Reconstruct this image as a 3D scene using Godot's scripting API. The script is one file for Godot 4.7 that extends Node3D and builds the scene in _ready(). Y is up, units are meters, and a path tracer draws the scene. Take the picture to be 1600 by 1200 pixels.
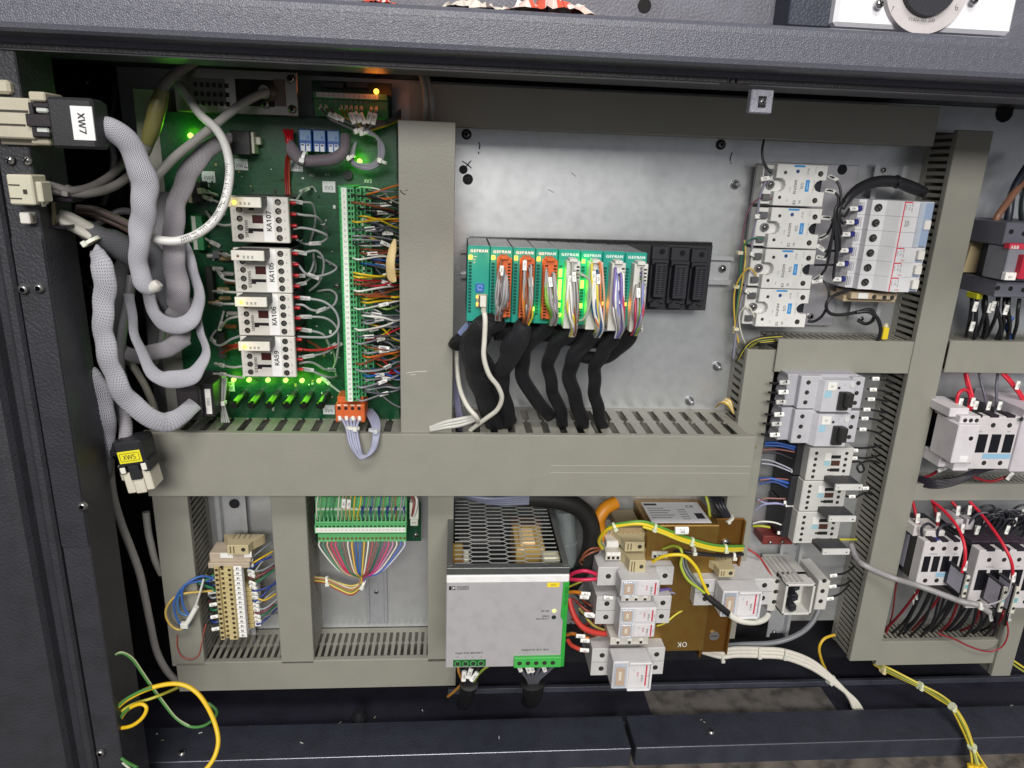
extends Node3D
# An open electrical cabinet. Everything is laid out in millimetres in the frame of the mounting plate
# (x right, y up, z out of the plate) and committed in metres.

var M := {}
var names := {}
var shared := {}
var rng := RandomNumberGenerator.new()
var T: Node3D          # the thing that is being built
var org := Vector3.ZERO

class Geo:
	var v := PackedVector3Array()
	var n := PackedVector3Array()
	var c := PackedColorArray()
	var u := PackedVector2Array()
	var col := Color.WHITE
	var xf := Transform3D()

	func tri3(a: Vector3, b: Vector3, d: Vector3, na: Vector3, nb: Vector3, nd: Vector3, ua := Vector2.ZERO, ub := Vector2.ZERO, ud := Vector2.ZERO) -> void:
		v.append(xf * a); v.append(xf * d); v.append(xf * b)
		n.append((xf.basis * na).normalized()); n.append((xf.basis * nd).normalized()); n.append((xf.basis * nb).normalized())
		u.append(ua); u.append(ud); u.append(ub)
		c.append(col); c.append(col); c.append(col)

	func tri(a: Vector3, b: Vector3, d: Vector3) -> void:
		var k := (b - a).cross(d - a).normalized()
		tri3(a, b, d, k, k, k)

	func quad(a: Vector3, b: Vector3, d: Vector3, e: Vector3) -> void:
		tri(a, b, d)
		tri(a, d, e)

	# a box with chamfered edges
	func box(a: Vector3, b: Vector3, bv := 0.5) -> Geo:
		var lo := Vector3(minf(a.x, b.x), minf(a.y, b.y), minf(a.z, b.z))
		var hi := Vector3(maxf(a.x, b.x), maxf(a.y, b.y), maxf(a.z, b.z))
		var s := hi - lo
		bv = minf(bv, minf(s.x, minf(s.y, s.z)) * 0.3)
		var o := (lo + hi) * 0.5
		var h := s * 0.5
		for ax in 3:
			var ex := Vector3.ZERO; var ey := Vector3.ZERO; var ez := Vector3.ZERO
			ez[ax] = 1.0; ex[(ax + 1) % 3] = 1.0; ey[(ax + 2) % 3] = 1.0
			var hx: float = h[(ax + 1) % 3]; var hy: float = h[(ax + 2) % 3]; var hz: float = h[ax]
			for sg in [1.0, -1.0]:
				var f: Vector3 = o + ez * hz * sg
				var x1: Vector3 = ex * (hx - bv) * sg
				var y1: Vector3 = ey * (hy - bv)
				quad(f - x1 - y1, f + x1 - y1, f + x1 + y1, f - x1 + y1)
			if bv > 0.0:
				for sx in [1.0, -1.0]:
					for sy in [1.0, -1.0]:
						var p: Vector3 = o + ex * hx * sx + ey * (hy - bv) * sy
						var q: Vector3 = o + ex * (hx - bv) * sx + ey * hy * sy
						var z1: Vector3 = ez * (hz - bv) * sx * sy
						quad(p - z1, q - z1, q + z1, p + z1)
		if bv > 0.0:
			for sx in [1.0, -1.0]:
				for sy in [1.0, -1.0]:
					for sz in [1.0, -1.0]:
						var k := Vector3(h.x * sx, h.y * sy, h.z * sz)
						var p1: Vector3 = o + k - Vector3(0, bv * sy, bv * sz)
						var p2: Vector3 = o + k - Vector3(bv * sx, 0, bv * sz)
						var p3: Vector3 = o + k - Vector3(bv * sx, bv * sy, 0)
						if sx * sy * sz > 0: tri(p1, p2, p3)
						else: tri(p1, p3, p2)
		return self

	# an outline in the plane of ex, ey, swept along ez from k0 to k1, its far rim chamfered
	func prism(poly: Array, o: Vector3, ex: Vector3, ey: Vector3, ez: Vector3, k0: float, k1: float, bv := 0.0) -> Geo:
		var pl := PackedVector2Array(poly)
		if Geometry2D.is_polygon_clockwise(pl):
			pl.reverse()
		var m := pl.size()
		var ins := PackedVector2Array()
		for i in m:
			var d0 := (pl[i] - pl[(i + m - 1) % m]).normalized()
			var d1 := (pl[(i + 1) % m] - pl[i]).normalized()
			var n0 := Vector2(-d0.y, d0.x); var n1 := Vector2(-d1.y, d1.x)
			var w := n0 + n1
			ins.append(pl[i] + w * (bv / maxf(0.4, w.length_squared() * 0.5)))
		var flip := ex.cross(ey).dot(ez) * (k1 - k0) < 0.0
		var sg := signf(k1 - k0)
		var rings := [[pl, k0], [pl, k1 - bv * sg], [ins, k1]] if bv > 0.0 else [[pl, k0], [pl, k1]]
		for r in rings.size() - 1:
			for i in m:
				var j := (i + 1) % m
				var A: Vector3 = o + ex * rings[r][0][i].x + ey * rings[r][0][i].y + ez * rings[r][1]
				var B: Vector3 = o + ex * rings[r][0][j].x + ey * rings[r][0][j].y + ez * rings[r][1]
				var C: Vector3 = o + ex * rings[r + 1][0][j].x + ey * rings[r + 1][0][j].y + ez * rings[r + 1][1]
				var D: Vector3 = o + ex * rings[r + 1][0][i].x + ey * rings[r + 1][0][i].y + ez * rings[r + 1][1]
				if flip: quad(A, D, C, B)
				else: quad(A, B, C, D)
		for e in [0, rings.size() - 1]:
			var ids := Geometry2D.triangulate_polygon(rings[e][0])
			for t in ids.size() / 3:
				var q := []
				for k in 3:
					var p2: Vector2 = rings[e][0][ids[t * 3 + k]]
					q.append(o + ex * p2.x + ey * p2.y + ez * rings[e][1])
				var nrm: Vector3 = (q[1] - q[0]).cross(q[2] - q[0])
				var want: Vector3 = ez * (-sg if e == 0 else sg)
				if nrm.dot(want) > 0: tri(q[0], q[1], q[2])
				else: tri(q[0], q[2], q[1])
		return self

	func cyl(a: Vector3, b: Vector3, r: float, m := 12, r2 := -1.0, caps := true) -> Geo:
		if r2 < 0: r2 = r
		var z := (b - a).normalized()
		var x := z.cross(Vector3.UP if absf(z.y) < 0.9 else Vector3.RIGHT).normalized()
		var y := z.cross(x)
		for i in m:
			var t0 := TAU * i / m; var t1 := TAU * (i + 1) / m
			var d0 := x * cos(t0) + y * sin(t0); var d1 := x * cos(t1) + y * sin(t1)
			tri3(a + d0 * r, a + d1 * r, b + d1 * r2, d0, d1, d1)
			tri3(a + d0 * r, b + d1 * r2, b + d0 * r2, d0, d1, d0)
			if caps:
				tri(b, b + d0 * r2, b + d1 * r2)
				tri(a, a + d1 * r, a + d0 * r)
		return self

	func dome(o: Vector3, dir: Vector3, r: float, h: float, m := 10, rows := 3) -> Geo:
		var z := dir.normalized()
		var x := z.cross(Vector3.UP if absf(z.y) < 0.9 else Vector3.RIGHT).normalized()
		var y := z.cross(x)
		for k in rows:
			var p0 := PI * 0.5 * k / rows; var p1 := PI * 0.5 * (k + 1) / rows
			for i in m:
				var t0 := TAU * i / m; var t1 := TAU * (i + 1) / m
				var d0 := x * cos(t0) + y * sin(t0); var d1 := x * cos(t1) + y * sin(t1)
				var a := o + d0 * r * cos(p0) + z * h * sin(p0); var b := o + d1 * r * cos(p0) + z * h * sin(p0)
				var e := o + d1 * r * cos(p1) + z * h * sin(p1); var f := o + d0 * r * cos(p1) + z * h * sin(p1)
				var na := d0 * cos(p0) + z * sin(p0); var nb := d1 * cos(p0) + z * sin(p0)
				var ne := d1 * cos(p1) + z * sin(p1); var nf := d0 * cos(p1) + z * sin(p1)
				tri3(a, b, e, na, nb, ne)
				if k < rows - 1: tri3(a, e, f, na, ne, nf)
		return self

	# a swept tube; rt < 0 is round, else an ellipse whose broad side is turned across hint (and twisted by tw degrees)
	func tube(pts: Array, r: float, m := 8, rt := -1.0, hint := Vector3(0, 0, 1), ws := [], tw := [], sub := 6, wob := 0.0) -> Geo:
		var P := PackedVector3Array(); var W := PackedFloat32Array(); var A := PackedFloat32Array()
		var k := pts.size()
		for i in k - 1:
			var p0: Vector3 = pts[maxi(i - 1, 0)]; var p1: Vector3 = pts[i]; var p2: Vector3 = pts[i + 1]; var p3: Vector3 = pts[mini(i + 2, k - 1)]
			var w1: float = ws[i] if ws.size() == k else 1.0
			var w2: float = ws[i + 1] if ws.size() == k else 1.0
			var a1: float = tw[i] if tw.size() == k else 0.0
			var a2: float = tw[i + 1] if tw.size() == k else 0.0
			var steps := sub + (1 if i == k - 2 else 0)
			for s in steps:
				var t := float(s) / sub
				var q := 0.5 * ((2.0 * p1) + (p2 - p0) * t + (2.0 * p0 - 5.0 * p1 + 4.0 * p2 - p3) * t * t + (3.0 * p1 - p0 - 3.0 * p2 + p3) * t * t * t)
				if wob > 0.0 and i + s > 0:
					q += Vector3(sin(q.y * 0.21 + q.x * 0.13), sin(q.x * 0.19 + 1.0), sin(q.y * 0.17 + q.z * 0.1)) * wob
				P.append(q); W.append(lerpf(w1, w2, smoothstep(0, 1, t))); A.append(deg_to_rad(lerpf(a1, a2, t)))
		var g := P.size()
		var x := Vector3.ZERO
		var len := 0.0
		var prev := []
		for i in g:
			var z := (P[mini(i + 1, g - 1)] - P[maxi(i - 1, 0)]).normalized()
			if rt >= 0.0:
				var side := hint.cross(z)
				if side.length() < 0.15 and x != Vector3.ZERO: side = x - z * x.dot(z)
				x = side.normalized()
			elif i == 0: x = z.cross(Vector3.UP if absf(z.y) < 0.9 else Vector3.RIGHT).normalized()
			else: x = (x - z * x.dot(z)).normalized()
			var y := z.cross(x)
			var xx := x * cos(A[i]) + y * sin(A[i]); var yy := y * cos(A[i]) - x * sin(A[i])
			if i > 0: len += P[i].distance_to(P[i - 1])
			var ring := []
			var a := r * W[i]; var b := (rt if rt >= 0.0 else r) * (W[i] if rt < 0.0 else sqrt(W[i]))
			for j in m + 1:
				var t := TAU * j / m
				ring.append([P[i] + xx * cos(t) * a + yy * sin(t) * b, xx * cos(t) * b + yy * sin(t) * a, Vector2(float(j) / m, len)])
			if i > 0:
				for j in m:
					var q0: Array = prev[j]; var q1: Array = prev[j + 1]; var q2: Array = ring[j + 1]; var q3: Array = ring[j]
					tri3(q0[0], q1[0], q2[0], q0[1], q1[1], q2[1], q0[2], q1[2], q2[2])
					tri3(q0[0], q2[0], q3[0], q0[1], q2[1], q3[1], q0[2], q2[2], q3[2])
			for e in [0, g - 1]:
				if i == e:
					for j in m:
						if e == 0: tri(P[i], ring[j + 1][0], ring[j][0])
						else: tri(P[i], ring[j][0], ring[j + 1][0])
			prev = ring
		return self

func V(x: float, y: float, z: float) -> Vector3: return Vector3(x, y, z)
func S(r: float, g: float, b: float) -> Color: return Color(r / 255.0, g / 255.0, b / 255.0).srgb_to_linear()
func geo(col := Color.WHITE) -> Geo:
	var g := Geo.new()
	g.col = col
	return g

func numbered(called: String) -> String:
	var k: int = names.get(called, 0)
	names[called] = k + 1
	return called if k == 0 else "%s_%03d" % [called, k]

# a new thing at its base; what follows is committed as its parts
func thing(called: String, label: String, category: String, at: Vector3, group := "") -> Node3D:
	var o := Node3D.new()
	o.name = numbered(called)
	add_child(o)
	o.position = at * 0.001
	o.set_meta("label", label)
	o.set_meta("category", category)
	if group: o.set_meta("group", group)
	T = o
	org = at
	return o

func arrays(g: Geo, about: Vector3) -> ArrayMesh:
	var a := []
	a.resize(Mesh.ARRAY_MAX)
	var p := g.v.duplicate()
	for i in p.size(): p[i] = (p[i] - about) * 0.001
	a[Mesh.ARRAY_VERTEX] = p
	a[Mesh.ARRAY_NORMAL] = g.n
	a[Mesh.ARRAY_COLOR] = g.c
	a[Mesh.ARRAY_TEX_UV] = g.u
	var am := ArrayMesh.new()
	am.add_surface_from_arrays(Mesh.PRIMITIVE_TRIANGLES, a)
	return am

# commits a part of the current thing (or of a part of it)
func put(g: Geo, called: String, mat: String, parent: Node3D = null) -> MeshInstance3D:
	var mi := MeshInstance3D.new()
	mi.name = called
	mi.mesh = arrays(g, org)
	mi.material_override = M[mat]
	(parent if parent else T).add_child(mi, true)
	return mi

# the same mesh again at another place (mm, from the thing's base)
func inst(mesh: Mesh, called: String, mat: String, xf: Transform3D, parent: Node3D = null) -> MeshInstance3D:
	var mi := MeshInstance3D.new()
	mi.name = called
	mi.mesh = mesh
	if mat: mi.material_override = M[mat]
	mi.transform = Transform3D(xf.basis, (xf.origin - org) * 0.001)
	(parent if parent else T).add_child(mi, true)
	return mi

# a thing that is one mesh
func single(g: Geo, called: String, mat: String, label: String, category: String, at: Vector3, group := "") -> MeshInstance3D:
	var mi := MeshInstance3D.new()
	mi.name = numbered(called)
	mi.mesh = arrays(g, at)
	mi.material_override = M[mat]
	mi.position = at * 0.001
	add_child(mi)
	mi.set_meta("label", label)
	mi.set_meta("category", category)
	if group: mi.set_meta("group", group)
	return mi

func struct(g: Geo, called: String, mat: String) -> MeshInstance3D:
	var mi := MeshInstance3D.new()
	mi.name = called
	mi.mesh = arrays(g, Vector3.ZERO)
	mi.material_override = M[mat]
	add_child(mi)
	mi.set_meta("kind", "structure")
	return mi

# lettering, size = height of a capital in mm; faces z unless turned by xf
func text(s: String, at: Vector3, size: float, mat: String, turn := 0.0, bold := false, parent: Node3D = null, facing := Basis(), wide := 1.0) -> MeshInstance3D:
	var key := s + str(bold)
	if not shared.has(key):
		var tm := TextMesh.new()
		tm.text = s
		var f := SystemFont.new()
		f.font_names = PackedStringArray(["Droid Sans"])
		f.font_weight = 700 if bold else 400
		tm.font = f
		tm.font_size = 20
		tm.pixel_size = 1.0 / 14.3
		tm.depth = 0.12
		tm.curve_step = 4.0
		shared[key] = tm
	var b := facing * Basis(Vector3(0, 0, 1), deg_to_rad(turn)) * Basis.from_scale(Vector3(size * wide, size, 1.0) * 0.001 + Vector3(0, 0, 0.0))
	return inst(shared[key], "lettering", mat, Transform3D(b * Basis.from_scale(Vector3(1, 1, 0.001)), at), parent)

func basis_z(z: Vector3, spin := 0.0) -> Basis:
	z = z.normalized()
	var x := (Vector3.UP if absf(z.y) < 0.9 else Vector3.BACK).cross(z).normalized()
	return Basis(x, z.cross(x), z) * Basis(Vector3(0, 0, 1), spin)

# a screw terminal: a dark hole with a slotted screw in it, radius 1 before scaling
func hole_meshes() -> void:
	var g := geo(S(30, 30, 32))
	g.cyl(V(0, 0, -0.02), V(0, 0, 0.02), 1.0, 14)
	shared.hole = arrays(g, Vector3.ZERO)
	g = geo(S(128, 126, 120))
	g.cyl(V(0.16, -0.18, 0.0), V(0.16, -0.18, 0.1), 0.72, 12)
	g.col = S(25, 25, 25)
	g.box(V(-0.52, -0.32, 0.09), V(0.86, -0.06, 0.13), 0)
	shared.slotted = arrays(g, Vector3.ZERO)
	g = geo(S(170, 170, 170))
	g.cyl(V(0, 0, 0), V(0, 0, 0.5), 1.0, 14)
	g.dome(V(0, 0, 0.5), V(0, 0, 1), 1.0, 0.3, 14, 2)
	g.col = S(20, 20, 22)
	g.cyl(V(0, 0, 0.7), V(0, 0, 0.82), 0.5, 6)
	shared.cap_screw = arrays(g, Vector3.ZERO)
	g = geo(S(170, 170, 170))
	g.dome(V(0, 0, 0), V(0, 0, 1), 1.0, 0.55, 14, 3)
	g.col = S(30, 30, 32)
	g.box(V(-0.6, -0.12, 0.4), V(0.6, 0.12, 0.58), 0)
	g.box(V(-0.12, -0.6, 0.4), V(0.12, 0.6, 0.58), 0)
	shared.cross_screw = arrays(g, Vector3.ZERO)
	# wire markers: a white sleeve with print, along x, 1 long and 1 high before scaling
	for k in 5:
		g = geo(S(236, 236, 232))
		g.tube([V(-0.5, 0, 0), V(0.5, 0, 0)], 0.5, 10, 0.5, V(0, 0, 1), [], [], 1)
		g.col = S(70, 65, 70)
		for j in 3:
			var x0 := -0.22 + j * 0.15 + 0.02 * (k % 2)
			if (k + j) % 4 != 3: g.box(V(x0, -0.2, 0.42), V(x0 + 0.035, 0.2, 0.5), 0)
			if (k + j) % 2: g.box(V(x0, 0.12, 0.42), V(x0 + 0.1, 0.2, 0.5), 0)
			if (k * 2 + j) % 3: g.box(V(x0, -0.2, 0.42), V(x0 + 0.1, -0.12, 0.5), 0)
			g.box(V(x0 + 0.08, -0.2, 0.42), V(x0 + 0.11, 0.05 * (k % 3), 0.5), 0)
		shared["marker%d" % k] = arrays(g, Vector3.ZERO)

func screw_hole(at: Vector3, r: float, parent: Node3D = null, facing := Vector3(0, 0, 1), spin := 99.0) -> void:
	var s := spin if spin != 99.0 else rng.randf_range(-1.2, 1.2)
	inst(shared.hole, "screw_hole", "matte", Transform3D(basis_z(facing) * Basis.from_scale(V(r * 1.12, r * 1.12, r)), at + facing * 0.05), parent)
	inst(shared.slotted, "terminal_screw", "metal_vc", Transform3D(basis_z(facing, s) * Basis.from_scale(V(r, r, r)), at + facing * 0.1), parent)

func bolt(kind: String, at: Vector3, r: float, parent: Node3D = null, facing := Vector3(0, 0, 1), mat := "metal_vc", called := "screw") -> void:
	inst(shared[kind], called, mat, Transform3D(basis_z(facing, rng.randf() * 3.0) * Basis.from_scale(V(r, r, r)), at), parent)

func marker(at: Vector3, dir: Vector3, len: float, w: float, parent: Node3D = null, face := Vector3(0, 0.25, 1), clear := false) -> void:
	var x := dir.normalized()
	var z := (face - x * face.dot(x)).normalized()
	var b := Basis(x, z.cross(x), z) * Basis.from_scale(V(len, w, w * 0.55))
	inst(shared["marker%d" % rng.randi_range(0, 4)], "wire_marker", "clear_sleeve" if clear else "print", Transform3D(b, at), parent)

func wire(pts: Array, r: float, col: Color, parent: Node3D = null, mat := "cable", called := "wire", sub := 6) -> MeshInstance3D:
	var g := geo(col)
	g.tube(pts, r, 7 if r < 2.0 else 12, -1.0, V(0, 0, 1), [], [], sub)
	return put(g, called, mat, parent)

# a point and direction a fraction along a polyline (for markers)
func along(pts: Array, f: float) -> Array:
	var k := clampi(int(f * (pts.size() - 1)), 0, pts.size() - 2)
	var t := f * (pts.size() - 1) - k
	return [pts[k].lerp(pts[k + 1], t), (pts[k + 1] - pts[k]).normalized()]

# a cable tie round a cable
func tie(at: Vector3, dir: Vector3, r: float, parent: Node3D = null, col := Color(0.72, 0.7, 0.64), flat := -1.0) -> void:
	var g := geo(col)
	var d := dir.normalized()
	var ft := flat if flat > 0.0 else r
	g.tube([at - d * 1.4, at + d * 1.4], r + 0.7, 14, ft + 0.7, V(0, 0, 1), [], [], 1)
	var s := d.cross(V(0, 0, 1)).normalized()
	g.xf = Transform3D(Basis(d, V(0, 0, 1).cross(d).normalized(), V(0, 0, 1)).orthonormalized(), at + V(0, 0, ft + 1.0) + s * r * 0.4)
	g.box(V(-2.4, -2, -1.5), V(2.4, 2, 1.8), 0.5)
	put(g, "cable_tie", "nylon", parent)

# ---- materials ------------------------------------------------------------------------------------------
func noise_tex(freq: float, oct: int, seed_: int, normal := false, strength := 4.0, ramp: Array = [], size := 512, kind := FastNoiseLite.TYPE_SIMPLEX_SMOOTH) -> NoiseTexture2D:
	var f := FastNoiseLite.new()
	f.noise_type = kind
	f.frequency = freq
	f.fractal_octaves = oct
	f.seed = seed_
	var t := NoiseTexture2D.new()
	t.width = size; t.height = size
	t.seamless = true
	t.noise = f
	if normal:
		t.as_normal_map = true
		t.bump_strength = strength
	if ramp.size():
		var gr := Gradient.new()
		gr.offsets = PackedFloat32Array([0.0, 0.5, 1.0])
		gr.colors = PackedColorArray(ramp)
		t.color_ramp = gr
	return t

func mat(called: String, rough: float, metal := 0.0, vc := true, col := Color.WHITE, spec := 0.5) -> StandardMaterial3D:
	var m := StandardMaterial3D.new()
	m.resource_name = called
	m.roughness = rough
	m.metallic = metal
	m.metallic_specular = spec
	m.vertex_color_use_as_albedo = vc
	m.albedo_color = col
	m.cull_mode = BaseMaterial3D.CULL_DISABLED
	M[called] = m
	return m

func triplanar(m: StandardMaterial3D, metres: float) -> void:
	m.uv1_triplanar = true
	m.uv1_world_triplanar = true
	m.uv1_scale = Vector3.ONE / metres

func gray(v: float) -> Color: return Color(v, v, v)

func braid(dark: Color, light: Color, tint: Color) -> ImageTexture:
	var im := Image.create(128, 128, false, Image.FORMAT_RGB8)
	for y in 128:
		for x in 128:
			var a := fposmod((x + y) / 32.0, 1.0); var b := fposmod((x - y) / 32.0, 1.0)
			var sa := 1.0 - absf(a - 0.5) * 2.0; var sb := 1.0 - absf(b - 0.5) * 2.0
			var over := (int(floor((x + y) / 32.0)) + int(floor((x - y) / 32.0))) % 2 == 0
			var h := maxf(sa * (1.0 if over else 0.72), sb * (0.72 if over else 1.0))
			var fil := 0.9 + 0.1 * sin((x - y if over else x + y) * 1.6)
			var k := smoothstep(0.3, 0.75, h) * fil
			im.set_pixel(x, y, dark.lerp(light, k) * tint)
	return ImageTexture.create_from_image(im)

func make_materials() -> void:
	var fine := noise_tex(0.08, 3, 3, true, 2.0)
	var smudge := noise_tex(0.008, 4, 11, false, 0, [gray(0.94), gray(0.985), gray(1.0)])
	var m := mat("plastic", 0.5)
	m.normal_enabled = true; m.normal_texture = fine; m.normal_scale = 0.25
	m.albedo_texture = smudge
	triplanar(m, 0.09)
	m = mat("gloss", 0.28)
	m = mat("matte", 0.85)
	m = mat("print", 0.6)
	m = mat("cable", 0.42)
	m.albedo_texture = smudge
	triplanar(m, 0.05)
	m = mat("rubber", 0.6)
	m = mat("nylon", 0.4)
	m.subsurf_scatter_enabled = true; m.subsurf_scatter_strength = 0.15
	m = mat("duct", 0.48)
	m.albedo_texture = noise_tex(0.006, 5, 21, false, 0, [gray(0.965), gray(0.988), gray(1.0)])
	m.normal_enabled = true; m.normal_texture = fine; m.normal_scale = 0.15
	triplanar(m, 0.16)
	m = mat("zinc", 0.36, 0.72)
	m.albedo_texture = noise_tex(0.03, 4, 31, false, 0, [gray(0.95), gray(0.985), gray(1.0)])
	m.roughness_texture = noise_tex(0.05, 3, 32, false, 0, [gray(0.86), gray(0.94), gray(1.0)])
	triplanar(m, 0.33)
	m = mat("zinc_bright", 0.34, 0.5)
	m.albedo_texture = smudge
	triplanar(m, 0.05)
	m = mat("metal_vc", 0.32, 0.9)
	m = mat("powder", 0.34)
	m.normal_enabled = true; m.normal_texture = noise_tex(0.04, 2, 5, true, 8.0); m.normal_scale = 0.55
	m.albedo_texture = noise_tex(0.01, 4, 8, false, 0, [gray(0.9), gray(0.96), gray(1.0)])
	triplanar(m, 0.034)
	m = mat("paint", 0.5)
	m.normal_enabled = true; m.normal_texture = noise_tex(0.12, 2, 6, true, 4.0); m.normal_scale = 0.22
	m.albedo_texture = noise_tex(0.012, 5, 9, false, 0, [gray(0.84), gray(0.94), gray(1.0)])
	triplanar(m, 0.21)
	m = mat("dusty", 0.75)
	m.albedo_texture = noise_tex(0.007, 5, 14, false, 0, [gray(0.5), gray(0.86), gray(1.0)])
	triplanar(m, 0.12)
	m = mat("brass", 0.36, 0.75)
	m.albedo_texture = noise_tex(0.012, 4, 17, false, 0, [Color(0.95, 0.9, 0.85), Color(0.97, 0.96, 0.93), Color(0.95, 1, 0.92)])
	triplanar(m, 0.12)
	m = mat("pcb", 0.3)
	m.albedo_texture = noise_tex(0.03, 3, 19, false, 0, [gray(0.7), gray(0.95), gray(1.0)], 512, FastNoiseLite.TYPE_CELLULAR)
	triplanar(m, 0.06)
	m = mat("sleeve", 0.5)
	m.albedo_texture = braid(Color(0.34, 0.34, 0.38), Color(1, 1, 1), Color(1, 1, 1))
	m.heightmap_enabled = true; m.heightmap_texture = m.albedo_texture; m.heightmap_scale = 0.03
	m.uv1_scale = Vector3(10, 0.12, 1)
	m = mat("sleeve_stretched", 0.5)
	m.albedo_texture = M.sleeve.albedo_texture
	m.heightmap_enabled = true; m.heightmap_texture = m.albedo_texture; m.heightmap_scale = 0.03
	m.uv1_scale = Vector3(11, 0.05, 1)
	m = mat("sleeve_black", 0.4)
	m.albedo_texture = braid(Color(0.1, 0.1, 0.1), Color(1, 1, 1), Color(1, 1, 1))
	m.heightmap_enabled = true; m.heightmap_texture = m.albedo_texture; m.heightmap_scale = 0.08
	m.uv1_scale = Vector3(9, 0.11, 1)
	m = mat("clear_sleeve", 0.2)
	m.albedo_color = Color(1, 1, 1, 0.5)
	m.transparency = BaseMaterial3D.TRANSPARENCY_ALPHA
	m = mat("clear", 0.08, 0.0, false, Color(0.85, 0.92, 1.0, 0.25))
	m.transparency = BaseMaterial3D.TRANSPARENCY_ALPHA
	for k in [["ink", 0.02, 0.02, 0.022], ["ink_white", 0.75, 0.78, 0.75], ["ink_red", 0.5, 0.03, 0.05], ["ink_blue", 0.05, 0.2, 0.42], ["ink_grey", 0.16, 0.16, 0.17]]:
		mat(k[0], 0.6, 0.0, false, Color(k[1], k[2], k[3]).linear_to_srgb())
	for k in [["led_green", 0.45, 1.0, 0.1, 2.6], ["led_amber", 1.0, 0.5, 0.06, 3.0], ["led_yellow", 1.0, 0.8, 0.12, 1.9], ["led_lime", 0.8, 1.0, 0.3, 1.2], ["glow_green", 0.12, 0.95, 0.05, 1.2]]:
		m = mat(k[0], 0.4, 0.0, false, Color(k[1] * 0.8, k[2] * 0.8, k[3] * 0.8))
		m.emission_enabled = true
		m.emission = Color(k[1], k[2], k[3]).linear_to_srgb()
		m.emission_energy_multiplier = k[4]

func glow(at: Vector3, col: Color, energy: float, size := 0.004) -> void:
	var l := OmniLight3D.new()
	l.name = "led_light"
	l.light_color = col
	l.light_energy = energy
	l.light_size = size
	l.omni_range = 0.4
	l.omni_attenuation = 2.0
	l.shadow_enabled = true
	l.position = at * 0.001
	add_child(l, true)

func hall_lamp(at: Vector3, aim: Vector3, size: Vector2, energy: float, col: Color) -> void:
	var l := AreaLight3D.new()
	l.name = "hall_lamp"
	l.area_size = size
	l.light_energy = energy
	l.light_color = col
	l.area_range = 12.0
	l.shadow_enabled = true
	l.position = at
	add_child(l, true)
	l.look_at(aim)

func _ready() -> void:
	rng.seed = 4711
	# camera, surroundings, lamps of the hall, exposure
	var cam := Camera3D.new()
	cam.name = "camera"
	cam.fov = 56.786
	cam.near = 0.02
	cam.far = 40.0
	cam.transform = Transform3D(Basis(Vector3(0.996594, 0.036000, 0.074193), Vector3(-0.012916, 0.956719, -0.290728), Vector3(-0.081448, 0.288779, 0.953925)), Vector3(0, 0.9, 0.8))
	add_child(cam)
	cam.current = true
	var e := Environment.new()
	e.background_mode = Environment.BG_COLOR
	e.background_color = Color(0.54, 0.545, 0.56)
	e.background_energy_multiplier = 1.0
	e.tonemap_mode = Environment.TONE_MAPPER_LINEAR
	e.tonemap_exposure = 0.94
	e.sdfgi_enabled = true; e.ssao_enabled = true; e.ssil_enabled = true
	var we := WorldEnvironment.new()
	we.name = "surroundings"
	we.environment = e
	add_child(we)
	hall_lamp(Vector3(-0.3, 2.35, 4.2), Vector3(0.1, 0.6, 0), Vector2(2.4, 0.9), 18.0, Color(1.0, 0.985, 0.96))
	hall_lamp(Vector3(0.2, 3.0, 1.9), Vector3(0.0, 0.5, 0.1), Vector2(1.6, 0.5), 5.0, Color(1.0, 0.98, 0.96))
	make_materials()
	hole_meshes()
	build_cabinet()
	build_ducts()
	build_left()
	build_controller()
	build_right()
	build_lower()
	build_cables()


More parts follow.
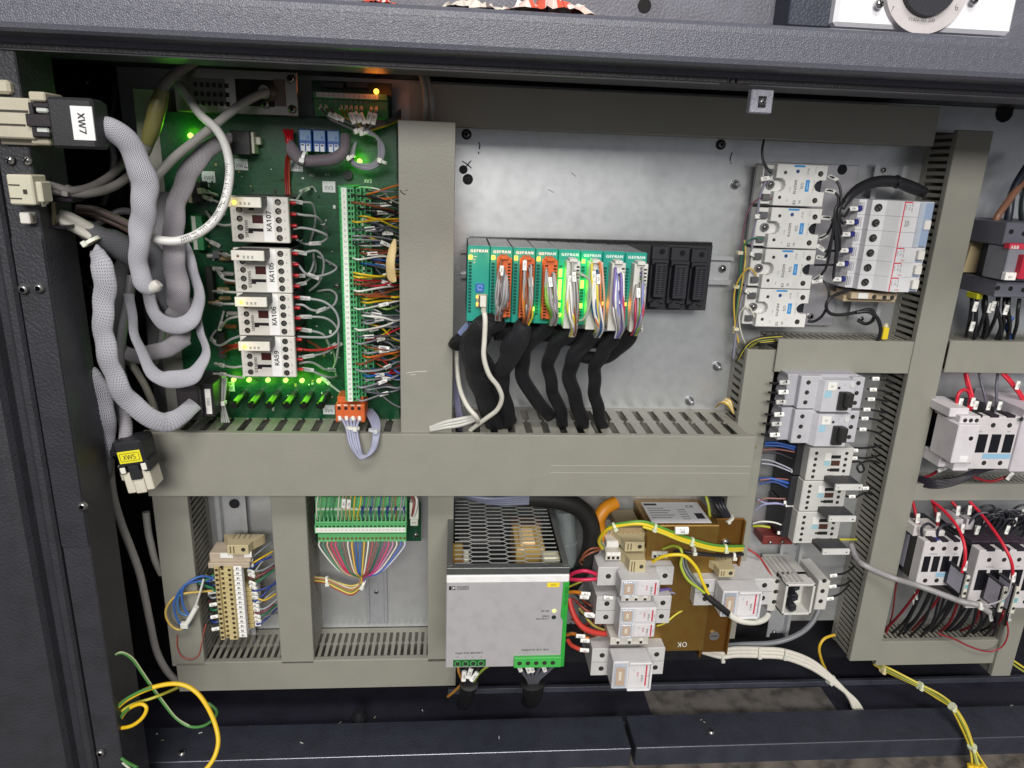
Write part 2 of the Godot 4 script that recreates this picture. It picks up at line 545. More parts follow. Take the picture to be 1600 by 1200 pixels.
# ---- cabinet, plate, ducts -------------------------------------------------------------------------------
func build_cabinet() -> void:
	var X := V(1, 0, 0); var Y := V(0, 1, 0); var Z := V(0, 0, 1)
	thing("machine_cabinet", "dark grey textured steel cabinet with its front open, frame round the whole picture", "cabinet", V(100, 200, 100))
	var g := geo(S(92, 94, 105))
	# the top rail: a face, a rounded lower edge, a groove and the sealing flange with a bare lip, its highlight drawn in
	g.prism([Vector2(120, 1012), Vector2(222, 1012), Vector2(227, 1010.5), Vector2(229.4, 1008), Vector2(230, 1004), Vector2(230, 986), Vector2(229, 982.5), Vector2(226, 980.4), Vector2(222, 980), Vector2(204, 980), Vector2(204, 976), Vector2(120, 976)], V(-700, 0, 0), Z, Y, X, 0, 1900)
	put(g, "top_rail", "powder")
	g = geo(S(56, 54, 60))
	g.box(V(-700, 972, 199), V(214.2, 979.6, 203.8), 0.6)
	g.box(V(216.3, 972, 199), V(220.5, 979.6, 203.0), 0.6)
	g.box(V(221.5, 972, 199), V(1200, 979.6, 203.8), 0.6)
	put(g, "sealing_flange", "paint")
	g = geo(S(165, 165, 172))  # pale tone: bare sheet edge plus the highlight line along it
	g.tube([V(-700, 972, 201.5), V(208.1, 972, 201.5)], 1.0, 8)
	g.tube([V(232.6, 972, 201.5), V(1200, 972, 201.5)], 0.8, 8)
	put(g, "bare_lip_highlight", "metal_vc")
	# the door post at the left
	g = geo(S(50, 50, 57))
	g.prism([Vector2(-327, 150), Vector2(-327, 199), Vector2(-328, 200), Vector2(-350.4, 200), Vector2(-351, 199), Vector2(-351, 194), Vector2(-352, 194), Vector2(-352, 201), Vector2(-354, 204), Vector2(-359, 204), Vector2(-362, 202), Vector2(-363, 194), Vector2(-373, 193), Vector2(-375, 200), Vector2(-378, 205), Vector2(-384, 207), Vector2(-440, 208), Vector2(-440, 150)], V(0, 100, 0), X, Z, Y, 0, 880)
	put(g, "door_post", "paint")
	g = geo(S(48, 48, 55))
	g.box(V(-350.5, 560, 200.3), V(-327.4, 834.1, 201.8), 0.4)
	put(g, "post_cover_strip", "paint")
	# walls of the cavity
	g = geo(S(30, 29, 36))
	g.box(V(-700, 100, -52), V(1400, 1000, -48), 0)
	put(g, "back_wall", "paint")
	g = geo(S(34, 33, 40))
	g.box(V(-460, 100, -50), V(-440, 1000, 150), 0)
	put(g, "side_wall", "paint")
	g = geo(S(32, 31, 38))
	g.box(V(-700, 985, -50), V(1400, 1000, 122), 0)
	put(g, "ceiling_panel", "paint")
	# the floor of the cabinet: a trough, a raised ledge with a highlight drawn along its edge, a lower sill
	g = geo(S(40, 41, 50))
	g.box(V(-500, 222, -48), V(1400, 228, 70), 0.4)
	put(g, "floor_trough", "paint")
	g = geo(S(52, 53, 64))
	g.box(V(-500, 205, 68), V(218.8, 238, 122), 1.2)
	put(g, "floor_ledge", "paint")
	g = geo(S(52, 53, 64))
	g.box(V(224.4, 205, 68), V(1400, 238.5, 122), 1.2)
	put(g, "floor_ledge", "paint")
	g = geo(S(150, 152, 165)); g.tube([V(-500, 237.6, 121.7), V(218, 237.6, 121.7)], 0.7, 6); g.tube([V(225.2, 238.1, 121.7), V(1400, 238.1, 121.7)], 0.6, 6); put(g, "ledge_highlight", "metal_vc")  # lighter tubes stand in for the highlight on the ledge front
	g = geo(S(120, 112, 104))
	g.box(V(-700, 196, 60), V(1400, 212, 420), 0.5)
	struct(g, "floor", "dusty")
	g = geo(S(104, 102, 98))
	g.box(V(-3500, -760, -300), V(3500, -700, 5500), 0)  # unseen slab, added to darken fill and reflections from below
	struct(g, "unseen_workshop_floor", "dusty")
	# dusty strip at the back of the trough
	g = geo(S(60, 62, 74)); g.box(V(-2.8, 228, 6), V(1400, 236, 12), 0.6); put(g, "floor_lip", "paint")
	g = geo(S(98, 94, 90))
	g.box(V(261.6, 228, 14), V(511.9, 229.4, 66), 0.4)
	put(g, "dusty_floor_plate", "dusty")
	for p in [V(-326.9, 600.6, 201), V(-345.6, 330, 201), V(-346.3, 793.5, 202), V(-334.3, 794.8, 202)]:
		bolt("cap_screw", p, 4.2)
	for p in [V(-341.7, 893.2, 202), V(-329, 893.6, 202)]:
		bolt("cross_screw", p, 4.0)
	for p in [V(-441.7, 970.6, -46), V(-392.9, 972.7, -46), V(-440.6, 701.7, -46), V(-446.3, 604.7, -46)]:
		bolt("cross_screw", p, 3.2)
	for p in [V(125.7, 233.4, 62), V(324.8, 232.3, 100), V(-308.9, 233.8, 110)]:
		bolt("cross_screw", V(p.x, 238.4, p.z) if p.z > 68 else V(p.x, 228.4, p.z), 4.5, null, Y)
	bolt("cross_screw", V(757.4, 228.1, 60), 4.5)
	g = geo(S(26, 26, 30))
	var q := V(-112.8, 245.4, 65)
	g.cyl(V(q.x, 228, 58), V(q.x, 239, 58), 9, 18)
	g.cyl(V(q.x, 239, 58), V(q.x, 247, 58), 7, 18, 6)
	put(g, "rubber_foot", "rubber")
	# the plate that carries everything
	thing("mounting_plate", "pale galvanised steel plate behind all the devices, with dark marker scribbles and smears", "mounting plate", V(150, 330, -1))
	g = geo(S(206, 209, 212))
	g.box(V(-341.4, 326, -3), V(960, 985, 0), 0.6)
	put(g, "plate", "zinc")
	g = geo(S(40, 40, 46))
	for w in [[V(23, 926.7, 0.3), V(24.1, 923.6, 0.3), V(23.5, 919.6, 0.3)], [V(22.9, 917, 0.3), V(23.3, 914.4, 0.3)], [V(301, 926.8, 0.3), V(299.9, 921.4, 0.3), V(300, 917.4, 0.3)], [V(300.9, 916.1, 0.3), V(301.3, 914.7, 0.3)], [V(5.6, 906.6, 0.3), V(10.4, 904.1, 0.3), V(16, 899.7, 0.3)], [V(15.2, 907.6, 0.3), V(10.5, 902.2, 0.3), V(7.1, 898.7, 0.3)]]:
		g.tube(w, 0.9 if w[0].x < 0 else 0.6, 5, 0.12, Z)
	put(g, "marker_scribble", "matte")
	g = geo(S(160, 163, 170))
	for w in [[V(124.6, 899, 0.2), V(129.8, 895.1, 0.2)], [V(99.6, 880.6, 0.2), V(106.8, 877.5, 0.2)]]:
		g.tube(w, 0.45, 5, 0.08, Z)
	put(g, "scratch", "matte")
	for p in [V(9.9, 934, 0), V(287.2, 934.3, 0)]:
		g = geo(S(30, 30, 34)); g.cyl(p, p + V(0, 0, 1.2), 5.4, 18); put(g, "washer", "metal_vc")
		bolt("cap_screw", p + V(0, 0, 1), 3.6, null, Z, "metal_vc")
	g = geo(S(34, 34, 40)); q = V(7.1, 898.1, 0); g.cyl(q, q + V(0, 0, 0.3), 4.6, 16); q = V(12.1, 888.3, 0); g.cyl(q, q + V(0, 0, 1.2), 5.6, 18); put(g, "washer", "matte")
	bolt("cap_screw", q, 2.4)
	for p in [V(308.4, 893.2, 0), V(313.6, 683.6, 0), V(284.7, 639.6, 0)]:
		g = geo(S(140, 142, 148)); g.cyl(p, p + V(0, 0, 1.4), 5.2, 18); put(g, "washer", "metal_vc")
		bolt("cap_screw", p + V(0, 0, 1), 3.6)
		g = geo(S(190, 190, 195)); g.cyl(p, p + V(1, -0.5, 11), 2.0, 12); put(g, "stud", "metal_vc")
	g = geo(S(22, 22, 30)); q = V(605.4, 985.5, 0.2)
	g.prism([Vector2(-10, 14), Vector2(10, 14), Vector2(10, -8), Vector2(7, -13), Vector2(2, -15.5), Vector2(-2, -15.5), Vector2(-7, -13), Vector2(-10, -8)], q, X, Y, Z, 0, 0.3); put(g, "oval_hole", "matte")
	# catch for the door lock
	thing("lock_catch", "small square grey steel catch with a square hole under the top rail", "catch", V(243.1, 959.8, 205))
	g = geo(S(140, 140, 152))
	g.box(V(233, 950.4, 200), V(251.4, 968, 208), 0.8)
	put(g, "block", "powder")
	g = geo(S(26, 26, 30)); g.box(V(239.2, 954.7, 207), V(245.5, 963.2, 208.4), 0); put(g, "square_hole", "matte")
	bolt("cross_screw", V(242.4, 959, 208.2), 3.0)
	# what lies on top of and behind the rail
	thing("control_panel", "dark grey machine panel behind the top rail with a round black hole", "panel", V(0, 1012, 150))
	g = geo(S(104, 104, 115)); g.box(V(-600, 1012.2, 108), V(900, 1120, 118), 1); put(g, "panel", "paint")
	g = geo(S(14, 14, 16)); q = V(162.2, 1041.6, 118); g.cyl(q, q + V(0, 0, 0.6), 6, 20); put(g, "hole", "matte")
	g = geo(S(52, 56, 72)); g.box(V(279.6, 1026.3, 118.2), V(320.8, 1084.7, 150), 1); put(g, "corner_bar", "paint")
	thing("rotary_switch", "white switch plate with a grey dial ring at the top right corner", "switch", V(399.2, 1027.7, 160))
	g = geo(S(238, 238, 244)); g.box(V(315.7, 1026.3, 118.4), V(474.8, 1091.9, 160), 3); put(g, "plate", "plastic")
	var d := V(390.7, 1059, 160)
	g = geo(S(196, 190, 190)); g.cyl(d, d + V(0, 0, 4), 38, 64, 36.5); put(g, "dial_ring", "plastic")
	g = geo(S(40, 40, 48)); g.cyl(d + V(0, 0, 3.9), d + V(0, 0, 9), 24, 48, 23); put(g, "knob", "plastic")
	text("1", V(362.5, 1040.3, 164.3), 4, "ink_grey", -25)
	text("0", V(390.1, 1038.3, 164.3), 4, "ink_grey", 0)
	text("6", V(418.4, 1044.1, 164.3), 4, "ink_grey", 25)
	text("11424 REF 200", V(389.4, 1033.4, 164.3), 2.6, "ink_grey", 0)
	bolt("cross_screw", V(350.3, 1043.6, 164), 4)
	bolt("cross_screw", V(432.5, 1050.7, 164), 4)
	# crumpled paper and wrappers on the rail
	var lots := [[670, 800, "crumpled printed newspaper sheet lying left on the top rail", S(225, 215, 205)], [760, 925, "larger crumpled pink and white wrapper lying right of the newspaper", S(226, 196, 186)], [560, 632, "small red and orange wrapper, leftmost on the top rail", S(214, 92, 70)]]
	for k in 3:
		var x0: float = [-22.2, 26.3, -77][k]
		var x1: float = [41.5, 110.7, -40.9][k]
		g = geo(lots[k][3])
		var nx := 26; var hgt: float = [12.0, 19.0, 9.0][k]
		var rr := RandomNumberGenerator.new()
		rr.seed = 50 + k
		var hh := []
		for i in nx:
			var row := []
			for j in 7:
				var e := sin(PI * (i + 0.5) / nx) * sin(PI * (j + 0.6) / 7.2)
				row.append(V(lerpf(x0, x1, i / (nx - 1.0)) + rr.randf_range(-2, 2), 1012.4 + maxf(0, e * hgt * rr.randf_range(0.45, 1.25)), 160 + j * 9 + rr.randf_range(-3, 3)))
			hh.append(row)
		for i in nx - 1:
			for j in 6:
				var rc := rr.randf()
				g.col = lots[k][3] * (S(235, 120, 100) if rc < 0.2 and k != 0 else S(255, 255, 255)) if rc < 0.75 else S(235, 232, 226)
				if k == 0 and rc > 0.86: g.col = S(120, 110, 110)
				g.quad(hh[i][j + 1], hh[i + 1][j + 1], hh[i + 1][j], hh[i][j])
		single(g, ["newspaper", "wrapper", "wrapper"][k], "print", lots[k][2], ["newspaper", "wrapper", "wrapper"][k], V((x0 + x1) * 0.5, 1012.4, 185))
	# debris on the floor
	var i := 0
	for p in [V(-348.5, 275.2, 80), V(-338.1, 268.3, 90), V(-206.2, 251.3, 62), V(-174.9, 258.4, 100), V(-137, 253.4, 58), V(-94.6, 256.9, 50), V(-35.1, 262.4, 40), V(318.8, 235.7, 80), V(321.7, 235.3, 84), V(60.2, 246, 100), V(394.3, 273.4, 30), V(354.9, 234.5, 62), V(-298.1, 282, 80), V(-245.9, 262.2, 60)]:
		g = geo(S(150, 144, 126) if i % 3 else S(190, 190, 190))
		var lv := 238.6 if p.z > 69 else 228.2
		var a := rng.randf() * 3.0
		var l := rng.randf_range(1.0, 2.6)
		g.cyl(V(p.x - cos(a) * l, lv + 0.6, p.z - sin(a) * l), V(p.x + cos(a) * l, lv + 0.6, p.z + sin(a) * l), 0.6, 6)
		single(g, "wire_offcut", "cable", "tiny pale wire offcut or crumb lying on the dark cabinet floor", "offcut", V(p.x, lv, p.z), "offcuts and crumbs on the cabinet floor")
		i += 1

# a slotted wiring duct: base, cover, rows of fingers; sides names the slotted walls that can be seen
func duct(label: String, a: Vector3, b: Vector3, horizontal: bool, sides: Array, pitch: float, slot: float, necks := false, cover_col := Color(0.262, 0.257, 0.222), lift := 1.2) -> Node3D:
	var o := thing("cable_duct", label, "cable duct", V((a.x + b.x) * 0.5, a.y, a.z), "grey slotted wiring ducts")
	var zf := b.z
	var g := geo(cover_col)
	if horizontal: g.box(V(a.x, a.y - lift, zf - 1.8), V(b.x, b.y + lift, zf), 0.8)
	else: g.box(V(a.x - lift, a.y, zf - 1.8), V(b.x + lift, b.y, zf), 0.8)
	for s in [0, 1]:
		if horizontal:
			var y := (a.y - lift) if s == 0 else (b.y + lift - 1.2)
			g.box(V(a.x + 0.2, y, zf - 8), V(b.x - 0.2, y + 1.2, zf - 1.7), 0.3)
		else:
			var x := (a.x - lift) if s == 0 else (b.x + lift - 1.2)
			g.box(V(x, a.y + 0.2, zf - 8), V(x + 1.2, b.y - 0.2, zf - 1.7), 0.3)
	put(g, "cover", "duct")
	g = geo(cover_col * 0.95)
	g.box(V(a.x, a.y, a.z + 0.1), V(b.x, b.y, a.z + 2), 0.2)
	put(g, "base", "duct")
	for side in ["low", "high"]:
		var at := 0.0
		if horizontal: at = a.y + 0.9 if side == "low" else b.y - 0.9
		else: at = a.x + 0.9 if side == "low" else b.x - 0.9
		g = geo(cover_col * 1.02)
		if not side in sides:
			if horizontal: g.box(V(a.x, at - 0.8, a.z + 2), V(b.x, at + 0.8, zf - 2), 0.2)
			else: g.box(V(at - 0.8, a.y, a.z + 2), V(at + 0.8, b.y, zf - 2), 0.2)
			put(g, "side_wall", "duct")
			continue
		for e in [[a.z + 2, a.z + 9], [zf - 7.5, zf - 2]]:
			if horizontal: g.box(V(a.x, at - 0.8, e[0]), V(b.x, at + 0.8, e[1]), 0.2)
			else: g.box(V(at - 0.8, a.y, e[0]), V(at + 0.8, b.y, e[1]), 0.2)
		put(g, "side_rail", "duct")
		var l0 := a.x if horizontal else a.y
		var l1 := b.x if horizontal else b.y
		var k := int((l1 - l0) / pitch)
		var f := geo(cover_col * 1.02)
		var hw := (pitch - slot) * 0.5
		var zs := [a.z + 8.8, zf - 7.3]
		var zm := lerpf(zs[0], zs[1], 0.45)
		var out := [Vector2(-hw, zs[0]), Vector2(hw, zs[0]), Vector2(hw, zm - 2), Vector2(hw + slot * 0.32, zm), Vector2(hw + slot * 0.32, zm + 1.5), Vector2(hw, zm + 3.5), Vector2(hw, zs[1] - slot * 0.5), Vector2(hw + slot * 0.28, zs[1]), Vector2(-hw - slot * 0.28, zs[1]), Vector2(-hw, zs[1] - slot * 0.5), Vector2(-hw, zm + 3.5), Vector2(-hw - slot * 0.32, zm + 1.5), Vector2(-hw - slot * 0.32, zm), Vector2(-hw, zm - 2)]
		if not necks: out = [Vector2(-hw, zs[0]), Vector2(hw, zs[0]), Vector2(hw, zs[1] - slot * 0.5), Vector2(hw + slot * 0.28, zs[1]), Vector2(-hw - slot * 0.28, zs[1]), Vector2(-hw, zs[1] - slot * 0.5)]
		if horizontal: f.prism(out, V(0, -0.8, 0), V(1, 0, 0), V(0, 0, 1), V(0, 1, 0), 0, 1.6)
		else: f.prism(out, V(-0.8, 0, 0), V(0, 1, 0), V(0, 0, 1), V(1, 0, 0), 0, 1.6)
		var fm := arrays(f, Vector3.ZERO)
		for i in k:
			var l := l0 + (i + 0.5) * pitch
			inst(fm, "finger", "duct", Transform3D(Basis(), V(l, at, 0) if horizontal else V(at, l, 0)))
	return o

func build_ducts() -> void:
	var g: Geo
	var shade_lift := Color(0.32, 0.315, 0.28)  # cover colour lightened to lift ducts that stand in shade
	duct("long horizontal grey duct across the middle under the controller, its slotted top showing", V(-317, 560.4, 0), V(330.2, 629.2, 97), true, ["high"], 19.0, 8.0, true)
	# two long scribed lines along its cover
	g = geo(S(176, 176, 166))
	for y in [595.8, 587.4]:
		g.box(V(105, y - 0.2, 96.8), V(327.5, y + 0.2, 97.25), 0)
	put(g, "score_line", "matte")
	g = geo(S(190, 190, 182))
	duct("wide vertical grey duct cover between the relay board and the controller", V(-54, 628.5, 0), V(-2.8, 940.5, 90), false, ["high"], 19.0, 8.0)
	g = geo(S(196, 194, 184))
	g.tube([V(-49, 695.3, 90.1), V(-40.5, 696.8, 90.1), V(-28, 697.7, 90.1)], 0.4, 5, 0.1); g.tube([V(-45.1, 693.3, 90.1), V(-39.2, 694.1, 90.1)], 0.35, 5, 0.1)
	put(g, "scratch", "matte")
	g = geo(S(48, 46, 44))
	g.tube([V(-53.8, 877.4, 90.1), V(-51.4, 874.5, 90.1), V(-48.4, 873.4, 90.1)], 0.5, 5, 0.1); g.tube([V(-49, 877, 90.1), V(-46.5, 877.6, 90.1)], 0.35, 5, 0.1)
	put(g, "scuff", "matte")
	duct("horizontal grey duct in the shade under the top rail, above the bare plate", V(-46.2, 940.2, 0), V(490.9, 975.3, 60), true, [], 12.0, 5.0, false, shade_lift)
	duct("tall vertical grey duct at the right, crossed by a grey cable near its foot", V(521.7, 300.8, 0), V(558.3, 956.5, 52), false, ["low"], 7.6, 3.6)
	duct("short horizontal grey duct between the solid state relays and the motor breakers", V(361.4, 692.6, 0), V(522.4, 727.8, 50), true, ["high"], 7.6, 3.0)
	duct("horizontal grey duct at the right picture edge below the big grey breaker", V(564.2, 694.7, 0), V(705.3, 729.8, 50), true, ["high"], 7.6, 3.0)
	duct("narrow vertical grey duct beside the motor breakers, behind the end of the long duct", V(330.4, 332.9, 0), V(362.9, 715.6, 45), false, ["low"], 9.0, 4.4)
	duct("leftmost vertical grey duct below the long duct, beside the beige terminals", V(-326.8, 322.8, 0), V(-291.7, 554.1, 65), false, ["high"], 7.6, 3.8)
	duct("vertical grey duct between the beige terminals and the green fan-out board", V(-200.4, 323.4, 0), V(-164.4, 554.3, 65), false, ["high"], 7.6, 3.8)
	duct("vertical grey duct just left of the power supply", V(-26.4, 322.2, 0), V(0.4, 554.5, 65), false, [], 7.6, 3.8)
	duct("lowest horizontal grey duct at the left, slotted top, above the cabinet floor", V(-323.5, 287.7, 0), V(6.8, 325.5, 65), true, ["high"], 8.0, 4.0, true)
	duct("horizontal grey duct at the lower right with black wires entering its top", V(558.4, 292.6, 0), V(726.9, 326.6, 50), true, ["high"], 7.0, 3.0)
	duct("short vertical grey duct stub at the lower right corner", V(723.3, 274, 0), V(747.7, 379.6, 54), false, [], 7.6, 3.6)
	duct("horizontal grey duct between the upper and lower contactors at the right edge", V(563.7, 526.9, 0), V(745.9, 546.9, 40), true, ["high"], 7.0, 3.0, false, shade_lift)
	duct("vertical grey duct in the shade behind the grey braided sleeves", V(-311.3, 618.5, 0), V(-282, 961.9, 38), false, [], 9.0, 4.0, false, shade_lift)
	T = null


# ---- left: the relay board and what is on it ---------------------------------------------------------------
func F(a: Vector3, b: Vector3, u: float, v: float, dz := 0.0) -> Vector3:
	return Vector3(lerpf(a.x, b.x, u), lerpf(a.y, b.y, v), b.z + dz)

func face_box(g: Geo, a: Vector3, b: Vector3, u0: float, v0: float, u1: float, v1: float, d0: float, d1: float, bv := 0.3) -> void:
	g.box(F(a, b, u0, v0, d0), F(a, b, u1, v1, d1), bv)

func relay_contactor(label: String, a: Vector3, b: Vector3, name_: String, lit: bool) -> void:
	thing("contactor", label, "contactor", V((a.x + b.x) / 2, a.y, a.z), "white contactors on the green relay board")
	var w := b.x - a.x
	var g := geo(S(46, 46, 50))
	g.box(V(a.x + 1, a.y + 0.6, a.z), V(b.x - 1, b.y - 0.6, b.z - 16), 0.6)
	put(g, "base_body", "plastic")
	g = geo(S(206, 204, 198))
	g.box(V(a.x + 5, a.y + 0.4, b.z - 17), V(b.x - 4.5, b.y - 0.4, b.z - 5), 0.5)
	g.box(V(a.x, a.y, b.z - 6), b, 0.7)
	put(g, "front", "plastic")
	g = geo(S(226, 226, 226)); face_box(g, a, b, 0.56, 0.02, 0.745, 0.97, -0.2, 0.35, 0.1); put(g, "name_label", "print")
	text(name_, F(a, b, 0.655, 0.47, 0.45), 4.6, "ink", 90, true)
	g = geo(S(24, 20, 22))
	face_box(g, a, b, 0.32, 0.76, 0.56, 0.83, 0, 0.12, 0); face_box(g, a, b, 0.32, 0.70, 0.41, 0.80, 0, 0.15, 0)
	face_box(g, a, b, 0.29, 0.24, 0.55, 0.31, 0, 0.12, 0); face_box(g, a, b, 0.29, 0.20, 0.37, 0.27, 0, 0.15, 0)
	put(g, "slot", "matte")
	g = geo(S(60, 16, 20)); face_box(g, a, b, 0.37, 0.42, 0.555, 0.6, 0, 0.12, 0); put(g, "position_window", "gloss")
	text("SIEMENS", F(a, b, 0.262, 0.3, 0.1), 2.7, "ink", 90, true)
	for k in 4: screw_hole(F(a, b, 0.155, 0.12 + k * 0.195), w * 0.048)
	for k in 5: screw_hole(F(a, b, 0.825, 0.11 + k * 0.195), w * 0.05)
	for k in 5:
		text(["11", "21", "32", "43", "A1"][k], F(a, b, 0.07, 0.12 + k * 0.185, 0.1), 1.5, "ink_grey", 90)
		text(["12", "22", "31", "44", "A2"][k], F(a, b, 0.93, 0.12 + k * 0.19, 0.1), 1.5, "ink_grey", 90)
	# the plugged-on suppressor with its small lamp
	var zf := b.z + 24.0
	var u0 := 0.1; var u1 := 0.655
	g = geo(S(52, 50, 52)); g.box(F(a, b, u0 + 0.01, 0.80, -2), Vector3(lerpf(a.x, b.x, u1 - 0.01), lerpf(a.y, b.y, 1.0), zf - 3), 0.6)
	var sp := put(g, "suppressor", "plastic")
	g = geo(S(214, 212, 204)); g.box(Vector3(lerpf(a.x, b.x, u0), lerpf(a.y, b.y, 0.79), zf - 3.2), Vector3(lerpf(a.x, b.x, u1), lerpf(a.y, b.y, 1.005), zf), 0.5)
	g.col = S(150, 148, 146)
	for k in 3: g.box(Vector3(lerpf(a.x, b.x, 0.3 + k * 0.07), lerpf(a.y, b.y, 0.84), zf), Vector3(lerpf(a.x, b.x, 0.335 + k * 0.07), lerpf(a.y, b.y, 0.9), zf + 0.1), 0)
	put(g, "suppressor_front", "plastic", sp)
	g = geo(S(120, 90, 60))
	var lp := Vector3(lerpf(a.x, b.x, 0.215), lerpf(a.y, b.y, 0.89), zf)
	g.dome(lp, V(0, 0, 1), 2.0 if lit else 1.3, 1.0, 12)
	put(g, "indicator_led", "led_yellow" if lit else "gloss", sp)
	if lit: glow(lp + V(0, 0, 3), Color(1, 0.85, 0.3), 0.00008, 0.002)
	# side clips
	g = geo(S(170, 30, 34))
	for k in 4: g.cyl(V(b.x - 2, lerpf(a.y, b.y, 0.12 + k * 0.25), b.z - 12), V(b.x + 4.5, lerpf(a.y, b.y, 0.12 + k * 0.25), b.z - 12), 1.7, 8)
	put(g, "red_ferrule", "gloss")

func build_left() -> void:
	var Z := V(0, 0, 1)
	var g: Geo
	# --- the board
	thing("relay_circuit_board", "large green circuit board with white stickers, green lamps and black capacitors", "circuit board", V(-180, 627.9, 20))
	g = geo(S(14, 74, 44))
	g.box(V(-288.3, 627.8, 44.2), V(-59.9, 941.6, 46), 0.3)
	put(g, "board", "pcb")
	g = geo(S(60, 62, 66)); g.box(V(-282.6, 635.6, 4), V(-68.8, 931.5, 36), 1); put(g, "carrier", "plastic")
	g = geo(S(30, 100, 62))
	var rr := RandomNumberGenerator.new(); rr.seed = 5
	for k in 60:
		var p := V(rr.randf_range(-271.2, -68.1), rr.randf_range(639.1, 895), 46)
		var l := rr.randf_range(8, 60)
		if rr.randf() < 0.5: g.box(p, p + V(l, 0.5, 0.1), 0)
		else: g.box(p, p + V(0.5, l, 0.1), 0)
	put(g, "copper_track", "pcb").set_meta("kind", "stuff")
	var tones := [S(150, 150, 146), S(36, 36, 38), S(160, 132, 84), S(196, 198, 196), S(24, 60, 44)]
	g = geo()
	for k in 150:
		var p := V(rr.randf_range(-271.2, -124.6), rr.randf_range(635.3, 901.1), 46)
		var l := rr.randf_range(0.8, 2.6)
		g.col = tones[k % 5]
		g.box(p, p + V(l, l * rr.randf_range(0.5, 1.6), rr.randf_range(0.5, 2.2)), 0.15)
	put(g, "surface_component", "gloss").set_meta("kind", "stuff")
	var st := [["XW4", V(-245.1, 882.2, 46), false], ["XW2", V(-212.6, 895.2, 46), false], ["XV2", V(-159.2, 895.9, 46), false], ["XV3", V(-128, 876.7, 46), false], ["XW3", V(-242.7, 664.7, 46), true], ["XV4", V(-137, 639.5, 46), false]]
	for s in st:
		g = geo(S(196, 198, 204)); g.box(s[1] - V(6.4, 5.4, 0), s[1] + V(6.4, 5.4, 0.4), 0.15)
		var lab := put(g, "sticker", "print")
		text(s[0], s[1] + V(0, -1, 0.5), 3.6, "ink", 180 if s[2] else 0, false, lab)
	text("XW4", V(-249.4, 873.8, 46.2), 3.4, "ink_white")
	text("XV3", V(-89, 883.6, 46.2), 3.4, "ink_white")
	text("XW3", V(-245.9, 656.7, 46.2), 3.0, "ink_white", 180)
	text("RL2", V(-144.6, 887.2, 46.2), 2.0, "ink_white"); text("RL3", V(-129.4, 888.4, 46.2), 2.0, "ink_white")
	for u in [[366, 594], [390, 594], [419.5, 595], [447, 595], [472.5, 595], [499, 595]]:
		pass
	var lx := [-236.1, -220, -200.1, -181.4, -164.1, -146]
	var cx := [-226, -208.6, -190.8, -173, -155.7, -138.7]
	for k in 6:
		var p := V(lx[k], 673.2, 46)
		g = geo(); g.cyl(p, p + V(0, 0, 3), 2.5, 14); g.dome(p + V(0, 0, 3), Z, 2.5, 2.0, 14); put(g, "signal_led", "led_lime")
		glow(p + V(0, -1, 7), Color(0.5, 1.0, 0.12), 0.00045, 0.003)
		g = geo(S(20, 22, 20))
		var c := V(cx[k], 657, 46)
		g.cyl(c, c + V(0, 0, 38), 4.4, 18)
		g.cyl(c + V(0, 0, 38), c + V(0, 0, 39.5), 4.4, 18, 3.4)
		put(g, "capacitor", "gloss")
	# lone lamps at the top
	for p in [V(-258.1, 920.3, 48), V(-96.6, 902.4, 48)]:
		g = geo(); g.dome(p, Z, 2.8, 3.2, 14); put(g, "signal_led", "led_lime")
		glow(p + V(0, 0, 6), Color(0.45, 1.0, 0.08), 0.0007, 0.003)
	# three blue relays
	for q in [[V(-151.3, 910, 46), V(-139.7, 928.7, 64)], [V(-137.9, 910.5, 46), V(-127, 929.2, 64)], [V(-124.6, 911, 46), V(-113, 929.8, 64)]]:
		pass
	var ra := [-145.8, -132.5, -119.1]
	for k in 3:
		var c := V(ra[k], 919.9, 64)
		g = geo(S(36, 80, 150)); g.box(c + V(-6, -10, -18), c + V(6, 10, 0), 0.6)
		g.col = S(112, 142, 176); g.box(c + V(-5, 0, -0.1), c + V(5, 9, 0.15), 0)
		g.col = S(70, 110, 170); g.box(c + V(1.5, 1, 0.1), c + V(3.5, 4.5, 0.25), 0)
		var r := put(g, "blue_relay", "gloss")
		g = geo(S(205, 212, 222)); g.box(c + V(-4.6, -10, -0.1), c + V(-0.6, -3, 0.3), 0.1); g.box(c + V(0.6, -10, -0.1), c + V(4.6, -3, 0.3), 0.1)  # pale boxes paint the silvery reflections low on each relay
		g.col = S(30, 50, 90); g.box(c + V(-4, -5, 0.3), c + V(-1.4, -3.6, 0.4), 0); g.box(c + V(1.2, -5, 0.3), c + V(3.8, -3.6, 0.4), 0)
		put(g, "relay_reflection", "gloss", r)
	# connectors along the left edge and passive parts
	g = geo(S(30, 30, 34)); g.box(V(-216.9, 904.1, 46), V(-197.2, 926.2, 66), 0.8); put(g, "board_connector", "plastic")
	g = geo(S(190, 190, 176)); g.box(V(-199.5, 905.7, 46), V(-194.7, 925.6, 62), 0.6); g.box(V(-196.7, 914.2, 46), V(-190.1, 921.3, 56), 0.6); put(g, "connector_latch", "plastic")
	g = geo(S(26, 26, 28)); g.box(V(-255.4, 858.5, 46), V(-246.4, 878.4, 66), 0.8); put(g, "board_connector", "plastic")
	g = geo(S(200, 196, 170)); g.box(V(-249.2, 866.6, 60), V(-245, 872, 70), 0.4); g.box(V(-260.6, 857.6, 46), V(-256.9, 873.9, 64), 0.4); put(g, "connector_latch", "plastic")
	g = geo(S(40, 130, 74)); g.box(V(-261.7, 811.5, 46), V(-250.6, 845.3, 60), 0.5); g.col = S(216, 218, 210); g.box(V(-260.3, 812.1, 59), V(-256.6, 844.6, 60.5), 0.1); put(g, "small_terminal_strip", "plastic")
	for u in [[0, 0]]:
		pass
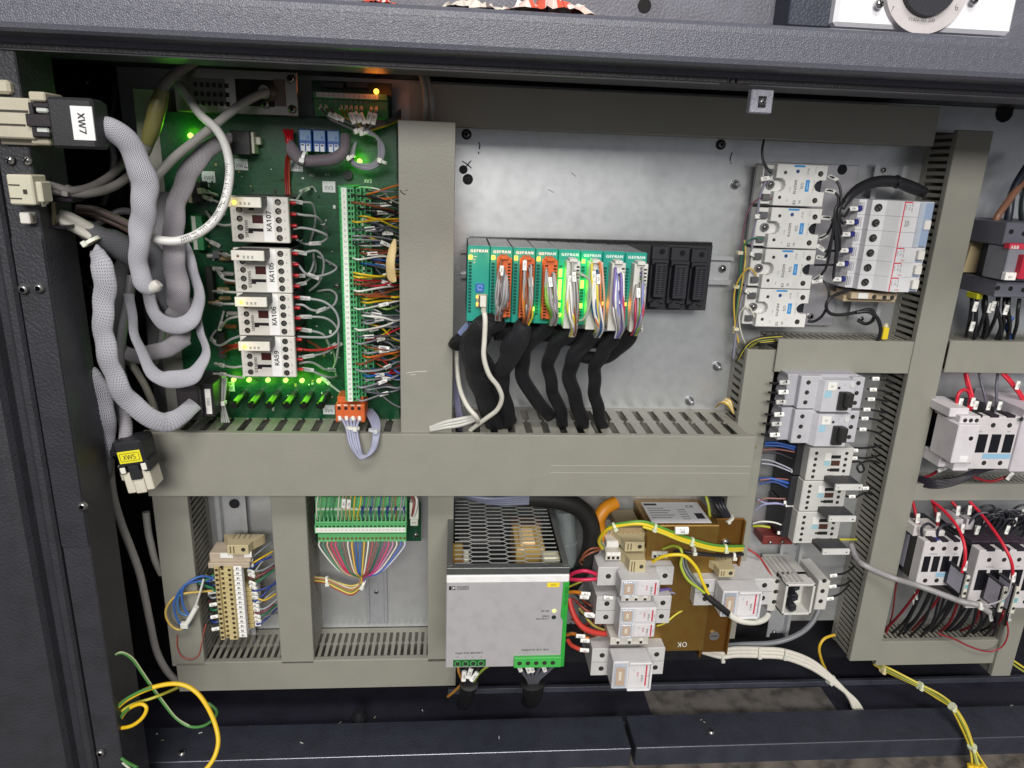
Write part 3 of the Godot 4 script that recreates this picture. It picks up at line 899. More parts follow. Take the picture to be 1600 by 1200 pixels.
	var parts := [V(-233.4, 802.9, 52), V(-231.5, 787.4, 52), V(-230.2, 778.9, 52), V(-236.6, 762.1, 52), V(-230.1, 746.2, 52), V(-233.1, 732.5, 52), V(-237.8, 771.4, 52), V(-241.9, 792.3, 52), V(-237.6, 806.7, 52), V(-247.9, 757.9, 52), V(-245.9, 804.9, 50)]
	for k in parts.size():
		g = geo([S(150, 132, 92), S(158, 158, 152), S(112, 70, 40)][k % 3])
		g.cyl(parts[k] - V(5, 0, 0), parts[k] + V(5, 0, 0), 2.4, 10)
		g.cyl(parts[k] - V(6, 0, 0), parts[k] - V(5, 0, 0), 1.6, 10); g.cyl(parts[k] + V(5, 0, 0), parts[k] + V(6, 0, 0), 1.6, 10)
		put(g, "resistor", "gloss")
	for p in [V(-245.8, 792.6, 46), V(-237.6, 819.6, 54), V(-219.2, 850.6, 46), V(-215.5, 869.1, 58)]:
		pass
	g = geo(S(90, 94, 98)); g.box(V(-244.5, 803.2, 46), V(-237.5, 810.9, 56), 0.5); put(g, "chip", "plastic")
	g = geo(S(36, 36, 38)); g.box(V(-253.3, 759.9, 46), V(-246.3, 794, 56), 0.5); put(g, "chip", "plastic")
	g = geo(S(36, 36, 38)); g.box(V(-247.1, 698.8, 46), V(-239.3, 726.4, 56), 0.5); put(g, "chip", "plastic")
	for p in [V(-162.4, 866.2, 47), V(-162.9, 831.4, 47), V(-123.7, 776.7, 47), V(-163.9, 733.5, 47), V(-158.3, 821.9, 47)]:
		bolt("cross_screw", p, 3.4)
	g = geo(S(20, 26, 22)); var q := V(-108, 889.1, 46); g.cyl(q, q + V(0, 0, 7), 4.6, 18); put(g, "round_capacitor", "gloss")
	# --- contactors
	relay_contactor("white contactor KA107, topmost on the green board, its yellow lamp lit", V(-207.1, 826.4, 46), V(-154.5, 868.1, 112), "KA107", true)
	relay_contactor("white contactor KA105, second from the top, its small lamp unlit", V(-207.4, 779.2, 46), V(-154.9, 821.1, 112), "KA105", false)
	relay_contactor("white contactor KA106, third from the top, its yellow lamp lit", V(-207.2, 737.3, 46), V(-155.3, 778.7, 112), "KA106", true)
	relay_contactor("white contactor KA59, lowest on the green board, its yellow lamp lit", V(-207, 695.7, 46), V(-155.3, 736.5, 112), "KA59", true)
	var grey := S(150, 152, 154); var red := S(168, 36, 40)
	thing("contactor_wiring", "grey and red wires looping from the right side of the contactors to the green board", "wires", V(-152, 676.1, 46))
	var loops := [
		[[V(-155, 864.2, 96), V(-148.2, 863.1, 92), V(-138.5, 861.9, 84), V(-137.6, 851, 72), V(-140.6, 839.6, 62), V(-147.3, 823.8, 50)], grey, 0.12], [[V(-155, 853.1, 96), V(-144.4, 851.6, 96), V(-133.1, 849.8, 90), V(-129.6, 840.9, 74), V(-129.3, 833.2, 56), V(-132.1, 828.6, 48)], grey, 0.62],
		[[V(-154, 838.2, 96), V(-146.4, 839.8, 98), V(-135.5, 838.2, 96), V(-125.5, 833.9, 92), V(-124.9, 829.7, 86), V(-134.2, 824, 80), V(-148.2, 822.7, 78), V(-151.5, 828.7, 96)], grey, 0.75], [[V(-154.7, 860.4, 90), V(-150.8, 870, 72), V(-149.4, 873.3, 60), V(-143.7, 876.2, 50), V(-140.7, 871.3, 47)], grey, 0.5],
		[[V(-156.9, 817.6, 96), V(-148.1, 815.6, 92), V(-135.8, 817.1, 86), V(-130.4, 809.1, 80), V(-132.4, 795.3, 72), V(-138.4, 782.6, 66), V(-149, 773.5, 60)], grey, 0.14], [[V(-156.8, 806.6, 96), V(-151.5, 804.3, 96), V(-145.6, 796.2, 94), V(-138.6, 792.6, 90), V(-126.7, 794, 80), V(-119, 798.9, 72), V(-126.6, 802.2, 60), V(-141.4, 806.9, 48)], grey, 0.42],
		[[V(-156.9, 793.7, 96), V(-150.9, 793, 90), V(-144.8, 794.2, 80), V(-142.7, 802.6, 66), V(-145.4, 810.3, 50)], grey, 0.2], [[V(-157.2, 784, 94), V(-150.2, 784.8, 86), V(-145.1, 788.9, 70), V(-142.9, 795.4, 56), V(-144.7, 804.8, 48)], grey, 0.2],
		[[V(-154.9, 772.4, 96), V(-146.2, 771.6, 94), V(-130.3, 768.1, 90), V(-120.3, 759.6, 88), V(-116.6, 748.8, 86), V(-118.2, 738.9, 86), V(-126.4, 731.9, 88), V(-140.9, 731.9, 92), V(-155.7, 733.2, 96)], grey, 0.1], [[V(-155.9, 765.4, 96), V(-148.5, 765, 96), V(-141.7, 760.3, 94), V(-134.2, 758.6, 88), V(-122.8, 761.8, 76), V(-121.3, 769.6, 64), V(-129.9, 773.6, 54), V(-143.7, 770.8, 47)], grey, 0.44],
		[[V(-155.9, 753.3, 96), V(-147.4, 752.7, 92), V(-129.8, 750.5, 86), V(-120.4, 740.9, 80), V(-118.9, 727.9, 76), V(-122.9, 704, 68), V(-128.6, 690.8, 56)], grey, 0.16], [[V(-155.9, 741, 96), V(-147.5, 739, 92), V(-133.4, 733.5, 84), V(-129.2, 720.5, 74), V(-126.7, 707.4, 60), V(-127.8, 694.3, 48)], grey, 0.18],
		[[V(-156.3, 721.4, 96), V(-147.4, 719.1, 94), V(-135.9, 717.8, 88), V(-124.4, 718.7, 80), V(-119.8, 719.5, 72)], red, 0.97], [[V(-156.1, 712.8, 96), V(-148.1, 711.9, 92), V(-141.2, 712.3, 88), V(-130.7, 713.3, 78), V(-123.8, 717.7, 68)], grey, 0.28],
		[[V(-155.8, 705.5, 96), V(-148.4, 705.9, 92), V(-142.4, 702.5, 84), V(-134.2, 693.6, 74), V(-127.4, 689.1, 60), V(-127, 678.5, 48)], grey, 0.74], [[V(-155.4, 700.2, 96), V(-146.2, 697.8, 92), V(-135.2, 689.6, 84), V(-128.3, 684.1, 72), V(-125.6, 679.7, 52)], grey, 0.2],
		[[V(-154, 720.8, 60), V(-145.8, 714.4, 56), V(-137, 708.5, 54), V(-127.8, 715.7, 60)], S(130, 50, 46), 0.97], [[V(-116.2, 659.1, 60), V(-123.5, 663.6, 56), V(-134.5, 670.3, 50), V(-139.4, 674, 48)], grey, 0.97]]
	for w in loops:
		wire(w[0], 1.25, w[1])
		var m := along(w[0], w[2])
		marker(m[0], m[1], 12, 4.2, null, V(0, 0.3, 1), true)
	thing("contactor_wiring", "grey wires with clear markers on the left side of the contactors", "wires", V(-253.3, 674.6, 46))
	for w in [[V(-208.7, 860, 94), V(-218.3, 857.1, 88), V(-231.5, 850.9, 70), V(-242.4, 840, 50)], [V(-208.3, 841.2, 94), V(-222.2, 838.8, 84), V(-237.2, 840.7, 66), V(-249, 849.2, 50)], [V(-233.4, 865.6, 60), V(-242.4, 868.2, 58), V(-245.7, 869.6, 66)], [V(-232.8, 858.9, 60), V(-240.5, 861, 58), V(-246.1, 864.7, 66)], [V(-208.2, 811.1, 94), V(-219, 810.5, 86), V(-236.8, 808.9, 60)], [V(-208.8, 786.5, 94), V(-227.5, 786.4, 80), V(-240.5, 793.4, 60)], [V(-210.8, 775.8, 94), V(-224.7, 775.1, 88), V(-242.3, 772.3, 70)], [V(-210.4, 764.5, 94), V(-226.9, 763, 88), V(-244.7, 758.5, 66)], [V(-210, 752.4, 94), V(-226.9, 745.9, 80), V(-241.6, 732.7, 60), V(-240.2, 747.9, 48)], [V(-210.2, 733, 94), V(-222.9, 727, 86), V(-239.2, 717.2, 74), V(-252.4, 719.8, 58), V(-249.7, 727.2, 48)], [V(-211.2, 701.4, 94), V(-223.2, 697.7, 86), V(-237, 696.7, 76), V(-250, 694.2, 60)], [V(-212.1, 689.3, 94), V(-225.8, 688.2, 86), V(-235.2, 688.3, 80), V(-250.1, 684.8, 66)], [V(-237.9, 840.9, 60), V(-245.7, 836, 56), V(-250.3, 833.5, 58)], [V(-250.6, 823.3, 56), V(-246, 819.2, 52), V(-238.8, 814.5, 48)]]:
		wire(w, 1.3, S(172, 172, 168) if w.size() != 5 else grey)
		if w.size() > 2:
			var m := along(w, 0.7)
			marker(m[0], m[1], 10, 4.4, null, V(0, 0.3, 1), true)
	for w in [[V(-209.8, 721.3, 94), V(-222.9, 717.3, 84), V(-239.8, 706.8, 60), V(-248.6, 700.8, 48)], [V(-209.6, 723.9, 94), V(-225.2, 718.9, 80), V(-241.3, 711.8, 58)]]:
		wire(w, 1.4, S(140, 52, 36))
	g = geo(S(150, 152, 150))
	for k in 4: g.tube([V(-242.6, 681.9, 70) + V(k * 2, 0, 0), V(-241.4, 665.7, 74) + V(k * 1.4, 0, (k % 2) * 2), V(-241.7, 654.4, 76) + V(k * 1.2, 0, (k % 2) * 2), V(-241.3, 635.9, 80) + V(k * 2.4, 0, 0)], 1.1, 6)
	put(g, "wire_strand", "cable")
	tie(V(-241.5, 657.2, 76) + V(2, 0, 1), V(0, 1, 0), 3.2)
	# --- the long three-step terminal block
	thing("terminal_block", "tall bright green three-step terminal block with a white number strip, wires at its right", "terminal block", V(-115.1, 649.4, 46))
	var y0 := 666.7; var y1 := 878.2
	var xa := -110.7; var xb := -96.5; var xc := -91.7; var xd := -84.6
	var np := 40
	var pitch := (y1 - y0) / np
	g = geo(S(72, 170, 104))
	g.prism([Vector2(xa, 46.2), Vector2(xa, 96.5), Vector2(xa + 1.5, 98), Vector2(xb, 98), Vector2(xb, 83), Vector2(xc, 82), Vector2(xc, 67), Vector2(xd, 66), Vector2(xd, 46.2)], V(0, -pitch * 0.5 + 0.25, 0), V(1, 0, 0), V(0, 0, 1), V(0, 1, 0), 0, pitch - 0.4)
	g.box(V(xb - 1, -pitch * 0.5, 90), V(xb + 0.6, -pitch * 0.5 + 1.1, 98.4), 0.1)
	var pole := arrays(g, Vector3.ZERO)
	g = geo(S(16, 34, 22))
	g.box(V(xa + 8.3, -pitch * 0.32, 97.9), V(xa + 10.8, pitch * 0.28, 98.15), 0)
	g.box(V(xa + 11.6, -pitch * 0.32, 97.9), V(xb - 0.8, pitch * 0.28, 98.15), 0)
	g.box(V(xb + 1.2, -pitch * 0.32, 82.2), V(xc - 1.2, pitch * 0.3, 82.7), 0)
	g.box(V(xc + 1.2, -pitch * 0.32, 66.2), V(xd - 1.2, pitch * 0.3, 66.7), 0)
	var slots := arrays(g, Vector3.ZERO)
	for k in np:
		var at := V(0, y0 + (k + 0.5) * pitch, 0)
		var pm := inst(pole, "terminal_pole", "plastic", Transform3D(Basis(), at))
		var so := MeshInstance3D.new(); so.name = "wire_entry"; so.mesh = slots; so.material_override = M.matte; pm.add_child(so, true)
		text(str(np - k), at + V(xa + 5.1, 0, 98.35), 1.9, "ink", 0)
	g = geo(S(214, 222, 212)); g.box(V(xa + 2.6, y0, 97.8), V(xa + 7.6, y1, 98.25), 0.1)
	for k in 4: g.box(V(xa + 2.6, y0 + k * pitch * 10 - 0.15, 98.2), V(xa + 7.6, y0 + k * pitch * 10 + 0.15, 98.3), 0)
	put(g, "number_strip", "print")
	g = geo(S(60, 150, 90)); g.box(V(xa - 0.3, y1, 46.2), V(xb, y1 + 1.4, 98.2), 0.3); put(g, "end_plate", "plastic")
	g = geo(S(180, 178, 170))
	for k in range(1, np - 1):
		if k % 3 != 2: g.box(V(xc + 0.5, y0 + k * pitch + 0.6, 83), V(xc + 2, y0 + k * pitch + 3.6, 84.4), 0.2)
	put(g, "release_tab", "plastic").set_meta("kind", "stuff")
	# its wires, colour by colour from the top
	thing("wire_harness", "many coloured marked wires running from the tall green terminal block behind the wide duct", "wires", V(-76.5, 641.5, 50))
	var cols := {"k": S(38, 38, 44), "d": S(86, 88, 96), "g": S(140, 142, 148), "w": S(214, 214, 208), "y": S(206, 176, 30), "r": S(182, 34, 50), "n": S(128, 70, 44), "o": S(196, 100, 40), "b": S(30, 92, 170), "l": S(96, 120, 176), "v": S(132, 104, 160), "e": S(120, 150, 70)}
	var seq := "dkonDkKyydDDgGkwnNwbbWyYRnrwnoyyWeGwDgwGDwGdnGGonnGdbBGGdgdG"
	for k in seq.length():
		var ch: String = seq[k]
		var f := (k + 0.5) / seq.length()
		var y := lerpf(y1 - 1, y0 + 1, f)
		var tier := rng.randi_range(0, 2)
		var xs: float = [xb - 2, xc - 2, xd - 2][tier]
		var zs: float = [98.5, 83, 67][tier]
		var xe := -50.7
		var dy := rng.randf_range(-11, 7) - 2
		var p0 := V(xs, y, zs)
		var pts := [p0, p0 + V(7, rng.randf_range(-0.5, 0.8), 5), V(lerpf(xs, xe, 0.5), y + dy * 0.25 + rng.randf_range(-2, 2), zs * 0.5 + rng.randf_range(28, 44)), V(lerpf(xs, xe, 0.78), y + dy * 0.7 + rng.randf_range(-3, 2), rng.randf_range(52, 70)), V(xe, y + dy, rng.randf_range(30, 60))]
		wire(pts, rng.randf_range(0.85, 1.15), cols[ch.to_lower()])
		if ch != ch.to_lower():
			var m := along(pts, rng.randf_range(0.3, 0.62))
			marker(m[0] + V(0, 0, 0.6), m[1], 11.5, 4.0)
	for k in 64:      # a finer tangle behind and between
		var y := rng.randf_range(y0, y1)
		var dy := rng.randf_range(-40, 25)
		var zz := rng.randf_range(44, 72)
		wire([V(xd - 3 - (k % 3) * 5, y, zz), V(xd + 8, y + dy * 0.2 + rng.randf_range(-3, 3), zz + 4), V(xd + 20, y + dy * 0.7, zz - 6), V(xd + 34, y + dy, zz - 18)], rng.randf_range(0.6, 1.0), [cols.d, cols.k, cols.w, cols.g, cols.n, cols.d, cols.o, cols.k, cols.r, cols.l, cols.g, cols.y][k % 12])
	g = geo(S(206, 184, 134))
	g.tube([V(-59.5, 830.4, 86), V(-61.8, 819.6, 90), V(-63.7, 807.4, 92), V(-62.9, 794.3, 88), V(-60.6, 788.9, 86)], 4.6, 10, 2.0, Z, [0.35, 0.9, 1.1, 1.0, 0.6], [0, 10, 25, -10, 20])
	single(g, "masking_tape", "print", "crumpled strip of cream masking tape among the wires of the tall terminal block", "tape", V(-63.2, 788.9, 86))
	# --- orange plug below the terminal block and its lilac loop
	thing("orange_plug", "orange four-pole plug below the tall green terminal block with lilac wires in it", "plug", V(-113.1, 628.3, 60))
	g = geo(S(198, 92, 42)); g.box(V(-122.2, 641.5, 62), V(-92.1, 661.2, 92), 0.8); g.box(V(-121.2, 657.1, 62), V(-94.1, 667, 84), 0.6)
	put(g, "housing", "plastic")
	var ox := [-118.2, -111.3, -104.5, -97.9]
	for k in 4:
		g = geo(S(224, 200, 180)); g.box(V(ox[k] - 2, 659.8, 91.8), V(ox[k] + 2, 661.2, 92.6), 0.1); put(g, "number_tab", "print")
		g = geo(S(40, 20, 14)); g.cyl(V(ox[k], 657, 91.9), V(ox[k], 657, 92.2), 1.9, 12); put(g, "screw_hole", "matte")
		g = geo(S(222, 214, 204)); g.tube([V(ox[k], 647.9, 92), V(ox[k] + 1, 644.4, 95)], 2.0, 8); put(g, "ferrule", "nylon")
	thing("lilac_wire_loop", "loop of lilac wires hanging from the orange plug in front of the long duct", "wires", V(-97.5, 607.4, 110))
	for k in 5:
		var s := k * 2.2
		wire([V(-116.5, 646.4, 92) + V(s * 2.2, 0, 0), V(-110.3, 638.8, 100) + V(s * 1.2, 0, k % 2), V(-105.2, 622.1, 108) + V(s, 0, k % 2), V(-95.4, 610.9, 110) + V(s * 0.3, s * 0.3 - 2, k % 2 * 2), V(-84.8, 617.4, 110) + V(s * 0.4, 0, k % 2), V(-81.9, 634.9, 104) + V(s * 0.6, 0, 0), V(-87.7, 643.1, 86) + V(s, 0, 0), V(-97.5, 644.7, 60) + V(s, 0, 0)], 1.55, S(150, 152, 176))
	tie(V(-107.7, 638.8, 100) + V(4.4, 0, 1), V(0.1, 1, 0), 6.2, null, Color(0.72, 0.7, 0.64), 2.6)
	tie(V(-84.4, 637.7, 104) + V(3, 0, 1), V(0.1, 1, 0), 5.2, null, Color(0.5, 0.52, 0.56), 2.4)
	# --- top terminal module
	thing("terminal_module", "small green twelve-pole terminal module in the shade with an orange lamp lit", "terminal module", V(-107.2, 942.7, 40))
	g = geo(S(24, 60, 40)); g.box(V(-142, 941, 38), V(-64.9, 976.4, 40), 0.3); put(g, "board", "pcb")
	g = geo(S(64, 120, 74))
	g.prism([Vector2(40, 942.4), Vector2(66, 942.4), Vector2(70, 949.6), Vector2(70, 956.9), Vector2(74, 958.3), Vector2(74, 963.3), Vector2(40, 965.7)], V(-134.8, 0, 0), V(0, 0, 1), V(0, 1, 0), V(1, 0, 0), 0, -66.1 - -134.8, 0.5)
	put(g, "housing", "plastic")
	g = geo(S(188, 186, 184)); g.box(V(-131.8, 958.5, 73.8), V(-74.4, 962.7, 74.6), 0.1); put(g, "number_strip", "print")
	var tx0 := -129.8; var tx1 := -77.9
	for k in 12:
		var x := lerpf(tx0, tx1, k / 11.0)
		text(str(k + 1), V(x, 960.5, 74.9), 2.4, "ink_grey")
		bolt("cross_screw", V(x, 956.3, 70.2), 1.5)
		if k != 3 and k != 9 and k != 2: 
			g = geo(S(206, 204, 196)); g.tube([V(x + 1, 951.8, 69), V(x + 1, 948.4, 73)], 1.7, 8); put(g, "ferrule", "nylon")
	g = geo(S(50, 56, 64)); g.box(V(-129.6, 968.6, 40), V(-109.2, 973.7, 58), 0.5); g.box(V(-106.2, 969.6, 40), V(-86.3, 974.7, 58), 0.5); put(g, "relay", "gloss")
	var op := V(-76, 965.4, 76)
	g = geo(); g.dome(op, Z, 2.6, 3, 14); put(g, "indicator_led", "led_amber")
	glow(op + V(0, 1, 6), Color(1, 0.5, 0.1), 0.00025, 0.003)
	thing("terminal_module_wires", "marked grey and yellow wires below the small shaded terminal module", "wires", V(-95.6, 927.3, 60))
	var ends := [V(-94, 929.2, 72), V(-90.6, 932.9, 70), V(-87, 930.1, 70)]
	for k in 12:
		if k == 3 or k == 9: continue
		var x := lerpf(tx0, tx1, k / 11.0) + 1
		var p0 := V(x, 949, 72)
		var mid := p0.lerp(ends[k % 3], 0.5) + V((5 - k) * -0.5, -2, 8)
		var pts := [p0, p0.lerp(mid, 0.55) + V(0, -1.5, 3), mid, ends[k % 3]]
		wire(pts, 1.2, S(150, 128, 62) if k in [4, 5] else S(108, 104, 112))
		if not k in [0, 4, 5]:
			var m := along(pts, 0.36)
			marker(m[0] + V(0, 0, 1), m[1], 10.5, 4.6)
	for k in 4:
		wire([ends[k % 3] + V(0, 0, 1), V(-80.5, 928.5, 74) + V(k, -k, k % 2), V(-70.5, 917.3, 74) + V(-k * 1.4, 0, k % 2), V(-72.5, 903.1, 74) + V(-k, k, k % 2), V(-83.7, 895.6, 74) + V(0, k * 1.4, 0), V(-97.3, 897.5, 72) + V(0, k, k % 2), V(-103.4, 905.6, 70) + V(k * 1.2, 0, 0), V(-97.5, 920, 66)], 1.35, S(128, 130, 140))
	for k in 5:
		wire([V(-90.6, 931.1, 70) + V(0, k - 2, 0), V(-76.5, 933.6, 66) + V(0, k * 1.5, 0), V(-67.2, 937.2, 60) + V(0, k, 0), V(-55.6, 943.6, 50) + V(0, k * 2, 0)], 1.2, S(96, 96, 104) if k else S(190, 150, 40))
	tie(V(-93.3, 930.3, 73), V(0.5, -1, 0), 5); tie(V(-88.5, 928.2, 73), V(0.2, -1, 0), 4.4); tie(V(-71.8, 903.1, 75), V(-0.4, -1, 0), 4.4); tie(V(-101.9, 905.6, 72), V(0.5, -1, 0), 4.2)
	# --- bracket with a round socket
	thing("socket_bracket", "dull metal bracket with printed plate and cable gland above the green board", "bracket", V(-203.7, 940.4, 60))
	g = geo(S(150, 146, 140)); g.box(V(-263.4, 940.9, 62), V(-150.4, 980.1, 66), 0.8); put(g, "plate", "metal_vc")
	g = geo(S(30, 26, 26)); g.box(V(-207.5, 948.4, 65), V(-172.2, 972, 66.6), 0.5); put(g, "opening", "matte")
	g = geo(S(92, 74, 68)); g.box(V(-172.1, 949.4, 65), V(-161.5, 972.9, 67), 0.3); put(g, "gland_plate", "gloss")
	g = geo(S(176, 172, 166)); q = V(-176.5, 961.4, 66); g.cyl(q, q + V(-3, -1, 9), 8.5, 20, 8, false); g.cyl(q, q + V(-3, -1, 8), 6.5, 20); put(g, "gland_ring", "metal_vc")
	for p in [V(-155.8, 973.5, 66), V(-156, 947.1, 66), V(-180.4, 950.5, 67)]: bolt("cap_screw", p, 4)
	g = geo(S(96, 94, 92)); g.box(V(-250.4, 948.8, 65.6), V(-216.7, 971.1, 66.5), 0.1); put(g, "print_plate", "print")
	g = geo(S(34, 32, 34))
	for r in 3:
		for k in 6: g.box(V(-245.1, 967.3, 66.4) + V(k * 5.6, -r * 8, 0), V(-245.1, 967.3, 66.4) + V(k * 5.6 + 3.4, -r * 8 - 4, 0.3), 0)
	put(g, "printed_mark", "matte").set_meta("kind", "stuff")


# ---- middle: the controller, its plugs, wires and black sleeves ---------------------------------------------
func din_rail(label: String, a: Vector3, b: Vector3, horizontal: bool, depth := 7.5) -> void:
	thing("mounting_rail", label, "rail", V((a.x + b.x) / 2, a.y, 0))
	var g := geo(S(196, 198, 202))
	var w := (b.y - a.y) if horizontal else (b.x - a.x)
	var prof := [Vector2(0, depth), Vector2(w * 0.14, depth), Vector2(w * 0.14, 0.6), Vector2(w * 0.86, 0.6), Vector2(w * 0.86, depth), Vector2(w, depth), Vector2(w, depth - 1.2), Vector2(w * 0.89, depth - 1.2), Vector2(w * 0.89, -0.4), Vector2(w * 0.11, -0.4), Vector2(w * 0.11, depth - 1.2), Vector2(0, depth - 1.2)]
	for i in prof.size(): prof[i].y += a.z
	if horizontal: g.prism(prof, V(a.x, a.y, 0), V(0, 1, 0), V(0, 0, 1), V(1, 0, 0), 0, b.x - a.x)
	else: g.prism(prof, V(a.x, a.y, 0), V(1, 0, 0), V(0, 0, 1), V(0, 1, 0), 0, b.y - a.y)
	put(g, "rail", "zinc_bright")

func build_controller() -> void:
	var Z := V(0, 0, 1)
	var g: Geo
	din_rail("short bright steel rail whose ends show left and right of the controller", V(5.9, 783.3, 6), V(312.5, 815.2, 14), true, 8)
	bolt("cross_screw", V(302.8, 800.7, 9), 4.4)
	# base rack with its toothed upper edge and three empty sockets
	var A := V(11.2, 830.1, 123)
	var step := (V(184, 827.7, 123) - A) / 8.0
	var hgt := 830.1 - 757.9
	thing("base_rack", "black toothed base rack behind the teal modules, three empty sockets at its right end", "base rack", V(150.4, 740.6, 15))
	g = geo(S(34, 34, 40))
	var r0 := V(14.1, 827.2, 30); var r1 := V(279.3, 828.7, 30)
	var down := 832.5 - 760.7
	g.prism([Vector2(r0.x, r0.y), Vector2(r1.x, r1.y), Vector2(r1.x, r1.y - down), Vector2(r0.x, r0.y - down)], Vector3.ZERO, V(1, 0, 0), V(0, 1, 0), Z, 15, 34, 0.5)
	put(g, "rack_body", "plastic")
	g = geo(S(30, 30, 36))
	for k in 118:
		var p := r0.lerp(r1, (k + 0.5) / 118.0)
		g.box(V(p.x - 0.7, p.y - 3, 24), V(p.x + 0.7, p.y + 3.2, 33), 0.2)
	put(g, "tooth", "plastic").set_meta("kind", "stuff")
	var sx := [[210.8, 229.2], [232, 252.6], [254.7, 273.2]]
	for k in 3:
		var x0: float = sx[k][0]; var x1: float = sx[k][1]
		var yt := 827.2 - k * 1.0
		g = geo(S(38, 38, 44))
		g.box(V(x0, yt - 62, 33), V(x1, yt, 40), 0.6)
		g.box(V(x0 + 2, yt - 54, 39), V(x1 - 3, yt - 17, 52), 0.8)
		g.box(V(x0, yt - 20, 39), V(x1, yt - 14, 44), 0.5)
		var so := put(g, "empty_socket", "plastic")
		g = geo(S(12, 12, 14))
		g.box(V(x0 + 5, yt - 50, 51.8), V(x0 + 8, yt - 20, 52.3), 0); g.box(V(x0 + 10, yt - 50, 51.8), V(x0 + 13, yt - 20, 52.3), 0)
		g.cyl(V((x0 + x1) / 2 + 2, yt - 6, 39.9), V((x0 + x1) / 2 + 2, yt - 6, 40.4), 3, 14)
		put(g, "contact_slot", "matte", so)
		g = geo(S(58, 58, 64))
		for j in 12: g.box(V(x0 + 5.2, yt - 49 + j * 2.4, 52.2), V(x0 + 12.6, yt - 48.2 + j * 2.4, 52.7), 0)
		g.tube([V(x0 + 3, yt - 58, 40.5), V((x0 + x1) / 2, yt - 56, 41), V(x1 - 3, yt - 57.5, 40.5)], 0.5, 6)
		put(g, "contact_row", "plastic", so)
		g = geo(S(30, 30, 34)); g.box(V(x0 + 1, yt - 66, 36), V(x1 - 6, yt - 60, 46), 0.8); g.cyl(V(x0 + 6, yt - 60.5, 44), V(x0 + 6, yt - 60.5, 47), 2.5, 12); put(g, "foot_clip", "plastic", so)
	# eight green modules
	var words := ["leftmost teal controller module with a network socket and blue button, white cable plugged in", "second teal controller module with an orange plug and grey brown wires", "third teal controller module with an orange plug, yellow and orange wires leaving it", "fourth teal controller module with an orange plug and two white markers on its grey wires", "fifth teal controller module with the brightest green lamps and a white plug", "sixth teal controller module with green lamps at its left and blue and white wires", "seventh teal controller module with purple and red wires, orange lamp beside its plug", "rightmost teal controller module with white plug beside the empty black sockets"]
	for i in 8:
		var o := A + step * i
		var w := step.x - 0.5
		thing("controller_module", words[i], "controller module", V(o.x + w / 2, o.y - hgt, 34), "teal controller modules in a row")
		g = geo(S(54, 54, 58)); g.box(V(o.x + 0.3, o.y - hgt + 1, 34), V(o.x + w - 0.3, o.y - 0.6, 117), 0.6); put(g, "housing", "plastic")
		g = geo(S(16, 146, 130)); g.box(V(o.x, o.y - hgt, 116), V(o.x + w, o.y, 123), 0.7)
		put(g, "front_plate", "plastic")
		text("GEFRAN", V(o.x + w * 0.52, o.y - 4.4, 123.15), 2.7, "ink_white", 0, true, null, Basis(), 1.15)
		# column of lamp windows
		g = geo(S(18, 74, 66))
		for k in 16: g.box(V(o.x + w * 0.06, o.y - 17 - k * 3.1, 122.9), V(o.x + w * 0.2, o.y - 14.8 - k * 3.1, 123.2), 0)
		put(g, "lamp_window", "gloss").set_meta("kind", "stuff")
		var lamps: Array = [[[0.13, 10.5, "led_amber", 2]], [[0.13, 10.0, "led_amber", 2]], [[0.13, 9.6, "led_amber", 2], [0.98, 58, "led_green", 2]], [[0.13, 9.6, "led_amber", 2]], [[0.13, 22, "led_green", 4], [0.13, 38, "led_green", 10], [0.13, 53, "led_green", 2.4], [0.2, 63, "led_green", 2]], [[0.13, 10, "led_green", 2], [0.13, 32, "led_green", 4], [0.13, 53, "led_green", 2.4]], [[0.13, 50, "led_amber", 1.6]], [[0.13, 50, "led_amber", 1.6]]][i]
		for l in lamps:
			var p := V(o.x + w * l[0], o.y - l[1], 123)
			g = geo(); g.box(p + V(-1.7, -l[3], 0), p + V(1.7, l[3], 0.6), 0.2)
			put(g, "indicator_led", l[2])
			glow(p + V(0, 0, 4), Color(0.3, 1.0, 0.08) if l[2] == "led_green" else Color(1, 0.55, 0.12), (0.0001 + 0.00007 * l[3]) if l[2] == "led_green" else 0.00025, 0.002)
		if i == 0:
			g = geo(S(52, 104, 176)); g.box(V(19.3, 786.4, 122), V(27.6, 795, 124), 0.4); put(g, "blue_button", "gloss")
			g = geo(S(180, 200, 225)); var c := V(23.6, 791, 124.2)
			for k in 14: g.cyl(c + V(cos(k * 0.4) * 2.2, sin(k * 0.4) * 2.2, 0), c + V(cos(k * 0.4 + 0.4) * 2.2, sin(k * 0.4 + 0.4) * 2.2, 0), 0.25, 5)
			put(g, "button_sign", "print")
			g = geo(S(150, 146, 120)); g.box(V(20.2, 772, 122), V(30.6, 784.9, 126), 0.4); g.col = S(16, 16, 16); g.box(V(22.6, 772.6, 125), V(29.3, 783.2, 126.3), 0); put(g, "network_socket", "plastic")
			g = geo(); g.box(V(20, 781.3, 126), V(21.9, 783.8, 127), 0.1); g.box(V(20.2, 773.9, 126), V(22, 777, 127), 0.1); put(g, "socket_led", "led_amber")
			text("POWER", V(18.1, 820.2, 123.2), 0.9, "ink_white"); text("RUN", V(17.6, 817.4, 123.2), 0.9, "ink_white"); text("ERR", V(17.6, 814.7, 123.2), 0.9, "ink_white")
			continue
		# the plug
		var orange := i < 4
		var pc := S(206, 96, 40) if orange else S(206, 206, 200)
		var u0 := o.x + w * 0.3; var u1 := o.x + w * 0.93
		var yt := o.y - 9.0
		var len := 56.0 if orange else (63.0 + i * 0.4)
		g = geo(pc)
		g.box(V(u0, yt - len, 122.8), V(u1, yt, 136), 0.6)
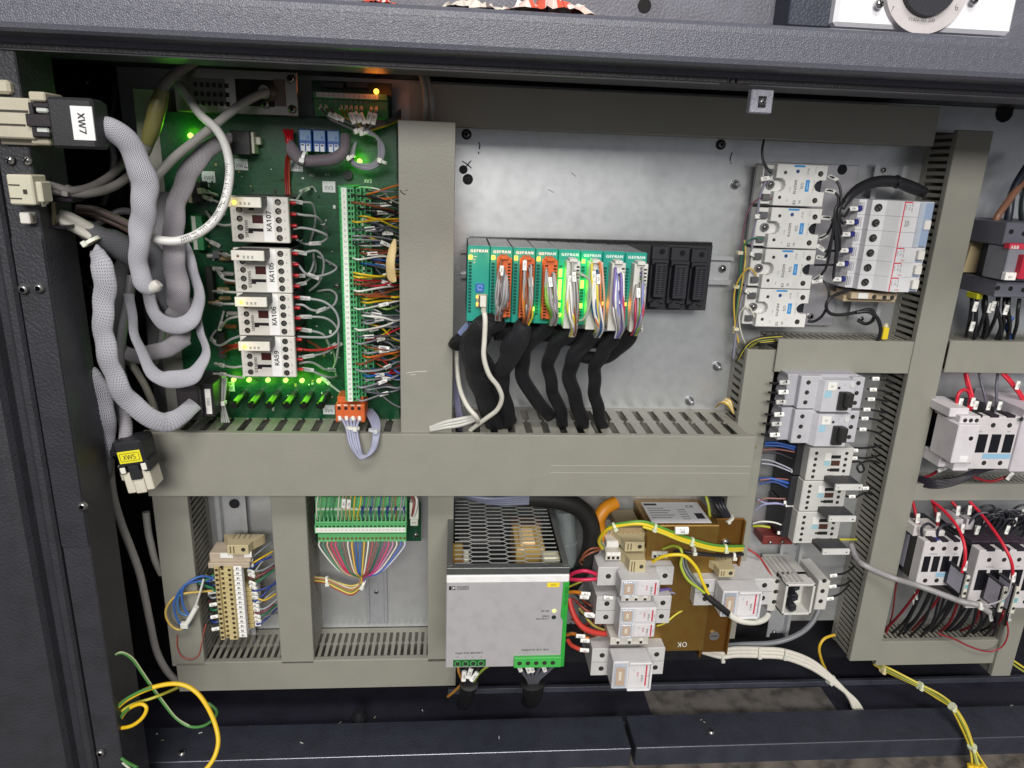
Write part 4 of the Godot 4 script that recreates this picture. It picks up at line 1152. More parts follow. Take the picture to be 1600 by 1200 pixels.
		g.box(V(u0 + w * 0.1, yt - 1, 124), V(u0 + w * 0.46, yt + 2.6, 139), 0.6)
		var pl := put(g, "plug", "plastic")
		g = geo(S(60, 22, 12) if orange else S(24, 24, 26))
		for k in 18:
			g.box(V(u1 - w * 0.18, yt - 5 - k * len / 19.0 - 1.0, 135.9), V(u1 - w * 0.05, yt - 5 - k * len / 19.0 + 0.6, 136.2), 0)
			if orange: g.box(V(u0 + w * 0.06, yt - 5 - k * len / 19.0 - 1.0, 135.9), V(u0 + w * 0.2, yt - 5 - k * len / 19.0 + 0.6, 136.2), 0)
		put(g, "wire_entry", "matte", pl)
	# bundles of wires out of the plugs
	var mouths := [Vector3.ZERO, V(41.8, 764.2, 120), V(67.5, 759.5, 128), V(94.4, 760.7, 122), V(114.4, 750, 124), V(138, 749.8, 124), V(158.4, 749.5, 124), V(174.9, 752.4, 124)]
	var pal := ["", "gggdgngGgd", "ggyongnGg", "ggggGggeg", "wgngGywggw", "bwyosgbGw", "vlrwglGwv", "yegvrgGlg"]
	var cols := {"g": S(158, 156, 156), "d": S(100, 100, 106), "n": S(134, 78, 52), "y": S(214, 196, 60), "o": S(206, 120, 60), "w": S(222, 222, 216), "b": S(34, 84, 142), "s": S(220, 160, 130), "v": S(116, 98, 168), "l": S(126, 134, 190), "r": S(184, 50, 84), "e": S(120, 168, 60)}
	for i in range(1, 8):
		var o := A + step * i
		var w := step.x
		thing("plug_wires", ["", "grey and brown wires from the orange plug of the second controller module", "yellow, orange and grey wires from the orange plug of the third controller module", "grey wires with two white markers from the orange plug of the fourth controller module", "white and grey looped wires before the green lamps of the fifth controller module", "blue, white and yellow wires from the plug of the sixth controller module", "purple, red and white wires from the plug of the seventh controller module", "yellow, green and violet wires from the rightmost controller plug"][i], "wires", mouths[i], "wire bundles of the controller plugs")
		var s: String = pal[i]
		for rep in 2:
			for k in s.length():
				var side := rng.randf_range(-1, 1)
				var y := o.y - rng.randf_range(10, 34) - (8 if rep else 0)
				var x := o.x + w * (0.56 + side * 0.14)
				var m: Vector3 = mouths[i]
				var pts := [V(x, y, 136), V(x + side * 1.5, y - 1, 141 + rng.randf() * 3), V(lerpf(x, m.x, 0.3) + side * rng.randf_range(2, 5), lerpf(y, m.y, 0.45), 143 + rng.randf_range(0, 7)), V(m.x + side * rng.randf_range(2, 4.4), m.y + 8, 139 + rng.randf_range(0, 5)), V(m.x + side * 3, m.y - 3, 130 + rng.randf_range(-3, 3))]
				wire(pts, rng.randf_range(0.9, 1.25), cols[s[k].to_lower()])
				if s[k] == "G":
					var q := along(pts, 0.3)
					marker(q[0] + V(0, 3, 1.5), q[1], 9, 4)
		if i == 4: wire([V(o.x + 12, o.y - 20, 137), V(o.x + 18, o.y - 19, 150), V(o.x + 27, o.y - 26, 148), V(o.x + 29, o.y - 44, 146), V(o.x + 25, o.y - 62, 142), V(o.x + 17, o.y - 66, 134)], 1.3, S(170, 176, 160))
		if i == 2: wire([V(o.x + 11, o.y - 60, 138), V(o.x + 17, o.y - 54, 141), V(o.x + 19, o.y - 62, 140), V(o.x + 16, o.y - 72, 134)], 0.9, S(214, 196, 60))
	# black braided sleeves down into the long duct
	var black := S(46, 46, 50)
	var sl := [
		["broad black braided sleeve, leftmost below the controller, bending round to the left", [V(42.7, 763.4, 116), V(39.6, 756.8, 118), V(28.3, 751.7, 122), V(19.4, 735.4, 116), V(22.1, 710.3, 108), V(30.9, 680.2, 98), V(40.4, 650.8, 84), V(47.9, 623, 62)], [0.7, 1.0, 1.15, 1.3, 1.25, 1.15, 1.1, 1.0], 13.0],
		["black braided sleeve with splayed mouth below the third controller module", [V(67.5, 759.5, 128), V(64.4, 752.1, 132), V(58.3, 736.2, 130), V(51.4, 717.2, 122), V(47.5, 697, 112), V(52.5, 670, 98), V(62.7, 637.2, 76)], [0.75, 1.15, 1.55, 1.15, 1.0, 1.0, 0.9], 9.5],
		["black braided sleeve below the fourth controller module, second bend from the left", [V(94.7, 760.2, 120), V(88.2, 749, 116), V(73.7, 735.2, 114), V(68.7, 713.7, 108), V(73, 689.7, 100), V(90.5, 662.9, 86), V(107.4, 641.4, 70)], [0.6, 1, 1.1, 1, 1, 1, 0.95], 9.0],
		["black braided sleeve below the fifth controller module, running almost straight down", [V(114, 751.7, 126), V(109, 744.7, 124), V(98.1, 729.6, 116), V(95.6, 710.1, 108), V(103.4, 679.1, 96), V(115.3, 652.4, 80), V(121.7, 630.4, 64)], [0.9, 1.15, 1.1, 1, 1, 1, 0.95], 9.0],
		["black braided sleeve below the sixth controller module, third from the right", [V(137.5, 750.9, 126), V(133.3, 742.6, 124), V(121.6, 726, 116), V(118.1, 703, 106), V(127.1, 673.1, 94), V(137.7, 646, 78), V(145.3, 619.9, 60)], [0.9, 1.1, 1.1, 1, 1, 1, 0.95], 9.0],
		["black braided sleeve below the seventh controller module, rightmost to reach the duct", [V(158.4, 749.5, 124), V(155.7, 741.2, 122), V(147.6, 726.4, 116), V(143.9, 704.8, 106), V(148.8, 676.2, 94), V(158.9, 646.3, 78), V(170, 617.8, 58)], [0.9, 1.1, 1.1, 1, 1, 1, 0.95], 9.0],
		["short black braided sleeve below the rightmost controller module, joining its left neighbour", [V(174.9, 753.1, 124), V(173.3, 744.4, 120), V(166.5, 730.4, 112), V(154.4, 720.8, 104), V(139.9, 716.2, 98), V(125.7, 717.7, 94)], [0.85, 1.1, 1.0, 1.0, 0.95, 0.8], 8.5],
		["black braided sleeve lying level under the controller modules behind the others", [V(37.3, 740.9, 96), V(58.2, 743.5, 94), V(84.7, 742.2, 92), V(111.4, 738.7, 92), V(145, 735.2, 92), V(172.6, 737.6, 94)], [1, 1, 1, 1, 1, 0.8], 10.0],
		["black braided sleeve in the left corner, under the white network cable", [V(19.4, 748, 106), V(21.8, 729.2, 104), V(35.6, 701.5, 100), V(46.2, 670, 92), V(57.4, 627.6, 66)], [1, 1.1, 1, 1, 1], 9.0]]
	var odd := [0.82, 0.85, 0.82, 0.74, 0.84, 0.76, 0.86, 0.95, 0.8]
	for i in sl.size():
		var s: Array = sl[i]
		g = geo(black)
		g.tube(s[1], s[3] * odd[i], 14, s[3] * odd[i] * 0.74, Z, s[2], [], 8, 0.9)
		g.col = S(70, 70, 76)
		for k in 4: # frayed strands at the mouth
			var m0: Vector3 = s[1][0]; var d0: Vector3 = (s[1][1] - s[1][0]).normalized()
			g.tube([m0 + V(k * 3 - 4.5, 0, 4), m0 + V(k * 3.6 - 5.4, 1, 5) - d0 * 5, m0 + V(k * 4.4 - 6.6, 0, 6) - d0 * 9], 0.35, 5)
		single(g, "black_sleeve", "sleeve_black", s[0], "cable sleeve", s[1][s[1].size() - 1], "black braided sleeves under the controller")
	# network cable and neighbours
	thing("network_cable", "white network cable hanging from the leftmost controller module in a loop", "cable", V(31.6, 663.3, 110))
	g = geo(S(214, 214, 204)); g.box(V(23.5, 774.5, 126), V(29.5, 784.9, 136), 0.5); g.col = S(190, 190, 176); g.box(V(24.9, 768, 126), V(29.8, 776.6, 134), 1); put(g, "network_plug", "plastic")
	wire([V(27.5, 769.9, 131), V(28.9, 761.6, 133), V(28.8, 742.6, 132), V(28.7, 724.2, 130), V(34.4, 705.6, 126), V(44, 691.3, 120), V(48.7, 677.2, 114), V(45, 662.1, 106), V(35.7, 650.7, 98), V(26.8, 639.8, 88), V(18.3, 629.5, 80)], 2.5, S(216, 214, 204))
	g = geo(S(206, 204, 194))
	g.tube([V(2, 721.9, 70), V(3, 697.1, 74), V(6.6, 676.9, 84), V(14.1, 662.5, 96), V(23.5, 652, 100), V(26.7, 642, 90)], 2.6, 12)
	single(g, "white_cable", "cable", "white cable in the corner beside the wide duct, meeting the network cable", "cable", V(23.7, 650.6, 96))
	thing("corner_wires", "thin lilac wires going down beside the wide duct's right edge into the long duct", "wires", V(2.5, 624.9, 60))
	for k in 5: wire([V(-0.3, 681.8, 58) + V(k * 0.8, 0, 0), V(1.4, 660.5, 60) + V(k * 1.1, 0, k), V(3, 642.1, 60) + V(k * 1.5, 0, k), V(6.9, 618.1, 50) + V(k * 2.5, 0, k)], 0.9, S(140, 138, 170))
	g = geo(S(26, 26, 30)); g.tube([V(7.5, 736.9, 104), V(2.5, 732.8, 104), V(-0, 727.6, 102)], 7, 12); put(g, "black_sleeve_end", "sleeve_black")
	for k in 5: wire([V(19.9, 752.3, 108) + V(k * 0.8, k * 1.5, 0), V(12.4, 747.6, 108) + V(0, k * 1.4, 0), V(3.7, 738.6, 106) + V(0, k, 0)], 0.9, S(90, 110, 160) if k % 2 else S(130, 140, 170))
	thing("duct_cables", "pale cables leaving the long duct's slots under the wide vertical cover", "cables", V(-5.7, 633.1, 90))
	for k in 3: wire([V(-24.5, 633.7, 92) + V(0, k * 1.2, 0), V(-9, 637.4, 94) + V(0, k * 3, 0), V(7.8, 639.7, 92) + V(0, k * 3.4, 0), V(24.7, 644.9, 88) + V(0, k * 2, 0)], 2.2, S(190, 190, 184))
	# wires seen inside the long duct
	thing("duct_wires", "dark and blue wires lying inside the long duct, seen through its slots", "wires", V(-5.9, 588.3, 30))
	for k in 9:
		wire([V(-330.9, 590.4, 40) + V(0, k * 5 - 18, k * 4), V(-134.8, 593.2, 44) + V(0, k * 4 - 14, k * 4 + rng.randf() * 6), V(67.6, 589.7, 42) + V(0, k * 4 - 16, k * 4), V(341.1, 590.4, 42) + V(0, k * 5 - 20, k * 4)], 2.6, [S(58, 62, 80), S(40, 40, 44), S(90, 92, 100), S(120, 110, 60), S(48, 66, 110)][k % 5])


# ---- right: solid state relays, miniature breakers, motor breakers, contactors ------------------------------
func solid_state_relay(label: String, a: Vector3, b: Vector3) -> void:
	thing("solid_state_relay", label, "solid state relay", V((a.x + b.x) / 2, a.y, a.z), "white solid state relays in a column")
	var w := b.x - a.x; var h := b.y - a.y
	var g := geo(S(122, 122, 124)); g.box(V(a.x, a.y, a.z), V(b.x, b.y, a.z + 6), 0.5); put(g, "base_plate", "zinc_bright")
	g = geo(S(216, 216, 214))
	g.box(V(a.x, a.y + h * 0.02, a.z + 5), V(b.x, b.y - h * 0.02, b.z - 9), 0.6)
	put(g, "body", "plastic")
	g = geo(S(222, 222, 220))
	var P := []
	for q in [[0.17, 0.0], [1.0, 0.0], [1.0, 0.36], [0.9, 0.36], [0.85, 0.4], [0.82, 0.47], [0.82, 0.53], [0.85, 0.6], [0.9, 0.64], [1.0, 0.64], [1.0, 1.0], [0.17, 1.0], [0.17, 0.66], [0.27, 0.66], [0.32, 0.6], [0.34, 0.5], [0.32, 0.4], [0.27, 0.34], [0.17, 0.34]]:
		P.append(Vector2(a.x + w * q[0], a.y + h * q[1]))
	g.prism(P, V(0, 0, 0), V(1, 0, 0), V(0, 1, 0), V(0, 0, 1), b.z - 10, b.z, 0.6)
	put(g, "cover", "plastic")
	g = geo(S(74, 76, 82)); g.box(F(a, b, 0.8, 0.36, -9.1), F(a, b, 0.995, 0.64, -8.6), 0); put(g, "output_terminal", "metal_vc")
	g = geo(S(150, 150, 152)); g.cyl(F(a, b, 0.13, 0.5, -9), F(a, b, 0.13, 0.5, -5), 4.4, 16); put(g, "washer", "metal_vc")
	bolt("cross_screw", F(a, b, 0.13, 0.5, -5), 3.4)
	g = geo(S(140, 140, 142)); g.box(F(a, b, 0.02, 0.12, -9), F(a, b, 0.14, 0.27, -4), 0.4); g.box(F(a, b, 0.02, 0.72, -9), F(a, b, 0.14, 0.88, -4), 0.4); put(g, "input_terminal", "metal_vc")
	for q in [[0.31, 0.8, 1.6], [0.27, 0.2, 1.6], [0.89, 0.8, 2.6], [0.86, 0.15, 2.6]]:
		screw_hole(F(a, b, q[0], q[1]), q[2])
	text("84137110", F(a, b, 0.5, 0.46, 0.1), 2.9, "ink", -90, true, null, Basis(), 0.8)
	text("GN", F(a, b, 0.61, 0.5, 0.1), 3.2, "ink", -90)
	text("CE", F(a, b, 0.52, 0.085, 0.1), 2.8, "ink", -90, true)
	text("UL", F(a, b, 0.61, 0.1, 0.1), 2.2, "ink", -90, true)
	g = geo(S(40, 140, 206)); face_box(g, a, b, 0.44, 0.94, 0.62, 0.985, 0, 0.1, 0); face_box(g, a, b, 0.665, 0.36, 0.73, 0.64, 0, 0.1, 0)
	g.col = S(34, 70, 130); g.cyl(F(a, b, 0.51, 0.84, 0), F(a, b, 0.51, 0.84, 0.12), 2.0, 12)
	put(g, "blue_print", "print")
	text("crouzet", F(a, b, 0.7, 0.5, 0.15), 1.6, "ink_white", -90)
	for k in 3: text(["240 V", "24-280 V~", "4-32 V="][k], F(a, b, 0.8, [0.6, 0.42, 0.88][k], 0.1), 1.4, "ink_grey", -90)
	text("RELAY", F(a, b, 0.68, 0.84, 0.1), 1.7, "ink", -90); text("INPUT", F(a, b, 0.42, 0.4, 0.1), 1.3, "ink_grey", -90); text("10A", F(a, b, 0.4, 0.14, 0.1), 1.3, "ink_grey", -90)

func breaker(label: String, x0: float, x1: float, y0: float, poles: int, pitch: float, z: float) -> void:
	thing("miniature_breaker", label, "breaker", V((x0 + x1) / 2, y0, 10), "white miniature breakers side by side")
	var w := x1 - x0
	var prof := [Vector2(0, 8), Vector2(0, 40), Vector2(0.03, z - 24), Vector2(0.12, z - 22), Vector2(0.14, z - 14), Vector2(0.33, z - 12), Vector2(0.46, z - 1), Vector2(0.48, z), Vector2(0.78, z), Vector2(0.8, z - 6), Vector2(0.95, z - 6), Vector2(0.98, z - 10), Vector2(1, z - 20), Vector2(1, 8)]
	for i in prof.size(): prof[i].x *= w
	for k in poles:
		var y := y0 + k * pitch
		var g := geo(S(214, 214, 218)); g.prism(prof, V(x0, y + 0.12, 0), V(1, 0, 0), V(0, 0, 1), V(0, 1, 0), 0, pitch - 0.24, 0.25)
		put(g, "pole", "plastic")
		screw_hole(V(x0 + w * 0.225, y + pitch * 0.5, z - 12.0), 3.7)
		g = geo(S(186, 186, 194))
		for j in 3: g.box(V(x0 + w * (0.035 + j * 0.025), y + pitch * 0.2, z - 23.5), V(x0 + w * (0.045 + j * 0.025), y + pitch * 0.8, z - 22.1), 0.1)
		put(g, "terminal_rib", "plastic")
	var g2 := geo(S(204, 44, 70))
	g2.box(V(x0 + w * 0.485, y0 + 0.4, z), V(x0 + w * 0.5, y0 + poles * pitch - 0.4, z + 0.1), 0)
	g2.box(V(x0 + w * 0.485, y0 + poles * pitch - 1.7, z), V(x0 + w * 0.6, y0 + poles * pitch - 0.5, z + 0.12), 0)
	put(g2, "red_stripe", "print")
	var ty := y0 + poles * pitch - 6.2
	text("bticino", V(x0 + w * 0.515, ty - 0.5, z + 0.15), 1.2, "ink", -90)
	text("C 10", V(x0 + w * 0.56, ty, z + 0.15), 1.9, "ink", -90)
	text("400V~ 6000", V(x0 + w * 0.6, ty, z + 0.15), 1.2, "ink", -90)
	if poles == 1: text("10kA", V(x0 + w * 0.6, y0 + 2.2, z + 0.15), 1.7, "ink_red")
	else:
		var gi := geo(S(30, 30, 32))
		for k in 3: gi.tube([V(x0 + w * (0.535 + k * 0.022), y0 + pitch * 1.35, z + 0.1), V(x0 + w * (0.55 + k * 0.022), y0 + pitch * 1.55, z + 0.1), V(x0 + w * (0.535 + k * 0.022), y0 + pitch * 1.75, z + 0.1)], 0.25, 5, 0.1)
		for k in [1, 2]: gi.box(V(x0 + w * 0.51, y0 + k * pitch - 0.1, z), V(x0 + w * 0.68, y0 + k * pitch + 0.1, z + 0.08), 0)
		put(gi, "diagram_mark", "print")
	if poles > 1:
		g2 = geo(S(150, 168, 196)); g2.box(V(x0 + w * 0.805, y0 + 1, z - 6.2), V(x0 + w * 0.93, y0 + poles * pitch - 1, z - 3), 0.4); put(g2, "toggle_bar", "gloss")
		g2 = geo(S(190, 192, 198)); g2.box(V(x0 + w * 0.70, y0 + 0.5, z), V(x0 + w * 0.775, y0 + poles * pitch - 0.6, z + 2.5), 0.5); put(g2, "label_window", "clear")
	else:
		g2 = geo(S(150, 168, 196)); g2.box(V(x0 + w * 0.805, y0 + 0.6, z - 6.2), V(x0 + w * 0.93, y0 + 2.0, z - 4.4), 0.2); put(g2, "toggle_bar", "gloss")
	var ly := y0 + poles * pitch * 0.5
	g2 = geo(S(228, 226, 220)); g2.box(V(x0 + w * 0.83, ly - 5, z - 6), V(x0 + w * 0.925, ly + 5, z - 1), 0.8); put(g2, "toggle", "plastic")

func motor_breaker(label: String, a: Vector3, b: Vector3) -> void:
	thing("motor_breaker", label, "motor breaker", V((a.x + b.x) / 2, a.y, 0), "grey motor protection breakers with black knobs")
	var g := geo(S(170, 170, 178))
	var h := b.y - a.y
	var P := []
	var us := [0.0, 0.06]
	for k in 7: P.append(Vector2(lerpf(a.x, b.x, us[k % 2] * 0.25), a.y + h * (0.02 + k * 0.16)))
	P.append(Vector2(b.x - 6, b.y)); P.append(Vector2(b.x, b.y - 3)); P.append(Vector2(b.x, a.y + 2))
	g.prism(P, Vector3.ZERO, V(1, 0, 0), V(0, 1, 0), V(0, 0, 1), 44, b.z - 14, 0.6)
	put(g, "body", "plastic")
	g = geo(S(40, 41, 46)); g.box(V(a.x + 2, a.y + 0.5, 6), V(b.x - 2, b.y - 0.5, 44.2), 0.5); put(g, "base_body", "plastic")
	g = geo(S(184, 184, 190)); g.box(F(a, b, 0.14, 0.0, -16), F(a, b, 0.42, 0.99, -6), 0.8); put(g, "terminal_step", "plastic"); g = geo(S(184, 184, 190)); g.box(F(a, b, 0.82, 0.03, -16), F(a, b, 0.985, 0.97, -6), 0.8); put(g, "terminal_step", "plastic")
	g = geo(S(192, 192, 198)); g.prism([Vector2(lerpf(a.x, b.x, 0.36), b.z - 15), Vector2(lerpf(a.x, b.x, 0.36), b.z - 7), Vector2(lerpf(a.x, b.x, 0.42), b.z), Vector2(lerpf(a.x, b.x, 0.82), b.z), Vector2(lerpf(a.x, b.x, 0.84), b.z - 2), Vector2(lerpf(a.x, b.x, 0.84), b.z - 15)], V(0, a.y - 1, 0), V(1, 0, 0), V(0, 0, 1), V(0, 1, 0), 0, h * 0.94, 0.5)
	put(g, "raised_front", "plastic")
	for k in 3:
		screw_hole(F(a, b, 0.24, 0.2 + k * 0.3, -6), 2.3); screw_hole(F(a, b, 0.9, 0.2 + k * 0.3, -6), 2.3)
	g = geo(S(40, 40, 42)); g.box(F(a, b, 0.62, 0.05, 0), F(a, b, 0.75, 0.6, 5), 0.8); g.box(F(a, b, 0.66, 0.2, 4), F(a, b, 0.75, 0.62, 13), 0.9); put(g, "knob", "plastic")
	g = geo(S(150, 190, 206)); face_box(g, a, b, 0.44, 0.4, 0.53, 0.6, 0, 0.12, 0); put(g, "blue_label", "print")
	g = geo(S(224, 224, 220)); face_box(g, a, b, 0.46, 0.62, 0.58, 0.86, 0, 0.8, 0.2); put(g, "device_label", "print")
	text("QF", F(a, b, 0.52, 0.74, 0.9), 2.0, "ink"); text("I", F(a, b, 0.68, 0.78, 0.1), 2.2, "ink_grey")
	g = geo(S(206, 206, 208)); g.cyl(F(a, b, 0.785, 0.78, 0), F(a, b, 0.785, 0.78, 0.8), 3.0, 16); put(g, "setting_dial", "plastic")
	g = geo(S(26, 26, 28)); face_box(g, a, b, 0.6, 0.66, 0.63, 0.73, 0, 0.2, 0); put(g, "test_slot", "matte")

func small_contactor(label: String, a: Vector3, b: Vector3, sup: bool, group := "small contactors below the motor breakers") -> void:
	thing("small_contactor", label, "contactor", V((a.x + b.x) / 2, a.y, 0), group)
	var g := geo(S(40, 40, 44)); g.box(V(a.x - 8, a.y + 0.5, 6), V(b.x - 2, b.y - 0.5, b.z - 14), 0.6); put(g, "base_body", "plastic")
	g = geo(S(196, 196, 192)); g.box(V(a.x, a.y, b.z - 15), V(b.x, b.y, b.z), 0.8); put(g, "front", "plastic")
	for k in 5:
		screw_hole(F(a, b, 0.16, 0.12 + k * 0.18), 1.9); screw_hole(F(a, b, 0.84, 0.12 + k * 0.18), 1.9)
	g = geo(S(24, 22, 24)); face_box(g, a, b, 0.5, 0.68, 0.72, 0.78, 0, 0.12, 0); face_box(g, a, b, 0.52, 0.28, 0.74, 0.38, 0, 0.12, 0); face_box(g, a, b, 0.46, 0.72, 0.54, 0.78, 0, 0.14, 0); face_box(g, a, b, 0.46, 0.3, 0.54, 0.36, 0, 0.14, 0)
	g.col = S(70, 40, 32); face_box(g, a, b, 0.52, 0.46, 0.72, 0.62, 0, 0.12, 0)
	put(g, "position_window", "matte")
	g = geo(S(150, 188, 200)); face_box(g, a, b, 0.36, 0.46, 0.5, 0.6, 0, 0.1, 0); put(g, "blue_label", "print")
	g = geo(S(224, 224, 220)); face_box(g, a, b, 0.36, 0.62, 0.5, 0.84, 0, 0.5, 0.1); put(g, "device_label", "print")
	text("SIEMENS", F(a, b, 0.55, 0.16, 0.1), 1.4, "ink")
	if sup:
		var x0 := lerpf(a.x, b.x, 0.42); var x1 := lerpf(a.x, b.x, 1.02)
		g = geo(S(58, 56, 60)); g.box(V(x0, a.y + 0.4, b.z - 1), V(x1, a.y + 6.6, b.z + 24), 0.6); var sp := put(g, "suppressor", "plastic")
		g = geo(S(206, 206, 204)); g.box(V(x0, a.y, b.z + 23.6), V(x1, a.y + 7, b.z + 27), 0.4); put(g, "suppressor_front", "plastic", sp)
		g = geo(S(30, 30, 30)); g.cyl(V(x1 - 4, a.y + 3.5, b.z + 27), V(x1 - 4, a.y + 3.5, b.z + 27.2), 0.9, 10); g.cyl(V(x0 + 3, a.y + 3.5, b.z + 27), V(x0 + 3, a.y + 3.5, b.z + 27.2), 0.6, 10); put(g, "lamp_hole", "matte", sp)

func power_contactor(label: String, a: Vector3, b: Vector3, windows: bool) -> void:
	thing("power_contactor", label, "contactor", V((a.x + b.x) / 2, a.y, 0))
	var g := geo(S(36, 35, 42)); g.box(V(a.x + 0.5, a.y + 2, 6), V(b.x - 0.5, b.y - 2, b.z - 14), 0.8); put(g, "base_body", "plastic")
	g = geo(S(150, 150, 164)); g.box(V(a.x + 0.2, a.y + 9, b.z - 46), V(a.x + 0.45, b.y - 7, b.z - 28), 0); put(g, "rating_label", "print")
	g = geo(S(206, 202, 204)); g.box(V(a.x, a.y, b.z - 15), b, 0.8); put(g, "front", "plastic")
	for k in 3:
		screw_hole(F(a, b, 0.22 + k * 0.29, 0.84), 2.6); screw_hole(F(a, b, 0.22 + k * 0.29, 0.12), 2.6)
		g = geo(S(30, 28, 36)); g.box(F(a, b, 0.13 + k * 0.29, 0.98, -13), F(a, b, 0.29 + k * 0.29, 1.03, 0.2), 0.3); put(g, "wire_chute", "matte")
	text("SIEMENS", F(a, b, 0.27, 0.72, 0.1), 1.9, "ink_grey")
	text("3RT1", F(a, b, 0.82, 0.72, 0.1), 1.7, "ink_grey")
	g = geo(S(26, 24, 32))
	for k in 4: face_box(g, a, b, 0.06 + k * 0.235, 0.32, 0.23 + k * 0.235, 0.67, 0, 0.2, 0)
	put(g, "dark_window", "gloss")
	g = geo(S(140, 180, 204)); face_box(g, a, b, 0.45, 0.2, 0.95, 0.3, 0, 0.15, 0); put(g, "blue_label", "print")

func build_right() -> void:
	var Z := V(0, 0, 1); var Y := V(0, 1, 0)
	var g: Geo
	# aluminium plate, rails
	thing("aluminium_plate", "bright aluminium heat plate under the four solid state relays", "plate", V(402.7, 738.3, 0))
	g = geo(S(208, 206, 212)); g.box(V(335.8, 738, 0.2), V(442, 918, 12), 0.6); put(g, "plate", "zinc")
	g = geo(S(20, 20, 22)); var q := V(423.1, 913.1, 12); g.cyl(q, q + V(0, 0, 0.4), 5.5, 18); put(g, "bore", "matte")
	bolt("cap_screw", V(413.3, 748.9, 12), 3.6); bolt("cap_screw", V(482, 745, 1), 3.2)
	din_rail("vertical steel rail above the six-pole row of miniature breakers", V(462.5, 745.3, 0.2), V(499.9, 919.6, 10), false, 9)
	bolt("cross_screw", V(476.9, 914.3, 2), 3.0)
	solid_state_relay("white solid state relay, topmost of four in the column, dark wire entering above it", V(324.1, 873.6, 12), V(390.5, 915.8, 44))
	solid_state_relay("white solid state relay, second from the top, green wire at its lower left", V(324.1, 829.1, 12), V(391.6, 871.4, 44))
	solid_state_relay("white solid state relay, third from the top, yellow wire arching to its left end", V(323.7, 785.1, 12), V(391.7, 827.5, 44))
	solid_state_relay("white solid state relay, lowest of four, just above the short duct", V(323.1, 741.9, 12), V(392.1, 784.2, 44))
	# miniature breakers
	var bx0 := 425.3; var bx1 := 503
	var by1 := 883.4; var by0 := 789.1
	var pitch := (by1 - by0) / 6.0
	breaker("white three-pole miniature breaker with a wide pale blue toggle bar, topmost of its row", bx0, bx1, by0 + 3 * pitch, 3, pitch, 74)
	breaker("white single-pole miniature breaker directly below the three-pole one", bx0, bx1, by0 + 2 * pitch, 1, pitch, 74)
	breaker("white single-pole miniature breaker, middle one of the three singles", bx0, bx1, by0 + pitch, 1, pitch, 74)
	breaker("white single-pole miniature breaker, lowest of the row above the cream terminal", bx0, bx1, by0, 1, pitch, 74)
	thing("cream_terminal", "cream terminal block directly under the row of miniature breakers", "terminal block", V(482.6, 767, 20))
	g = geo(S(196, 176, 148)); g.box(V(431.8, 772.4, 6), V(493, 779.6, 44), 0.8); g.box(V(434.4, 777.1, 20), V(487.4, 784.2, 54), 0.8); put(g, "housing", "plastic")
	g = geo(S(226, 226, 222)); g.box(V(441.2, 777.8, 50), V(452.9, 784.2, 56), 0.4); put(g, "marker_tag", "print")
	for p in [V(460.8, 779.9, 54.2), V(472.7, 779.5, 54.2), V(481.6, 779.7, 54.2)]: screw_hole(p, 2.2)
	# black cables between relays and breakers
	thing("black_harness", "black wires with white markers fanning from the slotted duct to the miniature breakers and relays", "wires", V(428.7, 823.4, 50))
	var dark := S(34, 34, 40)
	g = geo(dark); g.tube([V(506.5, 892.7, 34), V(489.3, 897, 40), V(467.6, 902.3, 44), V(445.1, 901.6, 46), V(426.3, 895.1, 50), V(412.5, 885, 54), V(405.7, 873.7, 56)], 6.0, 12, -1, Z, [1, 1.1, 1, 1, 0.95, 0.8, 0.6]); put(g, "bundle", "cable")
	tie(V(468.4, 902.3, 44), V(1, 0.1, 0), 6.2, null, S(30, 30, 34))
	var ends := [V(425.6, 873.5, 52), V(423.9, 859.4, 52), V(422, 846.6, 52), V(422.9, 829.6, 52), V(421.1, 815.1, 52), V(420.4, 798.4, 52)]
	for k in 6:
		var e: Vector3 = ends[k]
		var pts := [V(414.8, 887.7, 54) + V(-k, -k * 1.4, k % 3), V(402.8, 871.7, 58) + V(-k * 1.2, 0, k % 3), e.lerp(V(401.4, 863.8, 58), 0.5) + V(-5, -3, 4), e + V(-10, 0, 3), e]
		wire(pts, 1.5, dark)
		marker(e + V(-6.5, 0, 3.4), V(1, 0.02, 0), 9, 5)
		g = geo(S(44, 52, 130)); g.cyl(e + V(-1.5, 0, 1), e + V(4, 0, 0), 2.4, 8); g.box(e + V(1, -2.4, -2), e + V(4, 3.2, 2.6), 0.4); put(g, "blue_ferrule", "plastic")
	var sr := [[V(393.2, 904.9, 44), V(396.1, 902.5, 50), V(400.9, 895, 54), V(403.5, 882.1, 56), V(402.9, 867.1, 58)], [V(393.9, 890.5, 42), V(398, 889.5, 48), V(402.6, 883.3, 52), V(400.5, 866.9, 56)], [V(393.3, 862.6, 44), V(398.1, 862.5, 50), V(401.4, 855.5, 54), V(402.3, 840.3, 56)], [V(393.7, 840.8, 42), V(397.4, 845.7, 50), V(399.1, 856.8, 54), V(398.9, 870.3, 58)], [V(394.6, 820.3, 44), V(398.9, 819.8, 50), V(400.7, 828.3, 52), V(400.1, 845, 56)], [V(394, 794.8, 42), V(397.6, 801.7, 50), V(400.9, 812.8, 54), V(399.7, 837.1, 58), V(397.5, 863.8, 60)], [V(392.7, 793.4, 42), V(400.7, 795.6, 46), V(407.5, 790.7, 50), V(409.8, 779.8, 52), V(408.8, 768.4, 52)], [V(394, 831.6, 40), V(398.9, 827.6, 46), V(407.6, 828.3, 50), V(417.8, 829.5, 52)], [V(393.7, 811.4, 40), V(403.6, 812.5, 46), V(416.3, 813.6, 52)]]
	for p in sr:
		wire(p, 1.4, dark)
		if p.size() > 3: marker(along(p, 0.12)[0] + V(1, 0, 1), along(p, 0.12)[1], 11, 5)
